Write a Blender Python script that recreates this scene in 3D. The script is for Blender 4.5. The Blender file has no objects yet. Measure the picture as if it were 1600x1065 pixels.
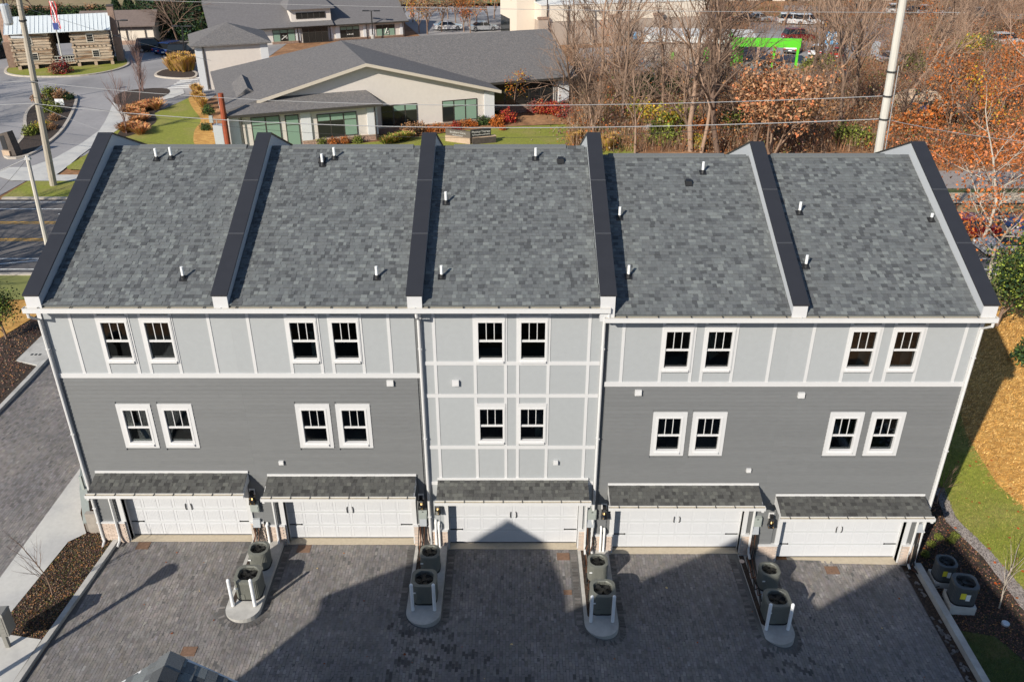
import bpy, bmesh, math, random
import numpy as np
from mathutils import Vector, Matrix
random.seed(7); RNG = np.random.default_rng(7)
SC = bpy.context.scene
COL = SC.collection
R = math.radians

# ------------------------------------------------------------------ camera
CAM_H, CAM_D, PITCH, FPX = 21.5, 24.4, R(28.3), 1342.0
cam_d = bpy.data.cameras.new('camera'); cam = bpy.data.objects.new('camera', cam_d); COL.objects.link(cam)
cam.location = (0, -CAM_D, CAM_H); cam.rotation_euler = (R(90) - PITCH, 0, 0)
cam_d.sensor_width = 36; cam_d.lens = 36 * FPX / 1600; cam_d.clip_start = 0.3; cam_d.clip_end = 4000
SC.camera = cam
# ------------------------------------------------------------------ light
SUN_AZ = math.atan2(0.608, 0.794)      # light travels towards +x +y
SUN_EL = math.atan(0.60)
W = bpy.data.worlds.new('World'); SC.world = W; W.use_nodes = True
nt = W.node_tree; nt.nodes.clear()
sky = nt.nodes.new('ShaderNodeTexSky'); sky.sky_type = 'NISHITA'; sky.sun_disc = False
sky.sun_elevation = SUN_EL; sky.sun_rotation = SUN_AZ + math.pi
sky.air_density = 1.0; sky.dust_density = 0.4; sky.ozone_density = 2.4
bg = nt.nodes.new('ShaderNodeBackground'); bg.inputs[1].default_value = 0.095
wo = nt.nodes.new('ShaderNodeOutputWorld')
nt.links.new(sky.outputs[0], bg.inputs[0]); nt.links.new(bg.outputs[0], wo.inputs[0])
sl = bpy.data.lights.new('sun', 'SUN'); sl.energy = 4.6; sl.angle = R(0.55); sl.color = (1.0, 0.925, 0.81)
sun = bpy.data.objects.new('sun', sl); COL.objects.link(sun)
sd = Vector((0.608, 0.794, -0.60)).normalized()
sun.rotation_euler = (-sd).to_track_quat('Z', 'Y').to_euler()
sun.location = (-40, -50, 60)
SC.view_settings.view_transform = 'Standard'; SC.view_settings.look = 'None'
SC.view_settings.gamma = 1; SC.view_settings.use_curve_mapping = False
SC.view_settings.exposure = 0.42
SC.cycles.max_bounces = 6; SC.cycles.transparent_max_bounces = 8
SC.cycles.diffuse_bounces = 3; SC.cycles.glossy_bounces = 3

# ------------------------------------------------------------------ survey helpers (photo pixel -> point on a real plane)
def ray(px, py):
    u = (px - 800) / FPX; v = (py - 532.5) / FPX
    return u, math.cos(PITCH) - v * math.sin(PITCH), -math.sin(PITCH) - v * math.cos(PITCH)
def G(px, py, z=0.0):
    r = ray(px, py); t = (z - CAM_H) / r[2]; return (r[0] * t, -CAM_D + r[1] * t)
def F(px, py, y=0.0):
    r = ray(px, py); t = (y + CAM_D) / r[1]; return (r[0] * t, y, CAM_H + r[2] * t)
def lerp_tab(x, tab):
    if x <= tab[0][0]: return tab[0][1]
    for (a, va), (b, vb) in zip(tab, tab[1:]):
        if x <= b: return va + (vb - va) * (x - a) / (b - a)
    return tab[-1][1]
GT = [(-40, 0), (-23, .05), (-17, .06), (-14.6, .0), (-9.5, .0), (-8.3, -.15), (-3.6, -.15), (-2.4, -.38), (2.4, -.38), (3.6, -.60), (8.3, -.60), (9.9, -1.02), (15.4, -1.14), (19, -.75), (24, -.1), (30, 0)]
def gz(x, y):
    w = 1.0 if y < 4 else max(0.0, (11 - y) / 7)
    return lerp_tab(x, GT) * w

# ------------------------------------------------------------------ materials
MATS = {}
def mat(name, col, rough=0.7, metal=0.0, noise=0.0, nscale=8.0, bump=0.0, bscale=60.0, attr=False, var=0.0, spec=0.5,
        col2=None, c2scale=2.0, c2lo=.45, c2hi=.6, stretch=None, emit=None):
    """Principled material: base colour, fine value noise, optional second colour in patches, optional per-vertex tone, per-object variation."""
    m = bpy.data.materials.new(name); m.use_nodes = True; MATS[name] = m
    n = m.node_tree; N = n.nodes; L = n.links; b = N['Principled BSDF']
    b.inputs['Roughness'].default_value = rough; b.inputs['Metallic'].default_value = metal
    b.inputs['Specular IOR Level'].default_value = spec
    tc = N.new('ShaderNodeNewGeometry').outputs['Position']
    if stretch:
        mp = N.new('ShaderNodeMapping'); L.new(tc, mp.inputs['Vector']); mp.inputs['Scale'].default_value = stretch[:3]
        if len(stretch) > 3: mp.inputs['Rotation'].default_value = (0, 0, stretch[3])
        tc = mp.outputs[0]
    rgb = N.new('ShaderNodeRGB'); rgb.outputs[0].default_value = (*col, 1); out = rgb.outputs[0]
    if col2:
        t = N.new('ShaderNodeTexNoise'); t.inputs['Scale'].default_value = c2scale; t.inputs['Detail'].default_value = 6; L.new(tc, t.inputs['Vector'])
        mr = N.new('ShaderNodeMapRange'); mr.inputs[1].default_value = c2lo; mr.inputs[2].default_value = c2hi; L.new(t.outputs[0], mr.inputs[0])
        mx = N.new('ShaderNodeMix'); mx.data_type = 'RGBA'; L.new(mr.outputs[0], mx.inputs[0]); L.new(out, mx.inputs[6]); mx.inputs[7].default_value = (*col2, 1); out = mx.outputs[2]
    def mul(fac_socket, out):
        v = N.new('ShaderNodeVectorMath'); v.operation = 'SCALE'; L.new(out, v.inputs[0]); L.new(fac_socket, v.inputs['Scale']); return v.outputs[0]
    if attr:
        a = N.new('ShaderNodeAttribute'); a.attribute_name = 'tone'
        v = N.new('ShaderNodeVectorMath'); v.operation = 'MULTIPLY'; L.new(out, v.inputs[0]); L.new(a.outputs['Color'], v.inputs[1]); out = v.outputs[0]
    if noise:
        t = N.new('ShaderNodeTexNoise'); t.inputs['Scale'].default_value = nscale; t.inputs['Detail'].default_value = 8; t.inputs['Roughness'].default_value = .65; L.new(tc, t.inputs['Vector'])
        mr = N.new('ShaderNodeMapRange'); mr.inputs[1].default_value = .25; mr.inputs[2].default_value = .75; mr.inputs[3].default_value = 1 - noise; mr.inputs[4].default_value = 1 + noise
        L.new(t.outputs[0], mr.inputs[0]); out = mul(mr.outputs[0], out)
    if var:
        oi = N.new('ShaderNodeObjectInfo')
        mr = N.new('ShaderNodeMapRange'); mr.inputs[3].default_value = 1 - var; mr.inputs[4].default_value = 1 + var; L.new(oi.outputs['Random'], mr.inputs[0]); out = mul(mr.outputs[0], out)
    L.new(out, b.inputs['Base Color'])
    if bump:
        t = N.new('ShaderNodeTexNoise'); t.inputs['Scale'].default_value = bscale; t.inputs['Detail'].default_value = 5; L.new(tc, t.inputs['Vector'])
        bp = N.new('ShaderNodeBump'); bp.inputs['Strength'].default_value = bump; bp.inputs['Distance'].default_value = .02; L.new(t.outputs[0], bp.inputs['Height']); L.new(bp.outputs[0], b.inputs['Normal'])
    if emit:
        b.inputs['Emission Color'].default_value = (*emit[:3], 1); b.inputs['Emission Strength'].default_value = emit[3]
    return m
def glass_mat(name, tint=(.75, .8, .8), fac=.12, base_rough=.02):
    m = bpy.data.materials.new(name); m.use_nodes = True; N = m.node_tree.nodes; L = m.node_tree.links; N.clear()
    o = N.new('ShaderNodeOutputMaterial'); tr = N.new('ShaderNodeBsdfTransparent'); tr.inputs[0].default_value = (*tint, 1)
    gl = N.new('ShaderNodeBsdfGlossy'); gl.inputs['Roughness'].default_value = base_rough
    lw = N.new('ShaderNodeFresnel'); lw.inputs[0].default_value = 1.5
    mr = N.new('ShaderNodeMath'); mr.operation = 'ADD'; mr.inputs[1].default_value = fac - .04; L.new(lw.outputs[0], mr.inputs[0])
    mx = N.new('ShaderNodeMixShader'); L.new(mr.outputs[0], mx.inputs[0]); L.new(tr.outputs[0], mx.inputs[1]); L.new(gl.outputs[0], mx.inputs[2]); L.new(mx.outputs[0], o.inputs[0])
    MATS[name] = m; return m

mat('white_trim', (.55, .552, .555), .5, noise=.03, nscale=3)
mat('white_paint', (.60, .60, .60), .45, noise=.03, nscale=4)
mat('panel_light', (.335, .352, .362), .65, var=.02, noise=.04, nscale=5, bump=.04, bscale=40)
mat('siding_dark', (.137, .142, .145), .6, noise=.09, nscale=4, var=.035, stretch=(.6, 1, 4), bump=.08, bscale=50)
mat('cap_metal', (.038, .039, .045), .42, metal=.3, noise=.08, nscale=2)
mat('parapet_side', (.44, .46, .48), .6, noise=.03)
mat('shingle', (.123, .131, .133), .9, attr=True, noise=.28, nscale=70, bump=.25, bscale=120, spec=.25)
mat('shingle_warm', (.085, .085, .08), .9, attr=True, noise=.28, nscale=70, bump=.25, bscale=120, spec=.25)
mat('gutter_white', (.58, .58, .575), .4, noise=.04, nscale=3)
mat('gutter_inside', (.42, .37, .28), .7, noise=.15, nscale=6)
mat('garage_white', (.56, .57, .59), .5, noise=.025, nscale=6)
mat('black_metal', (.015, .015, .016), .45)
mat('brick_beige', (.52, .42, .35), .85, noise=.18, nscale=30, var=.12, bump=.2)
mat('mortar', (.42, .38, .34), .95, noise=.1)
mat('concrete', (.42, .41, .385), .85, noise=.12, nscale=5, col2=(.34, .33, .31), c2scale=1.1, bump=.1, bscale=30)
mat('concrete_walk', (.50, .49, .46), .85, noise=.08, nscale=6, col2=(.43, .425, .41), c2scale=.7, bump=.06, bscale=30)
mat('concrete_tan', (.43, .37, .28), .85, noise=.12, nscale=9, bump=.1)
mat('paver', (.158, .150, .148), .88, attr=True, noise=.30, nscale=3.5, col2=(.215, .20, .19), c2scale=.4, c2lo=.44, c2hi=.66, bump=.15, bscale=45)
mat('gravel_ground', (.27, .24, .225), .9, noise=.5, nscale=25, bump=.6, bscale=30)
mat('paver_joint', (.10, .097, .095), .95, noise=.3, nscale=20, col2=(.14, .135, .125), c2scale=.6, c2lo=.5, c2hi=.62)
mat('ac_metal', (.16, .165, .145), .5, metal=.2, noise=.05, nscale=8)
mat('ac_metal_blue', (.075, .083, .087), .5, metal=.2, noise=.05, nscale=8)
mat('ac_dark', (.012, .012, .012), .7)
mat('fan_blade', (.045, .045, .043), .35, metal=.6)
mat('bollard_white', (.75, .76, .78), .4, noise=.04, nscale=5)
mat('meter_grey', (.30, .33, .31), .55, noise=.06)
mat('box_silver', (.52, .55, .58), .4, metal=.4, noise=.05)
mat('hose_black', (.02, .019, .018), .6)
mat('copper', (.16, .075, .045), .5, metal=.5)
mat('interior_wall', (.48, .51, .50), .9, noise=.05)
mat('interior_floor_pale', (.34, .33, .29), .7, noise=.1)
mat('interior_floor', (.11, .11, .105), .7, noise=.1)
glass_mat('pane_glass', (.55, .60, .60), .05)
mat('soil_mulch', (.028, .018, .013), .95, noise=.6, nscale=22, col2=(.055, .036, .024), c2scale=9, bump=.8, bscale=40)
mat('mulch_chip', (.06, .036, .024), .95, attr=True)
mat('green_scrap', (.09, .12, .03), .9, attr=True)
mat('lawn', (.20, .215, .026), .95, noise=.35, nscale=6, col2=(.24, .22, .055), c2scale=.35, c2lo=.48, c2hi=.66, bump=.5, bscale=60)
mat('lawn_dark', (.045, .07, .018), .95, noise=.35, nscale=6, col2=(.09, .085, .03), c2scale=1.3, bump=.5, bscale=60)
mat('grass_blade', (.10, .15, .022), .8, attr=True)
mat('straw_ground', (.40, .21, .05), .95, noise=.4, nscale=10, col2=(.52, .30, .08), c2scale=1.6, bump=.6, bscale=25, stretch=(1, 2.2, 1, .5))
mat('straw_blade', (.52, .31, .11), .8, attr=True)
mat('leaf_litter', (.21, .10, .042), .95, noise=.55, nscale=1.8, col2=(.32, .17, .08), c2scale=.22, c2lo=.4, c2hi=.6, bump=.8, bscale=4)
mat('asphalt', (.135, .122, .114), .85, noise=.14, nscale=3.5, col2=(.075, .073, .076), c2scale=.16, c2lo=.42, c2hi=.62, bump=.15, bscale=30, stretch=(.35, 1, 1))
mat('asphalt_pale', (.30, .288, .288), .85, noise=.10, nscale=2.5, col2=(.215, .208, .21), c2scale=.12, c2lo=.4, c2hi=.65, bump=.1, bscale=20)
mat('paint_white', (.62, .62, .60), .7, noise=.2, nscale=5)
mat('paint_yellow', (.62, .33, .03), .7, noise=.2, nscale=5)
mat('kerb', (.44, .39, .33), .85, noise=.15, nscale=3)
mat('field_tan', (.26, .19, .10), .95, noise=.25, nscale=.4, col2=(.17, .18, .05), c2scale=.03, c2lo=.45, c2hi=.6)
mat('field_green', (.12, .15, .03), .95, noise=.2, nscale=.5)
mat('bark', (.25, .165, .115), .9, noise=.3, nscale=4, stretch=(3, 3, .7), var=.25, bump=.4, bscale=12)
mat('bark_dark', (.14, .09, .064), .9, noise=.3, nscale=4, stretch=(3, 3, .7), var=.25, bump=.4, bscale=12)
mat('bark_white', (.38, .33, .27), .85, noise=.35, nscale=3, stretch=(2, 2, .8), bump=.3, bscale=12)
mat('bark_red', (.17, .105, .09), .9, noise=.25, nscale=4, var=.15)
for nm, c in dict(orange=(.42, .12, .025), tan=(.36, .19, .10), red=(.30, .022, .02), gold=(.38, .25, .03), olive=(.10, .115, .025),
                  green=(.045, .075, .02), darkgreen=(.018, .042, .016), rust=(.24, .075, .022), brown=(.15, .075, .035), bright=(.5, .11, .02)).items():
    mat('leaf_' + nm, c, .7, attr=True, spec=.3)
mat('straw_grass', (.42, .23, .08), .85, attr=True)
mat('clinic_wall', (.60, .55, .50), .85, noise=.05, nscale=3)
mat('clinic_pier', (.58, .59, .60), .8, noise=.04, nscale=3)
mat('clinic_roof', (.135, .13, .13), .95, noise=.3, nscale=5, col2=(.18, .165, .155), c2scale=8, c2lo=.5, c2hi=.6, spec=.2)
mat('clinic_roof_far', (.15, .143, .145), .95, noise=.2, nscale=4, spec=.2)
mat('fascia', (.52, .46, .38), .7)
mat('window_frame_dark', (.045, .04, .034), .5)
mat('window_frame_grey', (.05, .052, .058), .5)
mat('blind_green', (.20, .30, .23), .35)
mat('window_dark', (.018, .02, .02), .12)
mat('stone_mixed', (.30, .20, .15), .9, noise=.35, nscale=4, var=.35, bump=.4, bscale=8)
mat('stone_dark', (.075, .06, .05), .9, noise=.4, nscale=5, var=.35, bump=.5, bscale=8)
mat('store_cream', (.66, .58, .48), .85, noise=.04)
mat('store_brown', (.36, .295, .245), .85, noise=.08, nscale=2)
mat('store_white', (.62, .62, .60), .8, noise=.05)
mat('bright_green', (.10, .55, .02), .5)
mat('log_wood', (.42, .33, .24), .85, noise=.4, nscale=1.6, col2=(.20, .11, .055), c2scale=.9, c2lo=.5, c2hi=.62, stretch=(.5, .5, 5), var=.2, bump=.4, bscale=8)
mat('chinking', (.50, .45, .38), .95, noise=.15)
mat('metal_roof', (.60, .64, .65), .5, metal=.0, noise=.05, nscale=1)
mat('brown_roof', (.15, .115, .10), .9, noise=.2, nscale=3)
mat('pole_concrete', (.36, .32, .26), .85, noise=.2, nscale=2, stretch=(3, 3, .5), bump=.2)
mat('pole_pale', (.50, .48, .43), .8, noise=.14, nscale=2, stretch=(3, 3, .5), bump=.15)
mat('pole_rust', (.26, .055, .02), .75, noise=.25, nscale=4)
mat('wire_grey', (.35, .35, .35), .5, metal=.3)
mat('wire_black', (.03, .03, .03), .6)
mat('flag_red', (.55, .03, .04), .7); mat('flag_white', (.75, .75, .75), .7); mat('flag_blue', (.03, .05, .2), .7)
mat('car_glass', (.012, .014, .016), .08)
mat('tyre', (.015, .015, .015), .8); mat('rim', (.4, .4, .4), .35, metal=.8)
mat('lamp_red', (.45, .02, .02), .3); mat('lamp_clear', (.8, .8, .8), .2)
mat('sign_black', (.02, .02, .022), .4); mat('sign_brown', (.10, .085, .07), .6); mat('sign_letter', (.50, .49, .46), .5)
mat('sandstone', (.42, .31, .22), .85, noise=.15, nscale=4)
mat('rust_plate', (.17, .10, .065), .85, noise=.35, nscale=12)
mat('river_stone', (.34, .34, .35), .75, noise=.3, nscale=8, var=.35)
mat('gravel', (.27, .24, .23), .9, attr=True)
mat('mailbox', (.23, .225, .205), .5, metal=.1, noise=.05)
mat('yellow_label', (.70, .62, .05), .5); mat('white_label', (.7, .72, .72), .5)
mat('blue_print', (.12, .35, .6), .6)
mat('pvc_pipe', (.82, .82, .80), .35)
mat('lamp_bulb', (1, .7, .35), .4, emit=(1, .62, .25, 2.5))
glass_mat('lantern_glass', (.85, .85, .83), .1)
mat('retaining_face', (.30, .27, .235), .9, noise=.2, nscale=6)

# ------------------------------------------------------------------ mesh builder
class MB:
    def __init__(s): s.v = []; s.f = []; s.t = []; s.m = []
    def add(s, vs, fs, tone=(1, 1, 1), mi=0):
        o = len(s.v); s.v += [tuple(p) for p in vs]; s.f += [tuple(i + o for i in f) for f in fs]; s.t += [tone] * len(vs); s.m += [mi] * len(fs); return s
    def box(s, x0, x1, y0, y1, z0, z1, tone=(1, 1, 1), mi=0):
        if x0 > x1: x0, x1 = x1, x0
        if y0 > y1: y0, y1 = y1, y0
        if z0 > z1: z0, z1 = z1, z0
        return s.add([(x0, y0, z0), (x1, y0, z0), (x1, y1, z0), (x0, y1, z0), (x0, y0, z1), (x1, y0, z1), (x1, y1, z1), (x0, y1, z1)],
                     [(0, 3, 2, 1), (4, 5, 6, 7), (0, 1, 5, 4), (1, 2, 6, 5), (2, 3, 7, 6), (3, 0, 4, 7)], tone, mi)
    def hexa(s, a, b, tone=(1, 1, 1), mi=0):
        """solid between two matching quads a (bottom) and b (top)"""
        return s.add(list(a) + list(b), [(0, 3, 2, 1), (4, 5, 6, 7), (0, 1, 5, 4), (1, 2, 6, 5), (2, 3, 7, 6), (3, 0, 4, 7)], tone, mi)
    def prism(s, poly, axis, a, b, tone=(1, 1, 1), mi=0):
        """extrude 2D poly along axis; axis 'x': poly is (y,z); 'y': (x,z); 'z': (x,y)"""
        n = len(poly)
        def P(p, t): return (t, p[0], p[1]) if axis == 'x' else ((p[0], t, p[1]) if axis == 'y' else (p[0], p[1], t))
        vs = [P(p, a) for p in poly] + [P(p, b) for p in poly]
        fs = [tuple(range(n - 1, -1, -1)), tuple(range(n, 2 * n))] + [(i, (i + 1) % n, n + (i + 1) % n, n + i) for i in range(n)]
        return s.add(vs, fs, tone, mi)
    def tube(s, pts, rad, n=6, caps=True, tone=(1, 1, 1), mi=0):
        pts = [Vector(p) for p in pts]
        if not isinstance(rad, (list, tuple)): rad = [rad] * len(pts)
        vs = []; fs = []
        up = None
        for i, p in enumerate(pts):
            d = (pts[min(i + 1, len(pts) - 1)] - pts[max(i - 1, 0)])
            if d.length < 1e-9: d = Vector((0, 0, 1))
            d.normalize()
            if up is None: up = Vector((0, 0, 1)) if abs(d.z) < .9 else Vector((1, 0, 0))
            a = up.cross(d); 
            if a.length < 1e-6: a = Vector((1, 0, 0)).cross(d)
            a.normalize(); b = d.cross(a); up = b.copy() if abs(b.dot(d)) < .5 else up
            for k in range(n):
                w = 2 * math.pi * k / n; vs.append(tuple(p + (a * math.cos(w) + b * math.sin(w)) * rad[i]))
        for i in range(len(pts) - 1):
            for k in range(n):
                k2 = (k + 1) % n; fs.append((i * n + k, i * n + k2, (i + 1) * n + k2, (i + 1) * n + k))
        if caps: fs.append(tuple(range(n - 1, -1, -1))); fs.append(tuple((len(pts) - 1) * n + k for k in range(n)))
        return s.add(vs, fs, tone, mi)
    def mesh(s, name, mats, smooth=False, tone=True):
        me = bpy.data.meshes.new(name); me.from_pydata(s.v, [], s.f)
        for m in (mats if isinstance(mats, (list, tuple)) else [mats]): me.materials.append(MATS[m])
        if any(s.m): me.polygons.foreach_set('material_index', s.m)
        if tone and any(t != (1, 1, 1) for t in s.t): set_tone(me, s.t)
        elif tone: set_tone(me, s.t) if len(s.v) < 200 else None
        if smooth: me.polygons.foreach_set('use_smooth', [True] * len(s.f))
        me.update(); return me
def set_tone(me, t):
    a = me.color_attributes.new('tone', 'FLOAT_COLOR', 'POINT')
    arr = np.ones((len(me.vertices), 4), dtype=np.float32); arr[:, :3] = np.array(t, dtype=np.float32)
    a.data.foreach_set('color', arr.ravel())
def np_mesh(name, verts, faces, matname, tones=None):
    """fast mesh from numpy: verts (n,3), faces (m,k)"""
    me = bpy.data.meshes.new(name); n = len(verts); m, k = faces.shape
    me.vertices.add(n); me.vertices.foreach_set('co', np.ascontiguousarray(verts, dtype=np.float32).ravel())
    me.loops.add(m * k); me.loops.foreach_set('vertex_index', np.ascontiguousarray(faces, dtype=np.int32).ravel())
    me.polygons.add(m); me.polygons.foreach_set('loop_start', np.arange(0, m * k, k, dtype=np.int32))
    me.polygons.foreach_set('use_smooth', np.zeros(m, dtype=bool)); me.update(calc_edges=True); me.materials.append(MATS[matname])
    if tones is not None:
        a = me.color_attributes.new('tone', 'FLOAT_COLOR', 'POINT'); arr = np.ones((n, 4), dtype=np.float32); arr[:, :3] = tones
        a.data.foreach_set('color', arr.ravel())
    return me
ORG = {}
def tag(o, label=None, cat=None, group=None, kind=None):
    if label: o['label'] = label
    if cat: o['category'] = cat
    if group: o['group'] = group
    if kind: o['kind'] = kind
    return o
def thing(name, loc, label, cat, group=None, rot=0.0, local=False):
    o = bpy.data.objects.new(name, None); COL.objects.link(o); o.location = loc; o.rotation_euler = (0, 0, rot); o.empty_display_size = .2
    ORG[o] = (0, 0, 0) if local else tuple(loc)
    return tag(o, label, cat, group)
def part(name, mb, m, parent=None, label=None, smooth=False, kind=None):
    """link a mesh builder (world or thing-local coordinates) as one mesh object under its parent"""
    if parent is not None:
        ox, oy, oz = ORG[parent]
        if (ox, oy, oz) != (0, 0, 0): mb.v = [(a - ox, b - oy, c - oz) for a, b, c in mb.v]
    o = bpy.data.objects.new(name, mb.mesh(name, m, smooth)); COL.objects.link(o)
    if parent is not None: o.parent = parent; ORG[o] = ORG[parent]
    else: ORG[o] = (0, 0, 0)
    if label: o['label'] = label
    if kind: o['kind'] = kind
    return o
def inst(name, me, parent, loc=(0, 0, 0), rot=(0, 0, 0), scale=None):
    o = bpy.data.objects.new(name, me); COL.objects.link(o)
    if parent is not None:
        o.parent = parent; a = ORG.get(parent, (0, 0, 0)); ORG[o] = a
        o.location = (loc[0] - a[0], loc[1] - a[1], loc[2] - a[2])
    else: o.location = loc
    o.rotation_euler = rot
    if scale: o.scale = scale
    return o
def copy_tree(o, parent=None):
    c = o.copy(); COL.objects.link(c)
    if parent is not None: c.parent = parent
    for ch in list(o.children): copy_tree(ch, c)
    return c
def structure(name, mb, m, smooth=False):
    return tag(part(name, mb, m, None, smooth=smooth), kind='structure')
def sheet(name, poly, off, m, drape=False, kind='structure', thick=None):
    """flat or draped ground sheet over a polygon of (x,y) points"""
    bm = bmesh.new(); vs = [bm.verts.new((p[0], p[1], 0)) for p in poly]; f = bm.faces.new(vs)
    if f.normal.z < 0 or True:
        bm.normal_update()
        if f.normal.z < 0: f.normal_flip()
    if drape:
        xs = [p[0] for p in poly]; ys = [p[1] for p in poly]
        for gx in [t[0] for t in GT] + list(np.arange(math.floor(min(xs)), max(xs), 1.5)):
            if min(xs) < gx < max(xs): bmesh.ops.bisect_plane(bm, geom=bm.verts[:] + bm.edges[:] + bm.faces[:], plane_co=(gx, 0, 0), plane_no=(1, 0, 0))
        for gy in (4, 6, 8, 9.5, 11):
            if min(ys) < gy < max(ys): bmesh.ops.bisect_plane(bm, geom=bm.verts[:] + bm.edges[:] + bm.faces[:], plane_co=(0, gy, 0), plane_no=(0, 1, 0))
    for v in bm.verts: v.co.z = (gz(v.co.x, v.co.y) if drape else 0) + off
    if thick:
        r = bmesh.ops.extrude_face_region(bm, geom=bm.faces[:])
        for v in [e for e in r['geom'] if isinstance(e, bmesh.types.BMVert)]: v.co.z -= 0
        for v in bm.verts:
            pass
        top = set(e for e in r['geom'] if isinstance(e, bmesh.types.BMVert))
        for v in bm.verts:
            if v not in top: v.co.z -= thick
    bmesh.ops.recalc_face_normals(bm, faces=bm.faces[:])
    if not thick:
        for f in bm.faces:
            if f.normal.z < 0: f.normal_flip()
    me = bpy.data.meshes.new(name); bm.to_mesh(me); bm.free(); me.materials.append(MATS[m])
    o = bpy.data.objects.new(name, me); COL.objects.link(o); ORG[o] = (0, 0, 0)
    if kind: o['kind'] = kind
    return o
def in_poly(x, y, poly):
    c = False; n = len(poly); j = n - 1
    for i in range(n):
        xi, yi = poly[i]; xj, yj = poly[j]
        if (yi > y) != (yj > y) and x < (xj - xi) * (y - yi) / (yj - yi) + xi: c = not c
        j = i
    return c
def in_poly_np(X, Y, poly):
    c = np.zeros(X.shape, bool); n = len(poly); j = n - 1
    for i in range(n):
        xi, yi = poly[i]; xj, yj = poly[j]
        if yi != yj: c ^= ((yi > Y) != (yj > Y)) & (X < (xj - xi) * (Y - yi) / (yj - yi) + xi)
        j = i
    return c
GTX = np.array([t[0] for t in GT]); GTZ = np.array([t[1] for t in GT])
def gz_np(X, Y): return np.interp(X, GTX, GTZ) * np.clip((11 - Y) / 7, 0, 1)

def chaikin(poly, it=2):
    for _ in range(it):
        out = []
        for i in range(len(poly)):
            a, b = poly[i], poly[(i + 1) % len(poly)]; out += [(a[0] * .75 + b[0] * .25, a[1] * .75 + b[1] * .25), (a[0] * .25 + b[0] * .75, a[1] * .25 + b[1] * .75)]
        poly = out
    return poly
# ================================================================== GROUND
def ground_sheet():
    xs = sorted(set([-900, -300, -120, -70, -50, -40] + [t[0] for t in GT] + [50, 70, 120, 300, 900])); ys = [-300, -60, -30, -15, -5, 0, 4, 6, 8, 9.5, 11, 25, 60, 120, 250, 600, 1500]
    mb = MB(); n = len(xs)
    vs = [(x, y, gz(x, y) - .03) for y in ys for x in xs]
    fs = [(j * n + i, j * n + i + 1, (j + 1) * n + i + 1, (j + 1) * n + i) for j in range(len(ys) - 1) for i in range(n - 1)]
    mb.add(vs, fs); structure('ground', mb, 'leaf_litter')
ground_sheet()
GP = lambda pts, z=0: [G(x, y, z) for x, y in pts]
sheet('main_road', [(-160, 24.2), (160, 24.2), (160, 38.2), (-160, 38.2)], .0, 'asphalt')
def stripe(name, x0, x1, y0, y1, m, off=.006): return sheet(name, [(x0, y0), (x1, y0), (x1, y1), (x0, y1)], off, m)
for yy in (29.75, 30.05, 33.0, 33.3): stripe('yellow_line', -160, 160, yy, yy + .13, 'paint_yellow')
for yy in (24.9, 26.6, 36.0, 37.5): stripe('white_line', -160, 160, yy, yy + .13, 'paint_white')
for k in range(-18, 19):
    stripe('lane_dash', k * 8 - 1.0, k * 8 + 1.6, 34.9, 35.03, 'paint_white')
sheet('lane_hatching', [(-34.5, 25.2), (-29.5, 26.5), (-29.5, 26.65), (-34.5, 25.35)], .006, 'paint_white')
structure('kerb', MB().box(-38.8, 160, 38.2, 38.5, 0, .12), 'kerb')
structure('kerb', MB().box(-160, 160, 23.9, 24.2, 0, .12), 'kerb')
sheet('verge', [(-39, 38.5), (160, 38.5), (160, 40.4), (-39, 40.4)], .05, 'lawn')
sheet('verge', [(-39, 40.4), (20, 40.4), (20, 42.6), (-39, 42.6)], .045, 'lawn')
sheet('verge', [(20, 35.3), (160, 35.3), (160, 37.0), (20, 37.0)], .02, 'field_tan')
sheet('pavement', [(20, 37.0), (160, 37.0), (160, 39.4), (20, 39.4)], .13, 'concrete_tan')
sheet('verge', [(20, 39.4), (160, 39.4), (160, 40.4), (20, 40.4)], .13, 'lawn_dark')
sheet('rock_bank', [(20, 40.4), (160, 40.4), (160, 45.0), (20, 45.0)], .14, 'gravel_ground')
sheet('unseen_rear_sheet', [(-60, -80), (60, -80), (60, -27), (-60, -27)], .05, 'asphalt')  # unseen dark sheet added so the window panes reflect less brown ground
sheet('verge', [(-160, 20.5), (160, 20.5), (160, 23.9), (-160, 23.9)], .05, 'field_tan')
sheet('pavement', [(-39.5, 42.6), (19.9, 42.6), (19.9, 44.2), (-39.5, 44.2)], .06, 'concrete_walk')
sheet('pavement', [(20, 40.4), (160, 40.4), (160, 42.4), (20, 42.4)], .05, 'gravel_ground')
# side road and car park of the clinic, one pale asphalt sheet with lawns and beds on top
sheet('car_park', [(-160, 38.2), (-39.5, 38.2), (-39.0, 46), (-37, 52), (-33.5, 62), (-33, 140), (-160, 140)], .0, 'asphalt_pale')
# lane arrow
sheet('lane_arrow', [(-43.6, 44.4), (-42.4, 44.8), (-42.4, 45.1), (-41.6, 44.7), (-42.3, 44.1), (-42.4, 44.45), (-43.6, 44.1)], .006, 'paint_white')
walk = GP([(0, 283), (0, 262), (60, 262), (150, 212), (168, 185), (180, 152), (205, 150), (285, 137), (290, 150), (207, 166), (205, 190), (182, 205), (130, 240), (105, 262), (75, 283)])
sheet('pavement', chaikin(walk, 1), .05, 'concrete_walk')
sheet('clinic_lawn', GP([(107, 266), (104, 262), (135, 243), (182, 206), (300, 152), (318, 150), (320, 235), (145, 268)]), .09, 'lawn')
sheet('clinic_lawn', [(-30, 44.2), (7, 44.2), (11, 50), (11.5, 60), (5, 60.6), (-2, 59.6), (-12, 54.5), (-27, 50)], .04, 'lawn')
sheet('clinic_bed', chaikin(GP([(177, 152), (195, 142), (265, 137), (266, 150), (205, 166), (178, 165)])), .08, 'soil_mulch')
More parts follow.
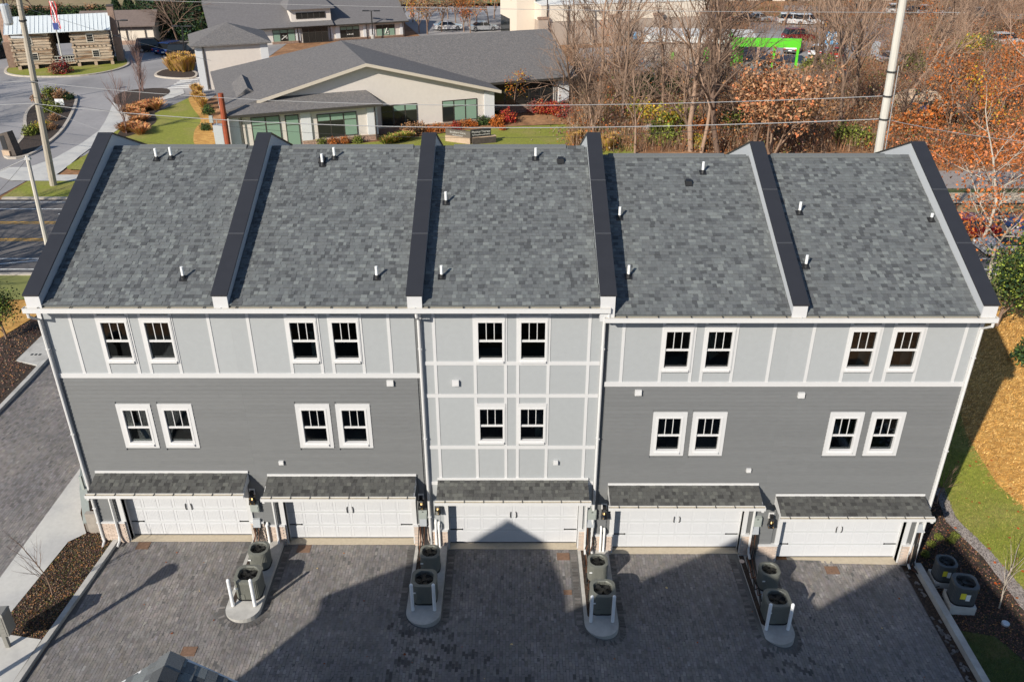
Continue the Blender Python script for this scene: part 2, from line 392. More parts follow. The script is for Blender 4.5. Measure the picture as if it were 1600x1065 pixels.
sheet('clinic_bed', chaikin(GP([(178, 215), (205, 190), (207, 166), (240, 161), (248, 172), (240, 178), (248, 190), (230, 203), (200, 216)])), .10, 'soil_mulch')
sheet('clinic_bed', chaikin(GP([(292, 150), (318, 150), (322, 170), (345, 235), (303, 235), (302, 205), (318, 190), (300, 170)])), .10, 'straw_ground')
isl = GP([(2, 248), (45, 215), (40, 178), (62, 160), (110, 148), (119, 152), (114, 172), (96, 205), (72, 226), (40, 247)])
def kerbed_bed(name, poly, m='soil_mulch'):
    poly = chaikin(poly)
    o = sheet(name, poly, .13, m, thick=.13)
    n = len(poly); cx = sum(p[0] for p in poly) / n; cy = sum(p[1] for p in poly) / n
    mb = MB(); area = sum(poly[i][0] * poly[(i + 1) % n][1] - poly[(i + 1) % n][0] * poly[i][1] for i in range(n)); sg = 1 if area > 0 else -1
    outr = []
    for i in range(n):
        a = Vector(poly[i - 1]); b = Vector(poly[i]); c = Vector(poly[(i + 1) % n])
        t = ((b - a).normalized() + (c - b).normalized()); t = t.normalized() if t.length > 1e-6 else (c - b).normalized()
        nr = Vector((t.y, -t.x)) * sg; outr.append(b + nr * .28)
    for i in range(n):
        j = (i + 1) % n; mb.hexa([(*poly[i], 0), (*poly[j], 0), (*outr[j], 0), (*outr[i], 0)][::sg], [(*poly[i], .16), (*poly[j], .16), (*outr[j], .155), (*outr[i], .155)][::sg])
    structure('kerb', mb, 'kerb'); return o
kerbed_bed('planting_bed', isl)
kerbed_bed('cabin_lawn', GP([(7, 113), (22, 101), (60, 92), (190, 88), (201, 98), (196, 105), (165, 114), (120, 120), (60, 121), (22, 119)]), 'lawn')
kerbed_bed('planting_bed', GP([(241, 118), (262, 108), (305, 112), (306, 122), (288, 124), (255, 122)]))
kerbed_bed('planting_bed', GP([(256, 89), (270, 84), (300, 86), (300, 92), (262, 92)]), 'leaf_litter')
for k in range(6):
    a = G(266 + 4.5 * k, 138 - 3.0 * k)
    sheet('crossing_stripe', [(a[0] - .2, a[1] - .3), (a[0] + 2.6, a[1] + .35), (a[0] + 2.5, a[1] + .95), (a[0] - .3, a[1] + .3)], .006, 'paint_white')
# far ground
sheet('grass_field', [(-260, 150), (20, 150), (20, 330), (-260, 330)], .0, 'field_tan')
sheet('grass_field', [(-150, 172), (-72, 170), (-40, 178), (-30, 215), (-150, 215)], .01, 'field_green')
sheet('store_car_park', GP([(890, 110), (1000, 120), (1130, 135), (1330, 118), (1320, 95), (1420, 75), (1420, 30), (1180, 25), (1160, 60), (905, 76)]), .0, 'asphalt_pale')
sheet('far_road', GP([(1360, 78), (1600, 118), (1600, 150), (1380, 96)]), .0, 'asphalt_pale')
sheet('store_car_park', GP([(600, 8), (800, 5), (800, 60), (660, 60)]), .0, 'asphalt_pale')
sheet('far_road', GP([(1225, 8), (1600, 22), (1600, 30), (1225, 16)]), .0, 'asphalt_pale')
sheet('clinic_bed', [(-11, 57.6), (-2, 61.2), (8, 65), (12, 64), (11, 61), (4, 60.6), (-2, 59.4), (-11, 55.5)], .07, 'leaf_litter')

# ------------------------------------------------------------------ courtyard, drive, walks
CY_L = [(-14.45, .25), (-14.62, -2), (-14.9, -7), (-15.3, -15.5)]          # left kerb line of the courtyard
CY_R = [(14.55, 0.1), (14.5, -5.65), (14.45, -15.5)]                        # right edge of the laid pavers
court_poly = CY_L + CY_R[::-1]
court = sheet('courtyard', court_poly, -.004, 'paver_joint', drape=True)
drive_poly = [(-23.35, 21), (-15.2, 21), (-15.2, .6), (-17.35, 4.6), (-17.6, -1), (-17.7, -16), (-23.35, -16)]
drive_poly = [(-23.2, -16), (-17.75, -16), (-17.62, 4.7), (-15.25, 4.7), (-15.25, 21), (-23.5, 21)]
drive = sheet('driveway', drive_poly, -.004, 'paver_joint', drape=True)
PW, PL = .10, .20
def paver_verts(cx, cy, ca, sa, w, l, rng, top=0.0):
    """numpy arrays -> 8-vertex bevelled-ish pavers draped on the ground"""
    n = len(cx); hw, hl = w / 2 - .0025, l / 2 - .0025
    base = np.array([(-1, -1), (1, -1), (1, 1), (-1, 1)], float)
    V = np.zeros((n, 8, 3)); h = rng.normal(0, .0018, n)
    for k in range(4):
        for lvl, (ins, z) in enumerate([(0, -.05), (.003, 0)]):
            dx = base[k, 0] * (hw - ins); dy = base[k, 1] * (hl - ins)
            X = cx + dx * ca - dy * sa; Y = cy + dx * sa + dy * ca
            V[:, k + 4 * lvl, 0] = X; V[:, k + 4 * lvl, 1] = Y; V[:, k + 4 * lvl, 2] = gz_np(X, Y) + z + h + rng.normal(0, .0015, n) + top
    return V
PF = np.array([(4, 5, 6, 7), (0, 1, 5, 4), (1, 2, 6, 5), (2, 3, 7, 6), (3, 0, 4, 7)])
def paver_tones(n, rng):
    t = rng.normal(1, .17, n).clip(.55, 1.6); d = rng.random(n); t = np.where(d < .03, .45, t); t = np.where(d > .985, 1.7, t)
    t = (t - 1) * .5 + 1; T = np.stack([t * rng.normal(1.02, .02, n), t, t * rng.normal(.985, .03, n)], 1); return T
# islands: centre line x, half width, front y, pad heights
ISL = [(-8.98, .58, -3.9), (-2.97, .58, -3.9), (2.99, .57, -4.2), (8.86, .57, -4.3)]
def isl_dist(X, Y):
    d = np.full(X.shape, 9.0)
    for cx, hw, fy in ISL:
        yc = fy + hw; dd = np.where(Y > yc, np.abs(X - cx) - hw, np.hypot(X - cx, Y - yc) - hw); d = np.minimum(d, dd)
    return d
def lay_pavers(name, owner, poly, bbox, near, n_single, rng, ring=True, rot=0.0):
    x0, x1, y0, y1 = bbox
    ii = np.arange(int((x1 - x0) / PW)); jj = np.arange(int((y1 - y0) / PL) + 1)
    I, J = np.meshgrid(ii, jj); X = x0 + (I + .5) * PW; Y = y0 + (J + .5) * PL + (I % 2) * PL / 2
    # herringbone-like patches: every sixth course is laid across
    X = X.ravel(); Y = Y.ravel()
    keep = in_poly_np(X - .04, Y, poly) & in_poly_np(X + .04, Y, poly) & in_poly_np(X, Y + .08, poly) & in_poly_np(X, Y - .08, poly)
    if ring: keep &= isl_dist(X, Y) > .28
    X = X[keep]; Y = Y[keep]; X = X + rng.normal(0, .0035, len(X)); Y = Y + rng.normal(0, .006, len(Y))
    a = rng.normal(0, .012, len(X)); V = paver_verts(X, Y, np.cos(a), np.sin(a), PW, PL, rng); T = paver_tones(len(X), rng)
    if ring:
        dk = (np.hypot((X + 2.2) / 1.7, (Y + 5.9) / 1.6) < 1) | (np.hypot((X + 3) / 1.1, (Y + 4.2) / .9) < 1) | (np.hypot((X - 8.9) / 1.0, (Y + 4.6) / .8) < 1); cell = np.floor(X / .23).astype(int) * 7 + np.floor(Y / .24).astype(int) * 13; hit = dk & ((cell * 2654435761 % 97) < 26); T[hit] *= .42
    order = np.argsort(near(X, Y)); single = order[:n_single]; rest = order[n_single:]
    n = len(rest); faces = (PF[None] + (np.arange(n) * 8)[:, None, None]).reshape(-1, 4)
    me = np_mesh(name + '_field', V[rest].reshape(-1, 3), faces, 'paver', np.repeat(T[rest], 8, 0))
    o = inst('paving', me, owner); o['kind'] = 'stuff'
    # shared meshes for the single pieces
    protos = []
    for k in range(12):
        mb = MB(); hw, hl = PW / 2 - .0025, PL / 2 - .0025; t = tuple(T[order[k * 7]])
        mb.hexa([(-hw, -hl, -.05), (hw, -hl, -.05), (hw, hl, -.05), (-hw, hl, -.05)], [(-hw + .004, -hl + .004, 0), (hw - .004, -hl + .004, 0), (hw - .004, hl - .004, 0), (-hw + .004, hl - .004, 0)], t)
        protos.append(mb.mesh('paver', 'paver'))
    for q, i in enumerate(single):
        sx = (gz(X[i] + .1, Y[i]) - gz(X[i] - .1, Y[i])) / .2
        inst('paver', protos[q % 12], owner, (X[i], Y[i], gz(X[i], Y[i]) + RNG.normal(0, .002)), (0, -math.atan(sx), a[i]))
rng = np.random.default_rng(3)
lay_pavers('courtyard', court, [(p[0] + (.12 if p[0] < 0 else 0), p[1]) for p in court_poly], (-15.3, 14.6, -11.5, .3), lambda X, Y: np.abs(X - 2.0) * .25 - Y * 1.0 + 0 * X if False else (np.abs(Y + 6.1) * 1.6 + np.abs(X) * .18), 300, rng)
lay_pavers('driveway', drive, drive_poly, (-23.4, -15.3, -12, 21), lambda X, Y: np.abs(Y - 3.2) + np.abs(X + 19.5) * .8, 300, rng, ring=False)
# radial ring of darker pavers round each island
for cx, hw, fy in ISL:
    mb = MB(); yc = fy + hw; pts = []
    y = -.35
    while y > yc: pts += [(cx - hw - .16, y, 0.0), (cx + hw + .16, y, 0.0)]; y -= .128
    m = int(math.pi * (hw + .16) / .125)
    for k in range(m + 1): w = math.pi + math.pi * k / m; pts.append((cx + math.cos(w) * (hw + .16), yc + math.sin(w) * (hw + .16), w))
    for px_, py_, w in pts:
        t = random.choice([.45, .5, .6, .8, 1.0]); ca, sa = math.cos(w), math.sin(w); z = gz(px_, py_); hl, h2 = .105, .052 
        q = [(px_ + ca * u - sa * v, py_ + sa * u + ca * v) for u, v in ((-hl, -h2), (hl, -h2), (hl, h2), (-hl, h2))]
        mb.hexa([(a, b, z - .05) for a, b in q], [(a, b, z + random.uniform(-.006, .002)) for a, b in q], (t, t * .97, t * .93))
    o = part('border_paving', mb, 'paver', court); o['kind'] = 'stuff'
# concrete islands with kerbs
for cx, hw, fy in ISL:
    yc = fy + hw; arc = [(cx + math.cos(math.pi + math.pi * k / 14) * hw, yc + math.sin(math.pi + math.pi * k / 14) * hw) for k in range(15)]
    poly = [(cx + hw, -.02)] + [(cx - hw, -.02)] + arc; zz = gz(cx, -2)
    t = thing('concrete_island', (cx, -2, zz), 'rounded concrete kerb island holding two condensers between garages', 'island', 'concrete islands between the garage doors')
    mb = MB(); mb.prism([(p[0], p[1]) for p in poly], 'z', zz - .3, zz + .12); part('slab', mb, 'concrete', t)
    inner = [(cx - hw + .12, -.1), (cx - hw + .12, fy + .9), (cx - hw + .26, fy + .75), (cx - hw + .30, -.1)]
    mb = MB(); mb.prism(inner, 'z', zz + .08, zz + .124); part('gravel_slot', mb, 'soil_mulch', t)
    MATS  # labels set below
isles = [o for o in COL.objects if o.name.startswith('concrete_island')]
for o, l in zip(isles, ['left concrete island in full sun, between the first two garages', 'rounded concrete island left of the middle garage with shaded tip', 'rounded concrete island right of the middle garage door', 'rightmost rounded concrete island before the last garage']): o['label'] = l
# left kerb, planting bed, walks, retaining wall
mb = MB()
pl = [(-14.62, .30), (-14.78, -2), (-15.0, -5)]; pr = [(-14.42, .30), (-14.58, -2), (-14.82, -5)]
pl += [(-15.15, -8), (-15.4, -15.5)]; pr += [(-14.98, -8), (-15.2, -15.5)]
for i in range(len(pl) - 1):
    a, b, c, d = pl[i], pl[i + 1], pr[i + 1], pr[i]
    mb.hexa([(*b, gz(*b) - .2), (*c, gz(*c) - .2), (*d, gz(*d) - .2), (*a, gz(*a) - .2)], [(*b, gz(*b) + .13), (*c, gz(*c) + .13), (*d, gz(*d) + .13), (*a, gz(*a) + .13)])
structure('kerb', mb, 'concrete')
sheet('planting_bed', [(-16.66, -4.5), (-15.02, -4.75), (-14.79, -2), (-14.62, .3), (-15.1, .36), (-15.8, .24), (-16.2, -.25)], .08, 'soil_mulch', drape=True)
sheet('pavement', [(-17.6, -15.5), (-15.42, -15.5), (-15.17, -8), (-15.04, -4.75), (-16.66, -4.5), (-16.25, -.2), (-15.8, .28), (-16.5, 1.4), (-17.5, 4.2), (-17.62, 4.7)], .09, 'concrete_walk', drape=True)
mb = MB(); mb.box(-17.78, -17.62, -15.5, 4.7, -.1, .13); structure('kerb', mb, 'concrete_walk')
rw = thing('retaining_wall', (-16.5, 2, .1), 'low concrete retaining wall with pale green metal cap beside the left corner', 'wall')
A = [(-17.45, 4.6), (-16.35, 1.75), (-15.75, .45)]
mb = MB()
for a, b in zip(A, A[1:]):
    d = (Vector(b) - Vector(a)).normalized(); nn = Vector((-d.y, d.x)) * .09
    za = 1.15 if a is A[0] else .95; zb = .95 if b is A[1] else .45
    q = [(a[0] - nn.x, a[1] - nn.y), (b[0] - nn.x, b[1] - nn.y), (b[0] + nn.x, b[1] + nn.y), (a[0] + nn.x, a[1] + nn.y)]
    mb.hexa([(*p, -.1) for p in q], [(*q[0], za), (*q[1], zb), (*q[2], zb), (*q[3], za)])
mb.box(-15.75, -15.08, .42, .6, -.1, .9)
part('wall', mb, 'retaining_face', rw)
mb = MB()
for a, b in zip(A, A[1:]):
    d = (Vector(b) - Vector(a)).normalized(); nn = Vector((-d.y, d.x)) * .13
    za = 1.15 if a is A[0] else .95; zb = .95 if b is A[1] else .45
    q = [(a[0] - nn.x, a[1] - nn.y), (b[0] - nn.x, b[1] - nn.y), (b[0] + nn.x, b[1] + nn.y), (a[0] + nn.x, a[1] + nn.y)]
    mb.hexa([(*q[0], za + .003), (*q[1], zb + .003), (*q[2], zb + .003), (*q[3], za + .003)], [(*q[0], za + .05), (*q[1], zb + .05), (*q[2], zb + .05), (*q[3], za + .05)])
part('coping', mb, 'meter_grey', rw)
mb = MB(); mb.box(-17.4, -17.3, 4.3, 4.4, 1.1, 1.75); mb.box(-16.4, -16.3, 1.75, 1.85, .95, 1.6); mb.tube([(-17.35, 4.35, 1.7), (-16.35, 1.8, 1.55)], .03); part('railing', mb, 'meter_grey', rw)
# left drive kerb, bed and field
mb = MB()
for a, b in [((-23.28, -16), (-23.38, 11.4)), ((-23.38, 11.4), (-23.6, 21))]:
    mb.hexa([(a[0] - .22, a[1], -.1), (a[0], a[1], -.1), (b[0], b[1], -.1), (b[0] - .22, b[1], -.1)], [(a[0] - .22, a[1], .17), (a[0], a[1], .17), (b[0], b[1], .17), (b[0] - .22, b[1], .17)])
structure('kerb', mb, 'concrete')
sheet('planting_bed', [(-23.5, -16), (-26.3, -16), (-27.1, 15.5), (-26.2, 19), (-24, 20.4), (-23.82, 20.4), (-23.6, 11.4)], .09, 'soil_mulch', drape=True)
sheet('bare_soil', [(-60, -16), (-26.4, -16), (-27.2, 15.5), (-26.3, 19.2), (-25, 20.4), (-60, 20.4)], .06, 'straw_ground', drape=True)
mb = MB(); mb.prism([(-24.95, 13.2), (-23.65, 12.7), (-23.72, 15.9), (-24.95, 16.2)], 'z', 0, .16)
cb = thing('utility_slab', (-24.3, 14.4, .1), 'grey concrete utility slab with slots set in the mulch by the drive', 'slab'); part('slab', mb, 'concrete', cb)
mb = MB()
for yy in (13.7, 15.3):
    for k in range(3): mb.box(-24.5 + .2 * k, -24.38 + .2 * k, yy, yy + .16, .155, .165)
part('slot', mb, 'black_metal', cb)
mb = MB(); mb.prism([(-24.8, 17.4), (-23.75, 17.2), (-23.75, 18.4), (-24.8, 18.6)], 'z', 0, .14); tag(part('utility_slab', mb, 'concrete'), 'small pale utility slab nearer the road in the mulch', 'slab')
# right side: kerb beam, dirt strip, bed, lawn, straw
sheet('dirt_strip', [(14.55, .1), (14.5, -5.65), (14.45, -15.5), (14.9, -15.5), (14.9, -5.65), (15.0, .1)], -.01, 'soil_mulch', drape=True)
mb = MB()
for a, b in [((15.05, -.2), (14.92, -15.5))]:
    for k in range(6):
        t0, t1 = k / 6, (k + 1) / 6; p = [a[i] + (b[i] - a[i]) * t0 for i in (0, 1)]; q = [a[i] + (b[i] - a[i]) * t1 for i in (0, 1)]
        mb.hexa([(q[0] - .1, q[1] + .004, -1.4), (q[0] + .14, q[1] + .004, -1.4), (p[0] + .14, p[1], -1.4), (p[0] - .1, p[1], -1.4)], [(q[0] - .1, q[1] + .004, -.88), (q[0] + .14, q[1] + .004, -.88), (p[0] + .14, p[1], -.88), (p[0] - .1, p[1], -.88)])
structure('kerb', mb, 'concrete')
loose = MB()
for k in range(60):
    x = random.uniform(14.6, 14.85); y = random.uniform(-9, -.2); a = random.uniform(0, 3); z = gz(x, y); t = random.choice([.5, .7, .9])
    q = [(x + math.cos(a + w) * .08, y + math.sin(a + w) * .08) for w in (.5, 2.64, 3.64, 5.78)]
    loose.hexa([(*p, z - .02) for p in q], [(*p, z + .015) for p in q], (t, t, t))
o = tag(part('loose_paving', loose, 'paver'), kind='stuff')
BED_R = [(15.2, 10), (15.2, -3.2), (16.3, -3.6), (16.9, -5.2), (17.75, -2.4), (17.65, 0.1), (17.2, 2.2), (17.6, 4.2), (17.4, 10)]
sheet('planting_bed', BED_R, .02, 'soil_mulch', drape=True)
GRV_R = [(17.6, 4.2), (17.2, 2.2), (17.65, .1), (17.75, -2.4), (17.95, -3.6), (18.3, -2.2), (18.05, .3), (17.65, 2.3), (18.0, 4.2)]
sheet('gravel_edging', GRV_R, .022, 'gravel_ground', drape=True)
LAWN_R = [(17.4, 14), (17.9, 4.2), (17.66, 2.3), (18.05, .3), (18.3, -2.2), (18.6, -6), (22.5, -6), (21.3, -1), (20.6, 1.2), (20.1, 4.2), (20.2, 7.2), (20.9, 10), (21.2, 14)]
sheet('side_lawn', LAWN_R, .024, 'lawn', drape=True)
STRAW_R = [(21.2, 14), (20.9, 10), (20.2, 7.2), (20.1, 4.2), (20.6, 1.2), (21.3, -1), (22.5, -6), (60, -6), (60, 20), (28, 20.4), (21.5, 20.4)]
sheet('straw_mulch', STRAW_R, .018, 'straw_ground', drape=True)
LAWN_B = [(15.2, -3.2), (16.3, -3.6), (16.9, -5.2), (16.5, -15), (15.1, -15)]
sheet('side_lawn', LAWN_B, .03, 'lawn_dark', drape=True)
sheet('stone_bed', [(16.9, -5.2), (17.75, -2.4), (17.95, -3.6), (18.3, -2.2), (18.6, -6), (18.4, -15), (16.5, -15)], .012, 'soil_mulch', drape=True)

# ================================================================== TOWNHOUSES
PX = [-15.05, -9.0, -3.0, 3.0, 9.0, 15.05]
CAPX = [-14.99, -9.22, -3.24, 2.72, 8.68, 14.56]; CAPW = .475
DZ = [0, 0, 0, -.33, -.33]
AWN = [(-14.62, -9.28, 3.14), (-8.6, -3.38, 3.00), (-2.62, 2.68, 2.83), (3.41, 8.73, 2.60), (9.42, 14.72, 2.12)]
DOOR = [(-14.02, -9.55), (-8.22, -3.62), (-2.30, 2.40), (3.72, 8.40), (9.85, 14.38)]
DZB = [.0, -.15, -.38, -.60, -1.08]                      # courtyard height in front of each door
WINC = [(-12.74, -11.35), (-6.72, -5.365), (-.70, .68), (5.355, 6.70), (11.34, 12.74)]
BAT = [[-14.07, -13.23, -12.25, -11.85, -10.87, -9.68], [-8.42, -7.21, -6.22, -5.84, -4.85, -3.95],
       [-2.51, -1.21, -.21, .19, 1.19, 2.49], [3.59, 4.87, 5.87, 6.23, 7.23, 8.42], [9.69, 10.86, 11.86, 12.27, 13.26, 14.57]]
MSL = .418; EY = -.5; RY = 6.6
def roofz(y, u): return 9.90 + DZ[u] + (y - EY) * MSL
GLW = .385   # half glass width
TONES = [(.56, .56, .58), (.76, .76, .78), (.93, .94, .95), (1, 1, 1), (.97, .97, .98), (1.03, 1.04, 1.05), (1.08, 1.1, 1.1), (1.15, 1.17, 1.16), (1.38, 1.4, 1.36), (.74, .74, .77), (1.0, 1.0, 1.01), (.88, .89, .9)]
TW = [.10, .13, .16, .20]
def shingle_proto(w, tone, m, expo=.145, hf=.017):
    mb = MB(); h = w / 2 - .0015; L = expo + .05
    # local x along the course, y up the slope, z normal
    mb.hexa([(-h, 0, -.002), (h, 0, -.002), (h, L, -.004), (-h, L, -.004)], [(-h, 0, hf), (h, 0, hf), (h, L, .001), (-h, L, .001)], tone)
    return mb.mesh('shingle', m)
PROTO_SH = {m: {(w, k): shingle_proto(w, TONES[k], m) for w in TW for k in range(12)} for m in ('shingle', 'shingle_warm')}
def lay_shingles(owner, x0, x1, y0, z0, slope_len, ang, m, n_single, seed, expo=.145, skip=None):
    """tabs laid course by course up a slope rising towards +y; the first n_single (nearest the eave) are single objects"""
    rr = random.Random(seed); rest = MB(); cnt = 0; rows = int(slope_len / expo); ca, sa = math.cos(ang), math.sin(ang)
    for r in range(rows):
        x = x0 - rr.uniform(0, .1) ; first = True
        while x < x1 - .02:
            w = rr.choice(TW); xa = max(x, x0); xb = min(x + w, x1); x += w
            if xb - xa < .03: continue
            k = rr.randrange(12); s = r * expo; raised = rr.random() < .5; full = abs((xb - xa) - w) < 1e-6
            y = y0 + s * ca; z = z0 + s * sa; lift = .010 if raised else 0
            if cnt < n_single and full:
                o = inst('shingle', PROTO_SH[m][(w, k)], owner, ((xa + xb) / 2, y - lift * sa, z + lift * ca), (ang, 0, 0)); cnt += 1
            else:
                h = .017; L = expo + .05; t = TONES[k]; g = .0015
                def P(xx, yy, nn): return (xx, y + yy * ca - (nn + lift) * sa, z + yy * sa + (nn + lift) * ca)
                rest.hexa([P(xa + g, 0, -.002), P(xb - g, 0, -.002), P(xb - g, L, -.004), P(xa + g, L, -.004)], [P(xa + g, 0, h), P(xb - g, 0, h), P(xb - g, L, .001), P(xa + g, L, .001)], t)
    if rest.v: part('shingle_field', rest, m, owner, kind='stuff')
def wall_grid(mb, x0, x1, z0, z1, holes, y0, y1):
    xs = sorted({x0, x1} | {v for h in holes for v in h[:2]}); zs = sorted({z0, z1} | {v for h in holes for v in h[2:]})
    xs = [v for v in xs if x0 <= v <= x1]; zs = [v for v in zs if z0 <= v <= z1]
    inh = lambda cx, cz: any(h[0] < cx < h[1] and h[2] < cz < h[3] for h in holes)
    for zi in range(len(zs) - 1):
        run = None
        for xi in range(len(xs) - 1):
            ok = not inh((xs[xi] + xs[xi + 1]) / 2, (zs[zi] + zs[zi + 1]) / 2)
            if ok and run is None: run = xs[xi]
            if (not ok) and run is not None: mb.box(run, xs[xi], y0, y1, zs[zi], zs[zi + 1]); run = None
        if run is not None: mb.box(run, xs[-1], y0, y1, zs[zi], zs[zi + 1])
def window(unit, cx, z0, z1, zr, casing):
    """z0..z1 glass, zr meeting rail; casing = (side, top, bottom) widths of the flat white surround, or None when battens serve as surround"""
    g = GLW; s, tp, bt = casing
    mb = MB()
    mb.box(cx - g - .07 - s, cx - g - .07, -.035, .02, z0 - .10 - bt, z1 + .06 + tp) if s else None
    mb.box(cx + g + .07, cx + g + .07 + s, -.035, .02, z0 - .10 - bt, z1 + .06 + tp) if s else None
    mb.box(cx - g - .07, cx + g + .07, -.034, .02, z1 + .06, z1 + .06 + tp)
    mb.box(cx - g - .07, cx + g + .07, -.034, .02, z0 - .10 - bt, z0 - .10)
    w = part('window', mb, 'white_trim', unit)
    mb = MB()
    # vinyl frame, set back so that it shades the glass
    mb.box(cx - g - .07, cx - g, -.045, .09, z0 - .10, z1 + .06); mb.box(cx + g, cx + g + .07, -.045, .09, z0 - .10, z1 + .06)
    mb.box(cx - g, cx + g, -.045, .09, z1, z1 + .06); mb.box(cx - g, cx + g, -.05, .09, z0 - .10, z0)
    mb.box(cx - g, cx + g, .0, .085, zr - .035, zr + .035)
    part('sash_frame', mb, 'white_paint', w)
    mb = MB(); mb.box(cx - g - .04, cx + g + .04, -.085, -.046, z0 - .135, z0 - .07); part('sill', mb, 'white_paint', w)
    for k in (-1, 1):
        mb = MB(); mb.box(cx + k * g / 3 - .011, cx + k * g / 3 + .011, .01, .03, zr + .035, z1); part('muntin', mb, 'white_paint', w)
    mb = MB(); mb.box(cx - g + .001, cx + g - .001, .032, .036, zr + .036, z1 - .001); part('pane', mb, 'pane_glass', w)
    mb = MB(); mb.box(cx - g + .001, cx + g - .001, .062, .066, z0 + .001, zr - .036); part('pane', mb, 'pane_glass', w)
    return w
def panel_mesh():
    """raised garage-door panel with bead-board grooves, front faces -y, centred"""
    mb = MB(); w, h = .245, .20; 
    mb.box(-w, w, -.008, 0, -h, -h + .02); mb.box(-w, w, -.008, 0, h - .02, h); mb.box(-w, -w + .02, -.0085, 0, -h + .02, h - .02); mb.box(w - .02, w, -.0085, 0, -h + .02, h - .02)
    n = 7; ww = 2 * (w - .04)
    for k in range(n): mb.box(-w + .04 + ww * k / n + .004, -w + .04 + ww * (k + 1) / n - .004, -.004, 0, -h + .04, h - .04)
    return mb.mesh('panel', 'garage_white')
PANEL = panel_mesh()
BRICKME = [MB().box(-.1, .1, -.012, .03, -.029, .029).mesh('brick', 'brick_beige') for _ in range(1)]
ULAB = ['leftmost grey townhouse with dark lap siding at the drive corner', 'second townhouse from left with dark lap siding', 'middle townhouse faced all over in pale panels and white battens', 'fourth townhouse with dark siding and lower eave, right of the pale middle one', 'rightmost grey townhouse beside the straw covered lawn']
UNITS = []
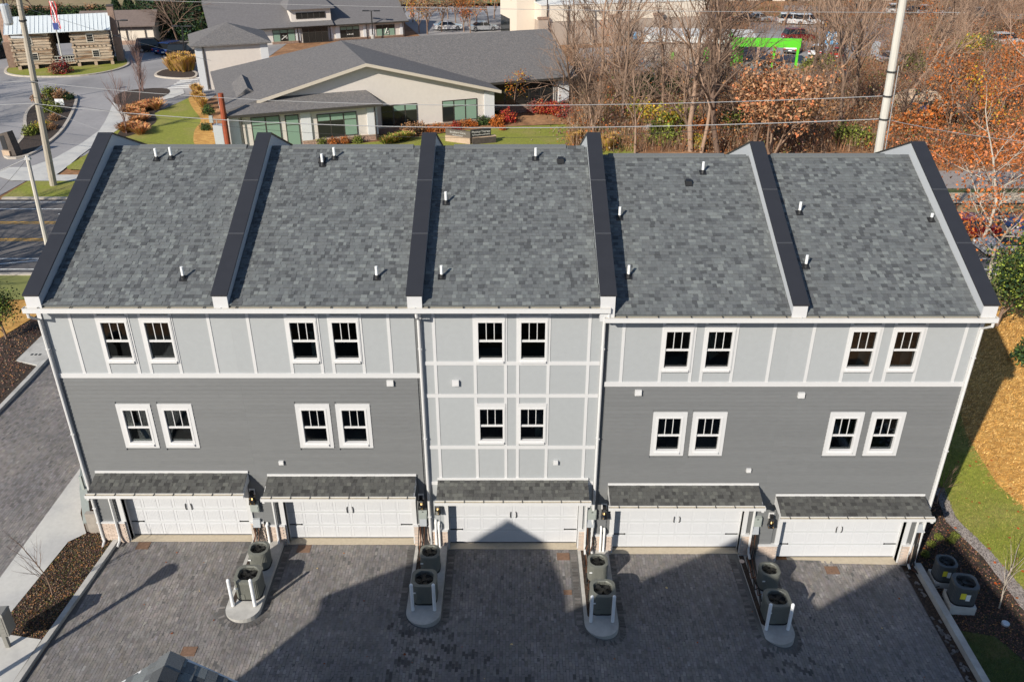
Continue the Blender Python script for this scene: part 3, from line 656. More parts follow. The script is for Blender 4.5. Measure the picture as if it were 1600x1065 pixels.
for u in range(5):
    x0, x1 = PX[u], PX[u + 1]; dz = DZ[u]; base = DZB[u]; ez = 9.62 + dz
    T = thing('townhouse', ((x0 + x1) / 2, 0, base), ULAB[u], 'townhouse', 'row of five townhouses'); UNITS.append(T)
    dx0, dx1 = DOOR[u]; az = AWN[u][2]; dtop = base + 2.42
    wz = [(7.71 + dz, 9.04 + dz, 8.355 + dz), (4.42 + (dz if u > 2 else 0), 5.73 + (dz if u > 2 else 0), 5.015 + (dz if u > 2 else 0))]
    if u == 2: wz[1] = (4.51, 5.77, 5.08)
    holes = [(c - GLW - .07, c + GLW + .07, a - .10, b + .06) for c in WINC[u] for a, b, _ in wz]
    band = 7.08 + dz
    # front wall with openings
    mb = MB(); wall_grid(mb, x0 + .001, x1 - .001, base - .4, ez + .25, holes + [(dx0, dx1, base - .4, dtop)], .021, .2)
    part('front_wall', mb, 'panel_light' if u == 2 else 'siding_dark', T)
    # shell: side, back walls, floors, interior
    mb = MB(); mb.box(x0 + .001, x0 + .16, .2, 13.2, base - .4, ez + .2); mb.box(x1 - .16, x1 - .001, .2, 13.2, base - .4, ez + .2); mb.box(x0 + .16, x1 - .16, 13.0, 13.2, base - .4, ez + .2)
    part('side_wall', mb, 'siding_dark', T)
    mb = MB()
    for i, zf in enumerate((base + 2.75, 6.15 + dz)): mb.box(x0 + .165, x1 - .165, .205, 12.9, zf, zf + .25)
    part('floor', mb, 'interior_floor_pale' if u in (3, 4) else 'interior_floor', T)
    mb = MB(); mb.box(x0 + .165, x1 - .165, 4.2, 4.3, base + 3.0, ez); mb.box(x0 + .162, x0 + .2, .21, 4.2, base + 3.01, ez); mb.box(x1 - .2, x1 - .162, .21, 4.2, base + 3.01, ez)
    mb.box(x0 + 2.9, x0 + 3.0, .9, 4.2, base + 3.01, ez)
    part('partition', mb, 'interior_wall', T)
    mb = MB()
    prf = [(0, ez + .0), (RY, roofz(RY, u) - .2), (13.2, ez + .0)]
    mb.prism(prf, 'x', x0 + .002, x0 + .15); mb.prism(prf, 'x', x1 - .15, x1 - .002); part('gable_wall', mb, 'panel_light', T)
    # facade cladding
    zt = ez + .02; zb_pan = band
    if u != 2:
        bts = BAT[u]; edges = [x0 + (.12 if u in (0, 3) else .0)] + bts + [x1 - (.12 if u in (1, 4) else 0)]
        for i in range(len(edges) - 1):
            a, b = edges[i] + .0004, edges[i + 1] - .0004; c = (a + b) / 2; segs = [(zb_pan, zt)]
            hit = [wc for wc in WINC[u] if a < wc < b]
            if hit: segs = [(zb_pan, wz[0][0] - .22), (wz[0][1] + .27, zt)]
            for s0, s1 in segs: part('panel', MB().box(a, b, .006, .02, s0, s1), 'panel_light', T)
        for b in bts: part('batten', MB().box(b - .05, b + .05, -.012, .005, zb_pan + .08, zt), 'white_trim', T)
        part('band_board', MB().box(x0 + .06 if u in (0, 3) else x0, x1, -.03, .005, band - .09, band + .08), 'white_trim', T)
        # lap siding, each board its own piece
        expo = .152; z = band - .09 - .008; rr = random.Random(40 + u)
        lowz = base + .95
        while z > lowz:
            zt_, zb_ = z, max(z - expo, lowz); zc = (zt_ + zb_) / 2
            spans = [(x0 + (.12 if u in (0, 3) else 0.0), x1 - (.12 if u in (1, 4) else .0))]
            blocks = [(c - GLW - .07 - .13, c + GLW + .07 + .13, wz[1][0] - .24, wz[1][1] + .245) for c in WINC[u]] + [(dx0 - .30, dx1 + .30, base, az - .1)]
            blocks.append((AWN[u][0], AWN[u][1], az - .3, az))
            for bx0, bx1, bz0, bz1 in blocks:
                if zb_ + .02 < bz1 and zt_ - .02 > bz0:
                    ns = []
                    for s0, s1 in spans:
                        if bx1 <= s0 or bx0 >= s1: ns.append((s0, s1)); continue
                        if bx0 > s0: ns.append((s0, bx0))
                        if bx1 < s1: ns.append((bx1, s1))
                    spans = ns
            for s0, s1 in spans:
                cuts = [s0]
                if s1 - s0 > 3.7: cuts.append(rr.uniform(s0 + .6, s1 - .6))
                cuts.append(s1)
                for a, b in zip(cuts, cuts[1:]):
                    if b - a < .04: continue
                    mb = MB(); mb.hexa([(a + .0006, -.025, zb_), (b - .0006, -.025, zb_), (b - .0006, .02, zb_), (a + .0006, .02, zb_)], [(a + .0006, .004, zt_), (b - .0006, .004, zt_), (b - .0006, .02, zt_), (a + .0006, .02, zt_)])
                    part('siding_board', mb, 'siding_dark', T)
            z -= expo
    else:
        bts = BAT[u]; edges = [x0 + .12] + bts + [x1 - .12]; bands = [7.535, 6.29, 4.2, 2.66]
        levels = [(7.60, zt), (6.36, 7.47), (4.27, 6.22), (2.72, 4.13), (base + .95, 2.6)]
        for i in range(len(edges) - 1):
            a, b = edges[i] + .0004, edges[i + 1] - .0004
            for li, (s0, s1) in enumerate(levels):
                hit = [wc for wc in WINC[u] if a < wc < b]; segs = [(s0, s1)]
                if li == 4 and not (b < dx0 - .25 or a > dx1 + .25):
                    if i == 0: b2 = dx0 - .30; segs = [(s0, s1)]; 
                    if a < dx0 - .31 < b: b = dx0 - .31
                    elif a < dx1 + .31 < b: a = dx1 + .31
                    else: continue
                if hit and li == 0: segs = [(wz[0][1] + .27, s1)]
                if hit and li == 2: segs = [(wz[1][1] + .24, s1)]
                for q0, q1 in segs:
                    if q1 > q0: part('panel', MB().box(a, b, .006, .02, q0, q1), 'panel_light', T)
        for b in bts:
            for s0, s1 in levels[:4]: part('batten', MB().box(b - .05, b + .05, -.012, .005, s0 + .002, s1 - .002), 'white_trim', T)
        for bz in bands: part('band_board', MB().box(x0 + .125, x1 - .125, -.018, .005, bz - .067, bz + .067), 'white_trim', T)
    # corner boards
    if u == 0: part('corner_board', MB().box(x0 - .02, x0 + .115, -.04, .02, base - .2, ez), 'white_trim', T)
    if u == 4: part('corner_board', MB().box(x1 - .115, x1 + .02, -.04, .02, base - .3, ez), 'white_trim', T)
    if u == 2: part('corner_board', MB().box(x0 + .01, x0 + .115, -.035, .02, base + .9, ez), 'white_trim', T); part('corner_board', MB().box(x1 - .115, x1 - .01, -.035, .02, base + .9, ez), 'white_trim', T)
    # windows
    for c in WINC[u]:
        z0, z1, zr = wz[0]
        wn = window(T, c, z0, z1, zr, (.03, .19, .07))
        z0, z1, zr = wz[1]
        if u == 2: window(T, c, z0, z1, zr, (.03, .16, .05))
        else: window(T, c, z0, z1, zr, (.125, .18, .13))
    # pale blocks added behind the glass to give the windows light patches
    for (uu, cx_, z_, kind_) in ((0, -11.35, 4.42, 'board'), (0, -12.74, 4.42, 'low'), (1, -5.365, 4.42, 'low'), (2, .68, 4.51, 'tall_block'), (2, -.7, 7.71, 'low'), (3, 6.70, 7.38, 'board'), (3, 5.355, 7.38, 'low'), (4, 11.34, 7.38, 'tall_block'), (4, 12.74, 7.38, 'tall_block'), (4, 11.34, 4.09, 'board'), (4, 12.74, 4.09, 'low'), (3, 6.7, 4.09, 'low'), (1, -6.72, 7.71, 'tall_block')):
        if uu != u: continue
        mb = MB()
        if kind_ == 'board': mb.hexa([(cx_ - .1, .5, z_ + .0), (cx_ + .45, 1.1, z_ + .0), (cx_ + .46, 1.14, z_ + .0), (cx_ - .1, .54, z_ + .0)], [(cx_ - .45, .6, z_ + .9), (cx_ + .2, 1.2, z_ + 1.2), (cx_ + .21, 1.24, z_ + 1.2), (cx_ - .45, .64, z_ + .9)])
        elif kind_ == 'low': mb.box(cx_ - .4, cx_ + .5, .35, .95, z_ - .7, z_ - .12)
        else: mb.box(cx_ + .12, cx_ + .5, .4, .85, z_ - .7, z_ + .75); mb.box(cx_ + .08, cx_ + .54, .38, .88, z_ + .75, z_ + .8)
        part('added_pale_block', mb, 'interior_wall', T)
    # soffit and gutter
    part('soffit', MB().box(x0, x1, -.44, .005, ez + .02, ez + .05), 'white_trim', T)
    part('fascia', MB().box(x0, x1, -.46, -.44, ez + .02, ez + .22), 'white_trim', T)
    gx0 = x0 - .06 if u in (0,) else (x0 - .12 if u == 3 else x0); gx1 = x1 + .05 if u in (2, 4) else x1
    mb = MB(); mb.box(gx0, gx1, -.475, -.463, ez + .05, ez + .21); mb.box(gx0, gx1, -.63, -.475, ez + .05, ez + .065); mb.box(gx0, gx1, -.645, -.63, ez + .05, ez + .2); mb.box(gx0, gx1, -.655, -.625, ez + .2, ez + .212)
    mb.box(gx0 - .002, gx0 + .01, -.64, -.47, ez + .052, ez + .212); mb.box(gx1 - .01, gx1 + .002, -.64, -.47, ez + .052, ez + .212)
    gt = part('gutter', mb, 'gutter_white', T)
    part('gutter_bed', MB().box(gx0 + .011, gx1 - .011, -.629, -.476, ez + .066, ez + .188), 'gutter_inside', gt)
    for k in range(6):
        xx = x0 + .5 + k * 1.0 + random.uniform(-.1, .1); mb = MB(); mb.box(xx - .014, xx + .014, -.62, -.50, ez + .213, ez + .225); part('bracket', mb, 'black_metal', gt)
    # roof deck and shingles
    rx0 = CAPX[u] + CAPW if True else x0; rx1 = CAPX[u + 1]
    zE, zR = roofz(EY, u), roofz(RY, u)
    mb = MB(); mb.prism([(EY + .02, zE - .02), (RY, zR - .012), (13.7, zE - .02), (13.7, zE - .16), (RY, zR - .17), (EY + .02, zE - .16)], 'x', rx0 - .02, rx1 + .02)
    rf = part('roof', mb, 'shingle', T)
    ang = math.atan(MSL)
    lay_shingles(rf, rx0, rx1, EY - .02, zE - .012, (RY - EY) / math.cos(ang) - .02, ang, 'shingle', 170, 100 + u)
    # ridge vent and ridge caps
    mb = MB()
    for i in range(int((rx1 - rx0) / .3)):
        xa = rx0 + i * .3; t = random.choice(TONES); h = .004 * (i % 2)
        for sy in (-1, 1):
            ya, yb = RY, RY + sy * .16; q0 = [(xa, ya, zR + .02 + h), (xa + .298, ya, zR + .02 + h), (xa + .298, yb, zR + .02 - .07 + h), (xa, yb, zR + .02 - .07 + h)]
            q1 = [(a, b, c + .015) for a, b, c in q0]
            if sy < 0: q0, q1 = q0[::-1], q1[::-1]
            mb.hexa(q0, q1, t)
    part('ridge_cap', mb, 'shingle', rf)
    va, vb = rx0 + (.95, .75, .65, .35, .4)[u], rx1 - (.45, .35, .75, .9, .9)[u]
    mb = MB(); mb.prism([(RY - .17, zR - .045), (RY - .155, zR + .025), (RY, zR + .085), (RY + .155, zR + .025), (RY + .17, zR - .045), (RY, zR + .0)], 'x', va, vb)
    part('ridge_vent', mb, 'shingle', rf)
    # flashing strip by the parapets
    for xx in (rx0, rx1 - .0): pass
    # party-wall parapets: left one of this house, and the closing one for the last
    def parapet(i, uz):
        a = CAPX[i]; b = a + CAPW; fy = -.53; dzu = DZ[uz]
        zc = lambda y: 10.27 + dzu + (y - fy) * (3.09 / 7.13)
        zb = roofz(EY, uz) - .22
        lowz = zb - (.33 if i == 3 else 0)
        mb = MB(); mb.prism([(fy + .02, lowz), (fy + .02, zc(fy) - .02), (RY, zc(RY) - .02), (2 * RY - fy - .02, zc(fy) - .02), (2 * RY - fy - .02, lowz)], 'x', a + .02, b - .02)
        w = part('party_wall', mb, 'parapet_side', T)
        part('end_board', MB().box(a + .01, b - .01, fy - .02, fy + .018, lowz - .0, zc(fy) - .03), 'white_trim', w)
        prev = fy - .06
        nseg = 3
        for k in range(nseg):
            ya = prev; yb = fy + (RY - fy) * (k + 1) / nseg if k < nseg - 1 else RY
            mb = MB(); g = .006
            mb.hexa([(a - .02, ya + g, zc(ya) - .02), (b + .02, ya + g, zc(ya) - .02), (b + .02, yb, zc(yb) - .02), (a - .02, yb, zc(yb) - .02)],
                    [(a - .02, ya + g, zc(ya) + .03), (b + .02, ya + g, zc(ya) + .03), (b + .02, yb, zc(yb) + .03), (a - .02, yb, zc(yb) + .03)])
            part('metal_cap', mb, 'cap_metal', w); prev = yb
            if k: mb = MB(); mb.hexa([(a - .022, ya - .02, zc(ya - .02) + .031), (b + .022, ya - .02, zc(ya - .02) + .031), (b + .022, ya + .03, zc(ya + .03) + .031), (a - .022, ya + .03, zc(ya + .03) + .031)], [(a - .022, ya - .02, zc(ya - .02) + .037), (b + .022, ya - .02, zc(ya - .02) + .037), (b + .022, ya + .03, zc(ya + .03) + .037), (a - .022, ya + .03, zc(ya + .03) + .037)]); part('cap_joint', mb, 'window_frame_grey', w)
        mb = MB(); y2 = 2 * RY - fy + .06
        mb.hexa([(a - .02, RY + .004, zc(RY) - .02), (b + .02, RY + .004, zc(RY) - .02), (b + .02, y2, zc(fy) - .03), (a - .02, y2, zc(fy) - .03)],
                [(a - .02, RY + .004, zc(RY) + .03), (b + .02, RY + .004, zc(RY) + .03), (b + .02, y2, zc(fy) + .02), (a - .02, y2, zc(fy) + .02)])
        part('metal_cap', mb, 'cap_metal', w)
    parapet(u, 2 if u == 3 else u)
    if u == 4: parapet(5, 4)
    # garage recess
    zf = base
    rec = .32
    mb = MB(); mb.box(dx0 - .16, dx0, -.03, rec + .1, zf + .9, dtop + .05); mb.box(dx1, dx1 + .16, -.03, rec + .1, zf + .9, dtop + .05); mb.box(dx0 - .16, dx1 + .16, -.03, rec + .1, dtop + .05, dtop + .25)
    mb.box(dx0 - .05, dx0, -.0, rec + .1, zf, zf + .9); mb.box(dx1, dx1 + .05, -.0, rec + .1, zf, zf + .9)
    part('garage_surround', mb, 'white_trim', T)
    part('garage_apron', MB().box(dx0 - .04, dx1 + .04, -.035, rec + .2, zf - .2, zf + .02), 'concrete_tan', T)
    gd = part('garage_door', MB().box(dx0, dx1, rec, rec + .05, zf + .025, dtop + .04), 'garage_white', T)
    part('bottom_seal', MB().box(dx0 + .003, dx1 - .003, rec - .012, rec - .001, zf + .021, zf + .05), 'black_metal', gd)
    cw = (dx1 - dx0) / 8; ch = (dtop - zf) / 4
    for i in range(8):
        for j in range(4): inst('panel', PANEL, gd, (dx0 + cw * (i + .5), rec - .0005, zf + .03 + ch * (j + .5)), scale=((cw - .085) / .49, 1, (ch - .12) / .40))
    for j in range(1, 4): part('section_line', MB().box(dx0 + .005, dx1 - .005, rec - .003, rec - .0005, zf + .026 + ch * j - .006, zf + .026 + ch * j + .006), 'meter_grey', gd)
    for sx, xx in ((1, dx0 + .02), (-1, dx1 - .02)):
        for zz in (zf + .035 + ch * 1.02, zf + .035 + ch * 3.25):
            mb = MB(); mb.box(xx, xx + sx * .42, rec - .022, rec - .004, zz, zz + .035); mb.box(xx + sx * .42, xx + sx * .46, rec - .022, rec - .004, zz - .015, zz + .05); part('strap_hinge', mb, 'black_metal', gd)
    for sx in (-1, 1):
        xm = (dx0 + dx1) / 2 + sx * .09; zz = zf + ch * 2.0; mb = MB(); mb.tube([(xm, rec - .012, zz), (xm + sx * .02, rec - .035, zz + .06), (xm + sx * .02, rec - .035, zz + .22), (xm, rec - .012, zz + .28)], .016, 6); part('handle', mb, 'black_metal', gd)
    # brick bases either side of the door with single bricks
    for side, (ba, bb) in enumerate(((x0 + .02, dx0 - .05), (dx1 + .05, x1 - .02))):
        if u == 0 and side == 0: ba = x0 - .02
        if bb - ba < .12: continue
        bs = part('brick_base', MB().box(ba, bb, -.06, .02, zf - .3, zf + .88), 'mortar', T)
        rows = int(.9 / .068)
        for r_ in range(rows + 1):
            zz = zf + .03 + r_ * .068; xx = ba + (.105 if r_ % 2 else 0) + .0
            while xx + .09 < bb:
                w = min(.2, bb - xx - .004)
                if w > .06: inst('brick', BRICKME[0], bs, (xx + w / 2, -.066, zz), scale=(w / .2, 1, 1))
                xx += .211
        part('cap_course', MB().box(ba - .01, bb + .01, -.09, .02, zf + .885, zf + .95), 'white_trim', bs)
    # awning roof over the door
    a0, a1, azt = AWN[u]; ay = -.82; azf = azt - .27
    mb = MB(); mb.prism([(-.005, azt - .02), (-.005, azf - .12), (ay, azf - .12), (ay, azf - .01)], 'x', a0, a1); aw = part('awning', mb, 'white_trim', T)
    ang2 = math.atan2(.26, .82)
    lay_shingles(aw, a0 + .0, a1 - .0, ay - .03, azf - .005, .9, ang2, 'shingle_warm', 120, 300 + u)
    part('flashing', MB().box(a0 - .01, a1 + .01, -.055, -.013, azt - .01, azt + .07), 'white_paint', aw)
    mb = MB(); mb.box(a0 - .06, a1 + .06, ay - .055, ay - .032, azf - .13, azf + .0); mb.box(a0 - .06, a1 + .06, ay - .15, ay - .055, azf - .13, azf - .115); mb.box(a0 - .06, a1 + .06, ay - .165, ay - .15, azf - .13, azf - .01)
    mb.box(a0 - .062, a0 - .05, ay - .16, ay - .04, azf - .128, azf - .005); mb.box(a1 + .05, a1 + .062, ay - .16, ay - .04, azf - .128, azf - .005)
    part('awning_gutter', mb, 'gutter_white', aw)
    part('gutter_bed', MB().box(a0 - .049, a1 + .049, ay - .15, ay - .056, azf - .114, azf - .018), 'gutter_inside', aw)
    for k in range(8): xx = a0 + .3 + k * .67; part('bracket', MB().box(xx - .012, xx + .012, ay - .16, ay - .02, azf - .012, azf + .004), 'black_metal', aw)
    # side downpipe of the awning (left or right)
    dleft = u in (0, 1); xs_ = (a0 + .02) if dleft else (a1 - .02); sg = 1 if dleft else -1
    mb = MB(); xe = dx0 - .33 if dleft else dx1 + .33
    if u == 2: xe = dx1 + .28
    mb.box(xs_ - .04, xs_ + .04, ay - .14, ay - .06, azf - .22, azf - .13)
    mb.tube([(xs_, ay - .1, azf - .2), (xe, -.13, azf - .45), (xe, -.13, zf + .35), (xe, -.2, zf + .18), (xe, -.42, zf + .1)], [.045, .045, .045, .045, .045], 6)
    part('downpipe', mb, 'gutter_white', T)
# tall downpipes from the main gutters
def tall_pipe(T, x, ztop, zbot, gx, foot=0):
    mb = MB(); mb.tube([(gx, -.54, ztop + .06), (gx, -.54, ztop - .12), (x, -.12, ztop - .42 if abs(gx - x) < .1 else ztop - .3), (x, -.10, zbot + .3), (x + foot, -.16, zbot + .12), (x + foot * 2, -.45, zbot + .06)], .05, 8)
    p = part('downpipe', mb, 'gutter_white', T)
    for zz in (ztop - 1.5, (ztop + zbot) / 2, zbot + 1.6): part('strap', MB().box(x - .065, x + .065, -.155, -.02, zz, zz + .03), 'white_trim', p)
tall_pipe(UNITS[0], -14.98, 9.62, DZB[0], -15.02, .04)
tall_pipe(UNITS[2], -2.97, 9.62, DZB[2], -2.97)
tall_pipe(UNITS[2], 2.93, 9.62, DZB[2], 3.02)
tall_pipe(UNITS[4], 14.98, 9.29, DZB[4], 15.02)
# wall vents
for u, x, z in [(1, -4.03, 6.81), (2, -1.87, 6.81), (1, -8.04, 3.58), (2, 1.52, 3.58), (3, 4.2, 6.44), (4, 9.64, 6.34), (3, 8.29, 3.25)]:
    s = .11 if z > 5 else .08; mb = MB(); mb.box(x - s, x + s, -.10, -.012, z - s * .9, z + s * .9); v = part('vent_hood', mb, 'white_paint', UNITS[u]); part('vent_flap', MB().box(x - s * .7, x + s * .7, -.104, -.1, z - s * .7, z - s * .2), 'gutter_white', v)
# roof vent pipes: things on the roof
PIPES = [(0, -12.78, 5.9, 'left one of the white vent pipe pair by the ridge of the leftmost roof'), (0, -12.27, 5.96, 'right one of the white vent pipe pair by the ridge of the leftmost roof'), (0, -10.41, .5, 'white vent pipe near the eave of the leftmost roof'),
         (1, -6.77, 5.62, 'white vent pipe with square black flashing by the ridge of the second roof'), (1, -6.39, 5.95, 'taller white vent pipe right beside the ridge of the second roof'), (1, -4.28, .52, 'white vent pipe near the eave of the second roof'),
         (2, -2.26, 3.76, 'white vent pipe halfway up the middle roof near its left parapet'), (2, .85, 5.93, 'white vent pipe near the ridge of the middle roof'), (2, -2.23, .55, 'white vent pipe near the eave of the middle roof'),
         (3, 6.86, 5.68, 'white vent pipe near the ridge of the fourth roof'), (3, 3.68, 3.49, 'white vent pipe in parapet shade halfway up the fourth roof'), (3, 3.75, .95, 'white vent pipe beside the parapet at the eave of the fourth roof'),
         (4, 9.89, 3.72, 'white vent pipe midway up the rightmost roof by its left parapet'), (4, 9.56, 1.37, 'white vent pipe low on the rightmost roof by its left parapet'), (4, 14.32, 3.4, 'short white vent pipe beside the right end parapet')]
for u, x, y, lab in PIPES:
    z = roofz(y, u); t = thing('vent_pipe', (x, y, z), lab, 'vent pipe', 'white plastic vent pipes on the roofs'); h = .26 if x > 14 else .42
    part('pipe', MB().tube([(x, y, z - .05), (x, y, z + h)], .045, 10), 'pvc_pipe', t, smooth=False)
    mb = MB(); mb.tube([(x, y, z), (x, y, z + .13)], [.085, .055], 10); c, s_ = math.cos(math.atan(MSL)), math.sin(math.atan(MSL))
    q = [(x - .12, y - .12 * c, z + .025 - .12 * s_), (x + .12, y - .12 * c, z + .025 - .12 * s_), (x + .12, y + .12 * c, z + .025 + .12 * s_), (x - .12, y + .12 * c, z + .025 + .12 * s_)]
    mb.hexa(q, [(a, b, d + .012) for a, b, d in q]); part('flashing', mb, 'black_metal', t)
for u, x, y, lab in [(2, 1.75, 5.8, 'black box vent near the ridge of the middle roof'), (3, 6.28, 5.13, 'black box vent upper left on the fourth roof'), (1, -6.82, 5.83, 'flat black box vent behind the pipes of the second roof')]:
    z = roofz(y, u); t = thing('box_vent', (x, y, z), lab, 'roof vent', 'black box vents on the roofs')
    part('housing', MB().hexa([(x - .12, y - .1, z - .03), (x + .12, y - .1, z - .03), (x + .12, y + .12, z + .02), (x - .12, y + .12, z + .02)], [(x - .1, y - .08, z + .13), (x + .1, y - .08, z + .13), (x + .1, y + .1, z + .17), (x - .1, y + .1, z + .17)]), 'black_metal', t)
    part('flashing', MB().hexa([(x - .13, y - .14, z - .045), (x + .13, y - .14, z - .045), (x + .13, y + .14, z + .072), (x - .13, y + .14, z + .072)], [(x - .13, y - .14, z - .03), (x + .13, y - .14, z - .03), (x + .13, y + .14, z + .087), (x - .13, y + .14, z + .087)]), 'black_metal', t)
# ================================================================== COURTYARD THINGS
def rounded_square(w, r, n=5, rib=0.0):
    pts = []
    for cx, cy, a0 in ((w - r, w - r, 0), (-w + r, w - r, 90), (-w + r, -w + r, 180), (w - r, -w + r, 270)):
        for k in range(n + 1): a = R(a0 + 90 * k / n); pts.append((cx + math.cos(a) * r, cy + math.sin(a) * r))
    if not rib: return pts
    out = []
    for i in range(len(pts)):
        a = Vector(pts[i]); b = Vector(pts[(i + 1) % len(pts)]); m = max(1, int((b - a).length / .035)) * 2; d = (b - a)
        nn = Vector((d.y, -d.x)).normalized()
        for k in range(m): out.append(tuple(a + d * (k / m) - nn * (rib if k % 2 else 0)))
    return out
def condenser(loc, w, h, label, m='ac_metal', pad=0.0, sticker=False, rot=0.0):
    T = thing('air_conditioner', loc, label, 'air conditioner', 'outdoor condensers', rot=rot, local=True)
    z0 = .05 + pad
    if pad: part('concrete_block', MB().box(-w - .02, w + .02, -w - .02, w + .02, -.15, pad), 'concrete', T)
    mb = MB(); mb.prism(rounded_square(w + .01, .24), 'z', pad + .005, z0); part('base_pan', mb, 'ac_dark', T)
    mb = MB(); mb.prism(rounded_square(w - .03, .23), 'z', z0, z0 + h - .22); part('coil', mb, 'ac_dark', T)
    # louvred jacket, open at the top
    pts = rounded_square(w, .24, 7, .009); n = len(pts); mb = MB()
    vs = [(x, y, z) for z in (z0 + .01, z0 + h - .10) for x, y in pts]; mb.add(vs, [(i, (i + 1) % n, n + (i + 1) % n, n + i) for i in range(n)]); part('louvred_jacket', mb, m, T)
    # top rim: square outside, round hole
    out = rounded_square(w + .012, .25, 8); n = len(out); hr = w * .80
    ang = [math.atan2(y, x) for x, y in out]; inn = [(math.cos(a) * hr, math.sin(a) * hr) for a in ang]
    zt = z0 + h; mb = MB()
    vs = [(x, y, zt - .12) for x, y in out] + [(x * .985, y * .985, zt - .015) for x, y in out] + [(x * 1.04, y * 1.04, zt) for x, y in inn] + [(x, y, zt - .02) for x, y in inn] + [(x * .97, y * .97, zt - .16) for x, y in inn]
    fs = []
    for L in range(4): fs += [(L * n + i, L * n + (i + 1) % n, (L + 1) * n + (i + 1) % n, (L + 1) * n + i) for i in range(n)]
    mb.add(vs, fs); part('top_rim', mb, m, T)
    mb = MB()
    for k in range(3): rr = hr * (.35 + .22 * k); mb.tube([(math.cos(2 * math.pi * i / 18) * rr, math.sin(2 * math.pi * i / 18) * rr, zt - .035) for i in range(19)], .004, 3, False)
    for k in range(10): a = math.pi * 2 * k / 10; mb.tube([(math.cos(a) * hr, math.sin(a) * hr, zt - .03), (math.cos(a) * .09, math.sin(a) * .09, zt - .035)], .005, 3, False)
    part('grille', mb, 'fan_blade', T)
    fan = part('fan', MB().tube([(0, 0, zt - .17), (0, 0, zt - .075)], [.085, .075], 12), 'fan_blade', T)
    a0 = random.uniform(0, 3)
    for k in range(4):
        a = a0 + math.pi * k / 2; ca, sa = math.cos(a), math.sin(a); q = []
        for rr_, tw, zz in ((.07, -.05, -.0), (hr * .9, -.13, .03), (hr * .9, .10, -.03), (.07, .05, 0)): q.append((ca * rr_ - sa * tw, sa * rr_ + ca * tw, zt - .115 + zz))
        part('blade', MB().hexa(q, [(x, y, z + .006) for x, y, z in q]), 'fan_blade', fan)
    mb = MB(); mb.box(-w * .62, -w * .2, -w - .014, -w - .004, z0 + .02, z0 + h * .30) if not sticker else None
    if mb.v: part('service_panel', mb, m, T)
    if sticker:
        part('yellow_label', MB().box(-w * .55, -w * .1, -w - .012, -w - .009, z0 + h * .38, z0 + h * .72), 'yellow_label', T)
        part('white_label', MB().box(-w * .08, w * .28, -w - .012, -w - .009, z0 + h * .30, z0 + h * .66), 'white_label', T)
    else: part('rating_label', MB().box(-w * .9, -w * .62, -w - .012, -w - .0095, z0 + h * .6, z0 + h * .68), 'white_label', T)
    return T
ACS = [((-8.90, -2.62), .42, .80, 'large sunlit condenser behind the leftmost pair of white bollards'), ((-8.90, -1.28), .345, .72, 'smaller condenser nearer the wall on the leftmost island'),
       ((-2.97, -2.62), .42, .80, 'large condenser with sunlit fan flap on the island left of the middle door'), ((-2.90, -1.22), .345, .72, 'smaller shaded condenser against the wall left of the middle door'),
       ((3.06, -2.86), .42, .80, 'large condenser with sunlit top on the island right of the middle door'), ((3.02, -1.45), .345, .72, 'small pale sunlit condenser by the wall right of the middle door'),
       ((8.93, -3.05), .42, .80, 'large condenser behind the rightmost pair of white bollards'), ((9.06, -1.60), .345, .72, 'small condenser on the rightmost island below the lantern')]
for (x, y), w, h, lab in ACS:
    zz = gz(lerp_tab(x, [(-8.98, -8.98), (-2.97, -2.97), (2.99, 2.99), (8.86, 8.86)]), -2) + .125
    condenser((x, y, zz), w, h, lab)
condenser((15.72, -2.15, gz(15.6, -2) - .0), .40, .76, 'large blue grey condenser raised on a concrete block by the right kerb', 'ac_metal_blue', .40, True, R(-8))
condenser((15.66, -.92, gz(15.6, -1) - .0), .34, .70, 'smaller blue grey condenser with yellow label at the right corner', 'ac_metal_blue', .25, True, R(-5))
# bollards
bl = ['left', 'right']; il = ['leftmost island in full sun', 'island left of the middle garage', 'island right of the middle garage', 'rightmost island']
for k, (cx, hw, fy) in enumerate(ISL):
    for j, dx in enumerate((-.36, .37)):
        y = fy + .63; zz = gz(cx, -2) + .12; t = thing('bollard', (cx + dx, y, zz), f'{bl[j]} one of the two white bollards on the {il[k]}', 'bollard', 'white bollards on the islands')
        mb = MB(); x = cx + dx; mb.tube([(x, y, zz - .02), (x, y, zz + 1.14), (x, y, zz + 1.17), (x, y, zz + 1.19)], [.058, .058, .045, .02], 12); part('post', mb, 'bollard_white', t, smooth=False)
        part('collar', MB().tube([(x, y, zz), (x, y, zz + .02)], .068, 12), 'concrete', t)
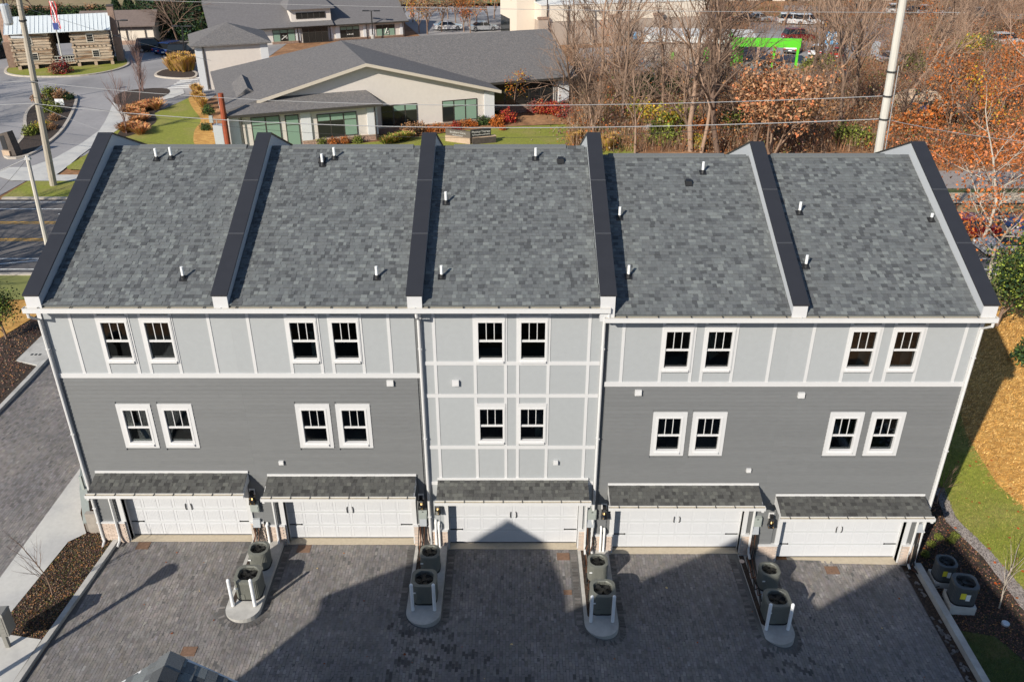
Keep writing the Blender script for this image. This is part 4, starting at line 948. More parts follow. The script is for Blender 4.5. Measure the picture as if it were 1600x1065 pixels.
# lanterns
LAN = [((-8.98, 1.0), 0, 'black glass wall lantern between the first and second garage doors'), ((-3.22, .95), 1, 'black wall lantern with bulb left of the downpipe by the middle garage'), ((-2.62 - .12, .75), 2, 'black wall lantern right beside the middle garage, lower of the close pair'),
       ((3.22, .55), 3, 'black wall lantern on dark siding left of the fourth garage door'), ((9.12, .30), 4, 'black wall lantern with lit bulb left of the last garage door')]
def lantern(px, py, label):
    x, _, z = F(px, py, -.15); T = thing('wall_lantern', (x, 0, z), label, 'lantern', 'black wall lanterns by the garage doors')
    part('back_plate', MB().box(x - .10, x + .10, -.03, -.012, z + .10, z + .36), 'white_paint', T); part('mount', MB().box(x - .06, x + .06, -.16, -.03, z + .18, z + .30), 'black_metal', T)
    cy = -.17; h = .17; mb = MB()
    for sx in (-1, 1):
        for sy in (-1, 1): mb.tube([(x + sx * .07, cy + sy * .07, z + .14), (x + sx * .10, cy + sy * .10, z - .17)], .008, 4)
    for w, zz in ((.075, .14), (.105, -.17)):
        for a, b, c, d in ((-w, w, -w, -w), (-w, w, w, w), (-w, -w, -w, w), (w, w, -w, w)): mb.tube([(x + a, cy + c, z + zz), (x + b, cy + d, z + zz)], .008, 4)
    part('cage', mb, 'black_metal', T)
    mb = MB(); mb.hexa([(x - .09, cy - .09, z + .14), (x + .09, cy - .09, z + .14), (x + .09, cy + .09, z + .14), (x - .09, cy + .09, z + .14)], [(x - .03, cy - .03, z + .22), (x + .03, cy - .03, z + .22), (x + .03, cy + .03, z + .22), (x - .03, cy + .03, z + .22)]); part('cap', mb, 'black_metal', T)
    w0, w1 = .098, .072; mb = MB(); mb.hexa([(x - w0, cy - w0, z - .165), (x + w0, cy - w0, z - .165), (x + w0, cy + w0, z - .165), (x - w0, cy + w0, z - .165)], [(x - w1, cy - w1, z + .135), (x + w1, cy - w1, z + .135), (x + w1, cy + w1, z + .135), (x - w1, cy + w1, z + .135)]); part('glass', mb, 'lantern_glass', T)
    part('bulb', MB().tube([(x, cy, z - .04), (x, cy, z + .0), (x, cy, z + .05)], [.01, .022, .012], 8), 'lamp_bulb', T)
for (px, py), lab in zip([(394, 779), (658, 787), (683.5, 795), (944, 802), (1205, 816)], [l[2] for l in LAN]): lantern(px, py, lab)
# electric meters, silver disconnect boxes, pipes and hoses in each gap
GAP = [(398, 791, 401, 817, 0, 'first'), (661, 802, 661, 815, 1, 'second'), (925, 803, 923, 817, 2, 'third'), (1183, 814, 1180, 828, 3, 'fourth'), (1437, 820, 1438, 825, 4, 'last')]
wl = ['first and second garages', 'second and middle garages', 'middle and fourth garages', 'fourth and last garages']
for mx, my, bx, by, k, _ in GAP:
    if k < 4:
        x, _y, z = F(mx, my, -.1); T = thing('electric_meter', (x, 0, z), f'grey electric meter box on the wall between the {wl[k]}', 'meter', 'grey meter boxes')
        part('box', MB().box(x - .15, x + .15, -.16, -.012, z - .2, z + .2), 'meter_grey', T); part('cover', MB().box(x - .12, x + .12, -.175, -.16, z - .17, z + .05), 'meter_grey', T)
        part('keyhole', MB().box(x - .03, x + .03, -.17, -.16, z + .12, z + .15), 'black_metal', T)
    x, _y, z = F(bx, by, -.12); T = thing('disconnect_box', (x, 0, z), (f'silver disconnect box with cables below the meter between the {wl[k]}' if k < 4 else 'silver disconnect box high on the right corner above black hoses'), 'switch box', 'silver disconnect boxes')
    part('box', MB().hexa([(x - .13, -.17, z - .16), (x + .13, -.17, z - .16), (x + .13, -.012, z - .16), (x - .13, -.012, z - .16)], [(x - .13, -.10, z + .16), (x + .13, -.10, z + .16), (x + .13, -.012, z + .16), (x - .13, -.012, z + .16)]), 'box_silver', T)
    acx = [-8.9, -2.93, 3.04, 9.0, 15.5][k]; g = gz(acx, -1) + (.13 if k < 4 else .05)
    wb = DZB[min(k + (0), 4)] if k < 4 else DZB[4]
    for q in range(7):
        ox = x - .16 + q * .05; m = 'copper' if q in (1, 4) else 'hose_black'; tx = acx - .43 + (q % 3) * .05 if k < 4 else acx - .25 + q * .02; ty = -1.0 - q * .28
        xs = random.uniform(-.04, .04); ty = ty if k < 4 else -.9 - q * .2
        pts = [(ox, -.10, z - .14), (ox + xs, -.13, (z + g) / 2 + .1), (ox + xs * 2, -.17, g + .35), (ox - .05, -.3, g + .07), ((ox + tx) / 2, ty * .5 - .1, g + .035 + .02 * (q % 2)), (tx, ty, g + .035), (tx + .1, ty - .05, g + .16)]
        part('hose', MB().tube(pts, .017 + .007 * (q % 2), 5, False), m, T)
# white pvc pipes by brick bases
for px, py, top, lab, kx in [(682, 845, 818, 'pair of short white pipes against the brick left of the middle door', 2), (938, 850, 828, 'pair of short white pipes by the brick left of the fourth door', 3), (420, 838, 822, 'short white pipe stub over the brick beside the second garage', 1)]:
    x = F(px, py, -.15)[0]; zt_ = F(px, top, -.15)[2]; T = thing('pvc_pipe', (x, 0, DZB[kx]), lab, 'pipe', 'short white pipes at the wall')
    for j in range(2 if px != 420 else 1): part('pipe', MB().tube([(x + j * .12, -.15, DZB[kx]), (x + j * .12, -.15, zt_ + .05 - j * .08), (x + j * .12, -.05, zt_ + .1 - j * .08)], .04, 8), 'pvc_pipe', T)
# rust coloured cover plates
for (px, py, w, lab) in [(224, 852, .34, 'rust stained drain cover near the leftmost garage door'), (295, 1017, .34, 'square rusty drain cover near the lower roof corner'), (475, 857, .36, 'rust orange drain cover before the second garage door'), (880, 869, .34, 'orange drain cover before the middle garage door'), (1300, 890, .36, 'rusty square drain cover before the last garage door'), (887, 925, .2, 'small dark access lid on the pavers left of the third island')]:
    x, y = G(px, py, -.3); z = gz(x, y); x, y = G(px, py, z); z = gz(x, y)
    T = thing('drain_cover', (x, y, z), lab, 'drain cover', 'drain covers in the courtyard'); mb = MB(); mb.box(x - w * .62, x + w * .62, y - w * .55, y + w * .55, z - .02, z + .012)
    part('plate', mb, 'rust_plate', T); mb = MB()
    for a in (-1, 1): mb.box(x + a * w * .62, x + a * (w * .62 + .02), y - w * .55, y + w * .55, z - .02, z + .016)
    part('frame', mb, 'rust_plate', T)
x, y = G(1159, 877, -.65); z = gz(x, y); T = thing('cleanout_cap', (x, y, z), 'small round brass cleanout cap by the fourth island', 'cap'); part('cap', MB().tube([(x, y, z), (x, y, z + .02)], .1, 14), 'brick_beige', T); part('rim', MB().tube([(x, y, z), (x, y, z + .014)], .125, 14), 'concrete_tan', T)
x, y = G(1572, 971, -.85); z = gz(x, y) + .02; T = thing('drain_outlet', (x, y, z), 'round pale blue white drain cap in the dark mulch at right', 'cap'); part('cap', MB().tube([(x, y, z), (x, y, z + .07), (x, y, z + .09)], [.13, .13, .1], 14), 'box_silver', T); part('stem', MB().tube([(x, y, z - .1), (x, y, z)], .08, 10), 'pvc_pipe', T)
# mailbox cluster
T = thing('mailbox_cluster', (-15.93, -5.05, .09), 'grey cluster mailbox on a post at the lower left walk', 'mailbox', rot=R(4), local=True)
part('cabinet', MB().box(-.58, .30, -.22, .23, .68, 1.50), 'mailbox', T); mb = MB(); mb.hexa([(-.60, -.24, 1.5), (.32, -.24, 1.5), (.32, .25, 1.5), (-.60, .25, 1.5)], [(-.56, -.2, 1.58), (.28, -.2, 1.58), (.28, .21, 1.55), (-.56, .21, 1.55)]); part('hood', mb, 'mailbox', T)
part('post', MB().box(-.06, .06, -.06, .06, .02, .68), 'mailbox', T); part('foot_plate', MB().box(-.16, .16, -.16, .16, 0, .025), 'mailbox', T)
for i in range(4):
    for j in range(5): part('locker_door', MB().box(-.56 + i * .205, -.37 + i * .205, -.232, -.222, .72 + j * .15, .85 + j * .15), 'mailbox', T)
# lamp post left of the courtyard, out of frame; its shadow falls across the pavers
T = thing('lamp_post', (-16.75, -7.55, .1), 'dark street lamp beside the walk, seen by its long shadow on the pavers', 'street lamp', local=True)
part('pole', MB().tube([(0, 0, 0), (0, 0, .4), (0, 0, .45), (0, 0, 4.0)], [.13, .11, .1, .09], 10), 'black_metal', T)
part('lamp_head', MB().tube([(0, 0, 3.95), (0, 0, 4.05), (0, 0, 4.4), (0, 0, 4.5), (0, 0, 4.65)], [.1, .2, .3, .3, .04], 8), 'black_metal', T)
part('base', MB().box(-.2, .2, -.2, .2, -.1, .08), 'concrete', T)
# fallen leaves
mb = MB()
def leaf_at(mb, x, y, z, s, tone):
    a = random.uniform(0, 6.3); q = []
    for k in range(5): r_ = s * random.uniform(.6, 1.1); q.append((x + math.cos(a + k * 1.257) * r_, y + math.sin(a + k * 1.257) * r_, z + random.uniform(.006, .03)))
    mb.add(q, [(0, 1, 2, 3, 4)], tone)
for k in range(60):
    x = random.uniform(-14.3, 14.4); y = random.uniform(-9, -.4)
    if isl_dist(np.array([x]), np.array([y]))[0] < 0: continue
    leaf_at(mb, x, y, gz(x, y) + .004, random.choice([.02, .025, .04, .06]), random.choice([(.6, .9, 1.2), (.5, .6, .8), (.35, .45, .8), (.6, .6, .6), (1.2, 4, 10)]))
for k in range(70):
    x = random.uniform(15.3, 20.5); y = random.uniform(-2.5, 6); leaf_at(mb, x, y, gz(x, y) + .05, random.choice([.03, .05, .07]), random.choice([(.9, .8, .8), (.6, .8, 1)]))
o = tag(part('fallen_leaves', mb, 'leaf_bright'), kind='stuff')

# ================================================================== OPPOSITE ROW (behind and below the camera)
def gable_house(cx, fy, zr, hw, slope, depth, label, name='townhouse'):
    T = thing(name, (cx, fy, -.3), label, 'townhouse', 'gabled houses opposite'); ze = zr - slope * hw
    mb = MB(); mb.prism([(cx - hw + .35, -.4), (cx + hw - .35, -.4), (cx + hw - .35, ze), (cx, zr - .35), (cx - hw + .35, ze)], 'y', fy - .3 - depth, fy - .3); part('wall', mb, 'siding_dark', T)
    for sx in (-1, 1):
        L = hw / math.cos(math.atan(slope)); a = math.atan(slope)
        o = bpy.data.objects.new('roof_slope', None)
        mb = MB(); mb.box(-depth if sx > 0 else -.0, 0 if sx > 0 else depth, 0, 1, 0, 1)
        # deck in local coordinates: x along the ridge, y up the slope horizontally, z up
        mb = MB(); xa, xb = (-depth - .3, .0)
        if sx < 0: xa, xb = (0, depth + .3)
        mb.hexa([(xa, 0, -.16), (xb, 0, -.16), (xb, hw, zr - ze - .16), (xa, hw, zr - ze - .16)], [(xa, 0, -.01), (xb, 0, -.01), (xb, hw, zr - ze - .01), (xa, hw, zr - ze - .01)])
        me = mb.mesh('roof_slope', 'shingle'); s = bpy.data.objects.new('roof_slope', me); COL.objects.link(s); s.parent = T; ORG[s] = (0, 0, 0)
        s.rotation_euler = (0, 0, R(90) * sx); s.location = (sx * hw, 0, ze + .3); s.scale = (1, 1, 1)
        n0 = 3.0
        lay_shingles(s, -3.2 if sx > 0 else 0, 0 if sx > 0 else 3.2, 0, 0, L, a, 'shingle', 0, int(cx * 10) + sx)
        part('rake_board', MB().hexa([(-.02 if sx > 0 else -.03, 0, -.22), (.03 if sx > 0 else .02, 0, -.22), (.03 if sx > 0 else .02, hw, zr - ze - .22), (-.02 if sx > 0 else -.03, hw, zr - ze - .22)], [(-.02 if sx > 0 else -.03, 0, 0), (.03 if sx > 0 else .02, 0, 0), (.03 if sx > 0 else .02, hw, zr - ze), (-.02 if sx > 0 else -.03, hw, zr - ze)]), 'white_trim', s)
    mb = MB()
    for k in range(14):
        y = fy - k * .24; t = random.choice(TONES)
        for sx in (-1, 1):
            q = [(cx, y, zr + .025), (cx, y - .238, zr + .025), (cx + sx * .17, y - .238, zr + .025 - .17 * slope), (cx + sx * .17, y, zr + .025 - .17 * slope)]
            q = [(a, b, c + (.01 if i in (0, 3) else 0)) for i, (a, b, c) in enumerate(q)]
            if sx > 0: q = q[::-1]
            mb.hexa(q, [(a, b, c + .02) for a, b, c in q], t)
    part('ridge_cap', mb, 'shingle', T)
    for wx in (-1.5, 1.5):
        for wz_ in (2.6, 5.6):
            w = part('window', MB().box(cx + wx - .55, cx + wx + .55, fy - .3, fy - .26, wz_, wz_ + 1.6), 'white_trim', T); part('pane', MB().box(cx + wx - .42, cx + wx + .42, fy - .26, fy - .25, wz_ + .15, wz_ + 1.45), 'window_dark', w)
    return T
gable_house(-13.1, -16.6, 13.48, 4.0, .76, 9, 'gabled grey townhouse at the left end of the opposite row')
gable_house(-4.37, -16.6, 12.75, 4.3, .72, 6.8, 'opposite gabled townhouse whose roof peak shows at the lower edge')
gable_house(.9, -19.6, 14.9, 4.0, .85, 9, 'taller gabled townhouse set back in the opposite row')
# ================================================================== BACKGROUND BUILDINGS
def bwindow(parent, u0, u1, z0, z1, v, cols, transom=True, dark=(), fm='window_frame_dark', pm='blind_green'):
    """window facing -v in the owner's local frame: dark frame, one pane object per light"""
    cw = (u1 - u0) / cols; t = .07; mb = MB()
    mb.box(u0, u1, v - .06, v + .03, z0, z0 + t); mb.box(u0, u1, v - .06, v + .03, z1 - t, z1)
    for k in range(cols + 1): x = u0 + cw * k; a, b = (x, x + t) if k == 0 else ((x - t, x) if k == cols else (x - t / 2, x + t / 2)); mb.box(a, b, v - .055, v + .03, z0 + t, z1 - t)
    zt = z0 + (z1 - z0) * .68
    if transom: mb.box(u0 + t, u1 - t, v - .05, v + .03, zt, zt + t)
    w = part('window', mb, fm, parent)
    for k in range(cols):
        a, b = u0 + cw * k + t / 2 + .03, u0 + cw * (k + 1) - t / 2 - .03
        for j, (c, d) in enumerate(((z0 + t, zt), (zt + t, z1 - t)) if transom else ((z0 + t, z1 - t),)):
            part('pane', MB().box(a, b, v - .04, v - .02, c, d), 'window_dark' if (k, j) in dark or pm == 'window_dark' else pm, w)
    return w
def roof_poly(parent, polys, m, thick=.18, fascia='fascia', name='roof'):
    mb = MB()
    for poly in polys:
        n = len(poly); top = [(x, y, z) for x, y, z in poly]; bot = [(x, y, z - thick) for x, y, z in poly]
        mb.add(top + bot, [tuple(range(n)), tuple(range(2 * n - 1, n - 1, -1))] + [(i, n + i, n + (i + 1) % n, (i + 1) % n) for i in range(n)])
    return part(name, mb, m, parent)
def bar(a, b, w, h, mb=None, z=0):
    mb = mb or MB(); a = Vector(a); b = Vector(b); d = (b - a); s = Vector((-d.y, d.x, 0)).normalized() * w / 2
    mb.hexa([tuple(a - s - Vector((0, 0, h))), tuple(b - s - Vector((0, 0, h))), tuple(b + s - Vector((0, 0, h))), tuple(a + s - Vector((0, 0, h)))], [tuple(a - s), tuple(b - s), tuple(b + s), tuple(a + s)]); return mb
# ---- clinic
CL = thing('clinic', (-1.8, 60.9, 0), 'pale single storey clinic with broad grey gabled roof across the road', 'building', rot=R(20), local=True)
mb = MB()
mb.prism([(-25, 0), (0, 0), (0, 3.35), (-12.4, 6.5), (-25, 3.35)], 'y', 0, .3); mb.box(-.3, 0, .3, 3.6, 0, 3.3); mb.box(0, 9.5, 3.6, 3.9, 0, 3.4); mb.box(9.2, 9.5, 3.9, 19.5, 0, 3.4)
mb.box(-24.9, 9.2, 17.5, 17.8, 0, 3.4); mb.box(-25.2, -24.9, 0, 17.8, 0, 3.3)
mb.prism([(3.9, 3.4), (19.5, 3.4), (12.4, 6.4)], 'x', 9.2, 9.5)
part('wall', mb, 'clinic_wall', CL)
mb = MB(); mb.box(-25, -12, -1.7, -.0, .02, 3.3); part('front_bay', mb, 'clinic_wall', CL)
def stone_base(parent, u0, u1, v0, v1, z0, z1, m='stone_mixed', cap='sandstone', sz=.42):
    s = part('stone_base', MB().box(u0, u1, v0, v1, z0, z1 - .06), m, parent)
    part('stone_cap', MB().box(u0 - .03, u1 + .03, v0 - .04, v1, z1 - .058, z1), cap, s)
    rr = random.Random(int(u0 * 7)); z = z0
    mbs = MB()
    while z < z1 - .12:
        h = rr.uniform(.16, .24); x = u0 + rr.uniform(0, .2); h = min(h, z1 - .07 - z)
        while x < u1 - .1:
            w = rr.uniform(.22, .5); w = min(w, u1 - x); t = rr.uniform(.55, 1.7)
            mbs.box(x + .01, x + w - .01, v0 - rr.uniform(.015, .045), v0 - .001, z + .01, z + h - .01); x += w
        z += h
    part('stone_course', mbs, m, s, kind='stuff')
stone_base(CL, -12.0, 0, -.10, 0, 0, .62); stone_base(CL, -18.9, -12.0, -1.82, -1.7, 0, .55); stone_base(CL, 0, 9.5, 3.48, 3.6, 0, .8); stone_base(CL, -25, -23.6, -1.82, -1.7, 0, .5)
for u0, u1, v, z1 in ((-25.1, -24.2, -1.85, 3.3), (-18.9, -18.0, -1.85, 3.3), (-12.9, -11.95, -1.85, 3.3), (-1.0, .03, -.13, 3.2), (8.4, 9.55, 3.47, 3.35), (.02, .6, 3.5, 3.35)):
    part('pier', MB().box(u0, u1, v, v + .2, .56 if v < -.1 else .8, z1), 'clinic_pier', CL)
bwindow(CL, -23.2, -20.7, .55, 2.98, -1.72, 2); d = bwindow(CL, -20.25, -19.05, .1, 2.92, -1.72, 1); 
bwindow(CL, -17.45, -13.85, .65, 2.78, -1.72, 3, dark=((0, 0), (1, 0)))
bwindow(CL, -11.2, -7.75, .68, 2.68, -.02, 3, dark=((0, 0), (1, 0), (2, 0), (0, 1)), pm='blind_green'); bwindow(CL, -5.25, -1.75, .68, 2.68, -.02, 3, dark=((0, 0),))
bwindow(CL, 1.1, 7.7, .85, 3.0, 3.58, 5, False, pm='window_dark')
rf = roof_poly(CL, [[(-12.4, -.7, 6.75), (.5, -.7, 3.42), (.5, 2.9, 3.42), (-12.4, 12.4, 6.75)]], 'clinic_roof')
roof_poly(CL, [[(-25.5, -.7, 3.4), (-12.4, -.7, 6.75), (-12.4, 12.4, 6.75), (-25.5, 18.5, 3.4)]], 'clinic_roof')
roof_poly(CL, [[(.5, 2.9, 3.42), (10.2, 2.9, 3.42), (10.7, 12.4, 6.75), (-12.4, 12.4, 6.75)]], 'clinic_roof')
roof_poly(CL, [[(-12.4, 12.4, 6.75), (10.7, 12.4, 6.75), (10.2, 20.5, 3.4), (-25.5, 18.5, 3.4)]], 'clinic_roof')
roof_poly(CL, [[(-22, .02, 4.24), (-25.6, -2.3, 3.42), (-11.5, -2.3, 3.42), (-12.5, .0, 4.24)], [(-12.5, 0, 4.24), (-11.5, -2.3, 3.42), (-11.5, 0, 3.5)]], 'clinic_roof', .12, name='porch_roof')
mb = MB(); bar((-12.4, -.72, 6.74), (.55, -.72, 3.4), .1, .28, mb); bar((-22.4, -.72, 4.16), (-12.4, -.72, 6.74), .1, .28, mb); part('rake_board', mb, 'fascia', CL)
mb = MB(); bar((-25.6, -2.36, 3.4), (-11.45, -2.36, 3.4), .12, .2, mb); bar((.5, 2.84, 3.4), (10.2, 2.84, 3.4), .12, .2, mb); part('gutter', mb, 'window_frame_dark', CL)
for u_, v_ in ((-24.0, -1.92), (-12.2, -1.95), (7.9, 3.4), (.05, 3.45)): part('downpipe', MB().tube([(u_, v_, 3.3), (u_, v_, .1)], .06, 6), 'window_frame_dark', CL)
# dormer gable on the left slope
mb = MB(); mb.prism([(-24.6, 3.3), (-21.0, 3.3), (-22.8, 4.6)], 'y', 3.0, 9.5); part('dormer', mb, 'clinic_roof', CL)
# tower
TW_ = thing('tower_wing', (-36.0, 75.7, 0), 'pale square hip roofed block rising behind the clinic roof', 'building', rot=R(20), local=True)
part('wall', MB().box(.5, 8.4, .5, 8.4, 0, 4.95), 'clinic_wall', TW_); part('pier', MB().box(.44, 1.2, .44, .5, 0, 4.9), 'clinic_pier', TW_); part('pier', MB().box(7.6, 8.46, .44, .5, 0, 4.9), 'clinic_pier', TW_)
roof_poly(TW_, [[(0, 0, 4.95), (8.9, 0, 4.95), (4.45, 4.45, 6.7)], [(8.9, 0, 4.95), (8.9, 8.9, 4.95), (4.45, 4.45, 6.7)], [(8.9, 8.9, 4.95), (0, 8.9, 4.95), (4.45, 4.45, 6.7)], [(0, 8.9, 4.95), (0, 0, 4.95), (4.45, 4.45, 6.7)]], 'clinic_roof', .15)
part('downpipe', MB().tube([(1.35, .42, 4.9), (1.35, .42, .1)], .06, 6), 'window_frame_dark', TW_)
# ---- second clinic behind
C2 = thing('clinic', (-16.6, 114.7, 0), 'farther pale clinic with dormer entrance and large plain grey roof', 'building', rot=R(22), local=True)
mb = MB(); mb.box(-28, 0, 0, .3, 0, 2.4); mb.box(-28, -27.7, .3, 16, 0, 2.4); mb.box(-.3, 0, .3, 16, 0, 2.4); mb.prism([(.3, 2.3), (16, 2.3), (8.1, 5.6)], 'x', -28, -27.7); part('wall', mb, 'clinic_wall', C2)
roof_poly(C2, [[(-28.6, -.7, 2.35), (.6, -.7, 2.35), (.6, 8.2, 6.2), (-28.6, 8.2, 6.2)], [(-28.6, 8.2, 6.2), (.6, 8.2, 6.2), (.6, 17, 2.35), (-28.6, 17, 2.35)]], 'clinic_roof_far')
mb = MB(); bar((-28.6, -.74, 2.34), (.6, -.74, 2.34), .1, .2, mb); part('gutter', mb, 'window_frame_dark', C2)
bwindow(C2, -19.8, -16.6, .3, 2.0, -.02, 3, dark=((1, 0),)); bwindow(C2, -9.9, -7.0, .2, 1.95, -.02, 3, dark=((0, 0), (1, 0), (2, 0))); bwindow(C2, -4.4, -1.5, .1, 1.85, -.02, 3, dark=((0, 1), (1, 1), (2, 1)))
bwindow(C2, -15.6, -11.8, .02, 2.1, -.5, 4, True, pm='window_dark')
for u_ in (-16.5, -11.7, -10.6, -6.4, -5.4, -.7): part('pier', MB().box(u_, u_ + .65, -.12, -.001, .3, 2.3), 'clinic_pier', C2)
for u_ in (-16.2, -11.4, -5.9, -.2): part('downpipe', MB().tube([(u_, -.2, 2.3), (u_, -.2, .1)], .06, 5), 'window_frame_dark', C2)
part('dormer', MB().box(-16.9, -11.1, -.1, 5, 2.95, 4.75), 'clinic_wall', C2); bwindow(C2, -16.2, -11.9, 3.35, 4.2, -.12, 5, False, pm='window_dark')
roof_poly(C2, [[(-17.5, -.7, 4.75), (-10.5, -.7, 4.75), (-12.0, 4.5, 6.3), (-16, 4.5, 6.3)], [(-10.5, -.7, 4.75), (-10.5, 6, 4.9), (-12, 4.5, 6.3)], [(-17.5, 6, 4.9), (-17.5, -.7, 4.75), (-16, 4.5, 6.3)]], 'clinic_roof_far', .1, name='dormer_roof')
roof_poly(C2, [[(-17.2, -1.3, 2.5), (-11, -1.3, 2.5), (-11, 0, 3.0), (-17.2, 0, 3.0)]], 'clinic_roof_far', .1, name='porch_roof')
stone_base(C2, -20, -16, -.1, -.001, 0, .35); stone_base(C2, -11, 0, -.1, -.001, 0, .3)
for u_, t_ in ((-18.2, 'scribble'), (-8.4, 'word'), (-2.8, 'figure')):   # white window lettering, illegible at this size
    mb = MB()
    if t_ == 'scribble': mb.tube([(u_ - .4, -.1, .6), (u_ + .3, -.1, 1.1), (u_ - .2, -.1, 1.2), (u_ + .4, -.1, .7), (u_ + .35, -.1, 1.2)], .06, 4)
    elif t_ == 'word': [mb.box(u_ - .5 + k * .26, u_ - .34 + k * .26, -.1, -.08, .7, .7 + .14 + .05 * (k % 2)) for k in range(4)]
    else: mb.tube([(u_ + .1, -.1, 1.4), (u_ - .25, -.1, .6), (u_ + .3, -.1, .5), (u_ + .35, -.1, .95), (u_ + .1, -.1, .8)], .08, 4)
    part('window_decal', mb, 'sign_letter', C2)
# ---- log cabin
CB = thing('log_cabin', (-62.9, 87.4, 0), 'two storey dogtrot log cabin with white metal roof and brick chimneys', 'cabin', rot=R(20), local=True)
rr = random.Random(5)
NR = 11; LH = 3.75 / NR
for pa, pb in ((.35, 4.75), (7.25, 11.7)):
    wl_ = [((pa + pb) / 2 - .55, .72, 2.05), ((pa + pb) / 2 - .55 + (.9 if pa < 1 else -.2) * 0, 3.0, 3.95)]
    mb = MB(); mb.box(pa + .12, pb - .12, .12, 6, .66, 4.4); part('chinking', mb, 'chinking', CB)
    wx = [(pa + pb) / 2 + (-.2 if pa < 1 else .0), (pa + pb) / 2 + (.1 if pa < 1 else .35)]
    for r_ in range(NR):
        z = .62 + r_ * LH; over = .12 if r_ % 2 else .0; spans = [(pa - over, pb + over)]
        for wz0, wz1, c in ((1.25, 2.0, wx[1]), (3.1, 3.95, wx[0])):
            if z + LH * .5 > wz0 and z + LH * .3 < wz1:
                ns = []
                for a, b in spans:
                    if a < c - .42 < b: ns += [(a, c - .42), (c + .42, b)]
                    else: ns.append((a, b))
                spans = ns
        for a, b in spans:
            j = rr.uniform(-.02, .02); part('log', MB().hexa([(a, -.02 + j, z + .03), (b, -.02 + j, z + .02), (b, .2, z + .02), (a, .2, z + .03)], [(a, 0 + j, z + LH - .05), (b, j, z + LH - .04), (b, .2, z + LH - .04), (a, .2, z + LH - .05)]), 'log_wood', CB)
        for e in (pa, pb - .2): part('log', MB().box(e, e + .2, -.14 if r_ % 2 == 0 else -.02, 6.1, z + .04, z + LH - .05), 'log_wood', CB)
    for wz0, wz1, c in ((1.25, 2.0, wx[1]), (3.1, 3.95, wx[0])):
        w = part('window', MB().box(c - .45, c + .45, -.05, .1, wz0 - .1, wz1 + .1), 'fascia', CB)
        for i in range(3):
            for j in range(3): part('pane', MB().box(c - .34 + i * .235, c - .13 + i * .235, -.065, -.05, wz0 + (wz1 - wz0) / 3 * j, wz0 + (wz1 - wz0) / 3 * (j + .85)), 'window_dark', w)
    for k in range(3): xx = pa + .15 + (pb - pa - .5) * k / 2; part('pier', MB().box(xx, xx + .38, -.02, .5, -.1, .6), 'sandstone', CB)
    for k in range(8): part('joist_end', MB().box(pa + .3 + k * .5, pa + .42 + k * .5, -.12, -.03, 2.5, 2.62), 'log_wood', CB)
part('underfloor', MB().box(.6, 11.5, .6, 5.8, 0, .58), 'black_metal', CB)
part('gallery', MB().box(4.75, 7.25, 0, 6, .5, .66), 'log_wood', CB); part('passage_back', MB().box(4.75, 7.25, 5.6, 5.9, 2.2, 4.4), 'stone_dark', CB)
for zz in (1.45, 1.05, .8): part('rail', MB().box(4.8, 7.2, .0, .06, zz, zz + .07), 'pole_pale', CB)
for k in range(8): part('baluster', MB().box(4.9 + k * .3, 4.95 + k * .3, 0.01, .05, .66, 1.45), 'pole_pale', CB)
mb = MB(); mb.hexa([(-.1, -.55, 4.42), (12.15, -.55, 4.42), (12.15, 3, 6.0), (-.1, 3, 6.0)], [(-.1, -.55, 4.5), (12.15, -.55, 4.5), (12.15, 3, 6.08), (-.1, 3, 6.08)]); mb.hexa([(-.1, 3, 6.0), (12.15, 3, 6.0), (12.15, 6.6, 4.42), (-.1, 6.6, 4.42)], [(-.1, 3, 6.08), (12.15, 3, 6.08), (12.15, 6.6, 4.5), (-.1, 6.6, 4.5)])
rf = part('roof', mb, 'metal_roof', CB)
for k in range(26): xx = -.08 + k * .488; part('standing_seam', bar((xx, -.55, 4.56), (xx, 3, 6.12), .03, .04), 'metal_roof', rf)
mb = MB(); mb.prism([(0.1, 4.4), (6.0, 4.4), (3, 5.95)], 'x', .3, .5); mb.prism([(0.1, 4.4), (6.0, 4.4), (3, 5.95)], 'x', 11.5, 11.7); part('gable', mb, 'log_wood', CB)
for xx in (-.75, 12.0):
    c = part('chimney', MB().box(xx, xx + .75, 2.3, 3.8, 0, 6.9), 'stone_mixed', CB); part('chimney_cap', MB().box(xx - .05, xx + .8, 2.25, 3.85, 6.9, 7.0), 'stone_dark', c); part('chimney_base', MB().box(xx - .1 if xx < 0 else xx, xx + .75 if xx < 0 else xx + .9, 1.9, 4.2, 0, 3.2), 'stone_mixed', c)
# ---- small white outbuilding
OB = thing('outbuilding', (-62.4, 106.2, 0), 'long low white outbuilding with brown roof right of the cabin', 'building', rot=R(9), local=True)
part('wall', MB().box(0, 10.0, 0, 6, 0, 2.6), 'store_cream', OB); part('stone_base', MB().box(-.02, 10.02, -.06, 0, 0, .55), 'stone_mixed', OB)
roof_poly(OB, [[(-.4, -.7, 2.7), (10.5, -.7, 2.7), (10.5, 3, 4.4), (-.4, 3, 4.4)], [(-.4, 3, 4.4), (10.5, 3, 4.4), (10.5, 6.7, 2.7), (-.4, 6.7, 2.7)]], 'brown_roof'); mb = MB(); mb.prism([(0, 2.6), (6, 2.6), (3, 4.2)], 'x', 9.8, 10.0); part('gable', mb, 'brown_roof', OB)
for k in range(4): part('post', MB().box(1 + k * 2.6, 1.15 + k * 2.6, -.12, -.001, .55, 2.6), 'stone_dark', OB)
part('eave_board', MB().box(0, 10, -.2, -.05, 2.1, 2.5), 'brown_roof', OB)
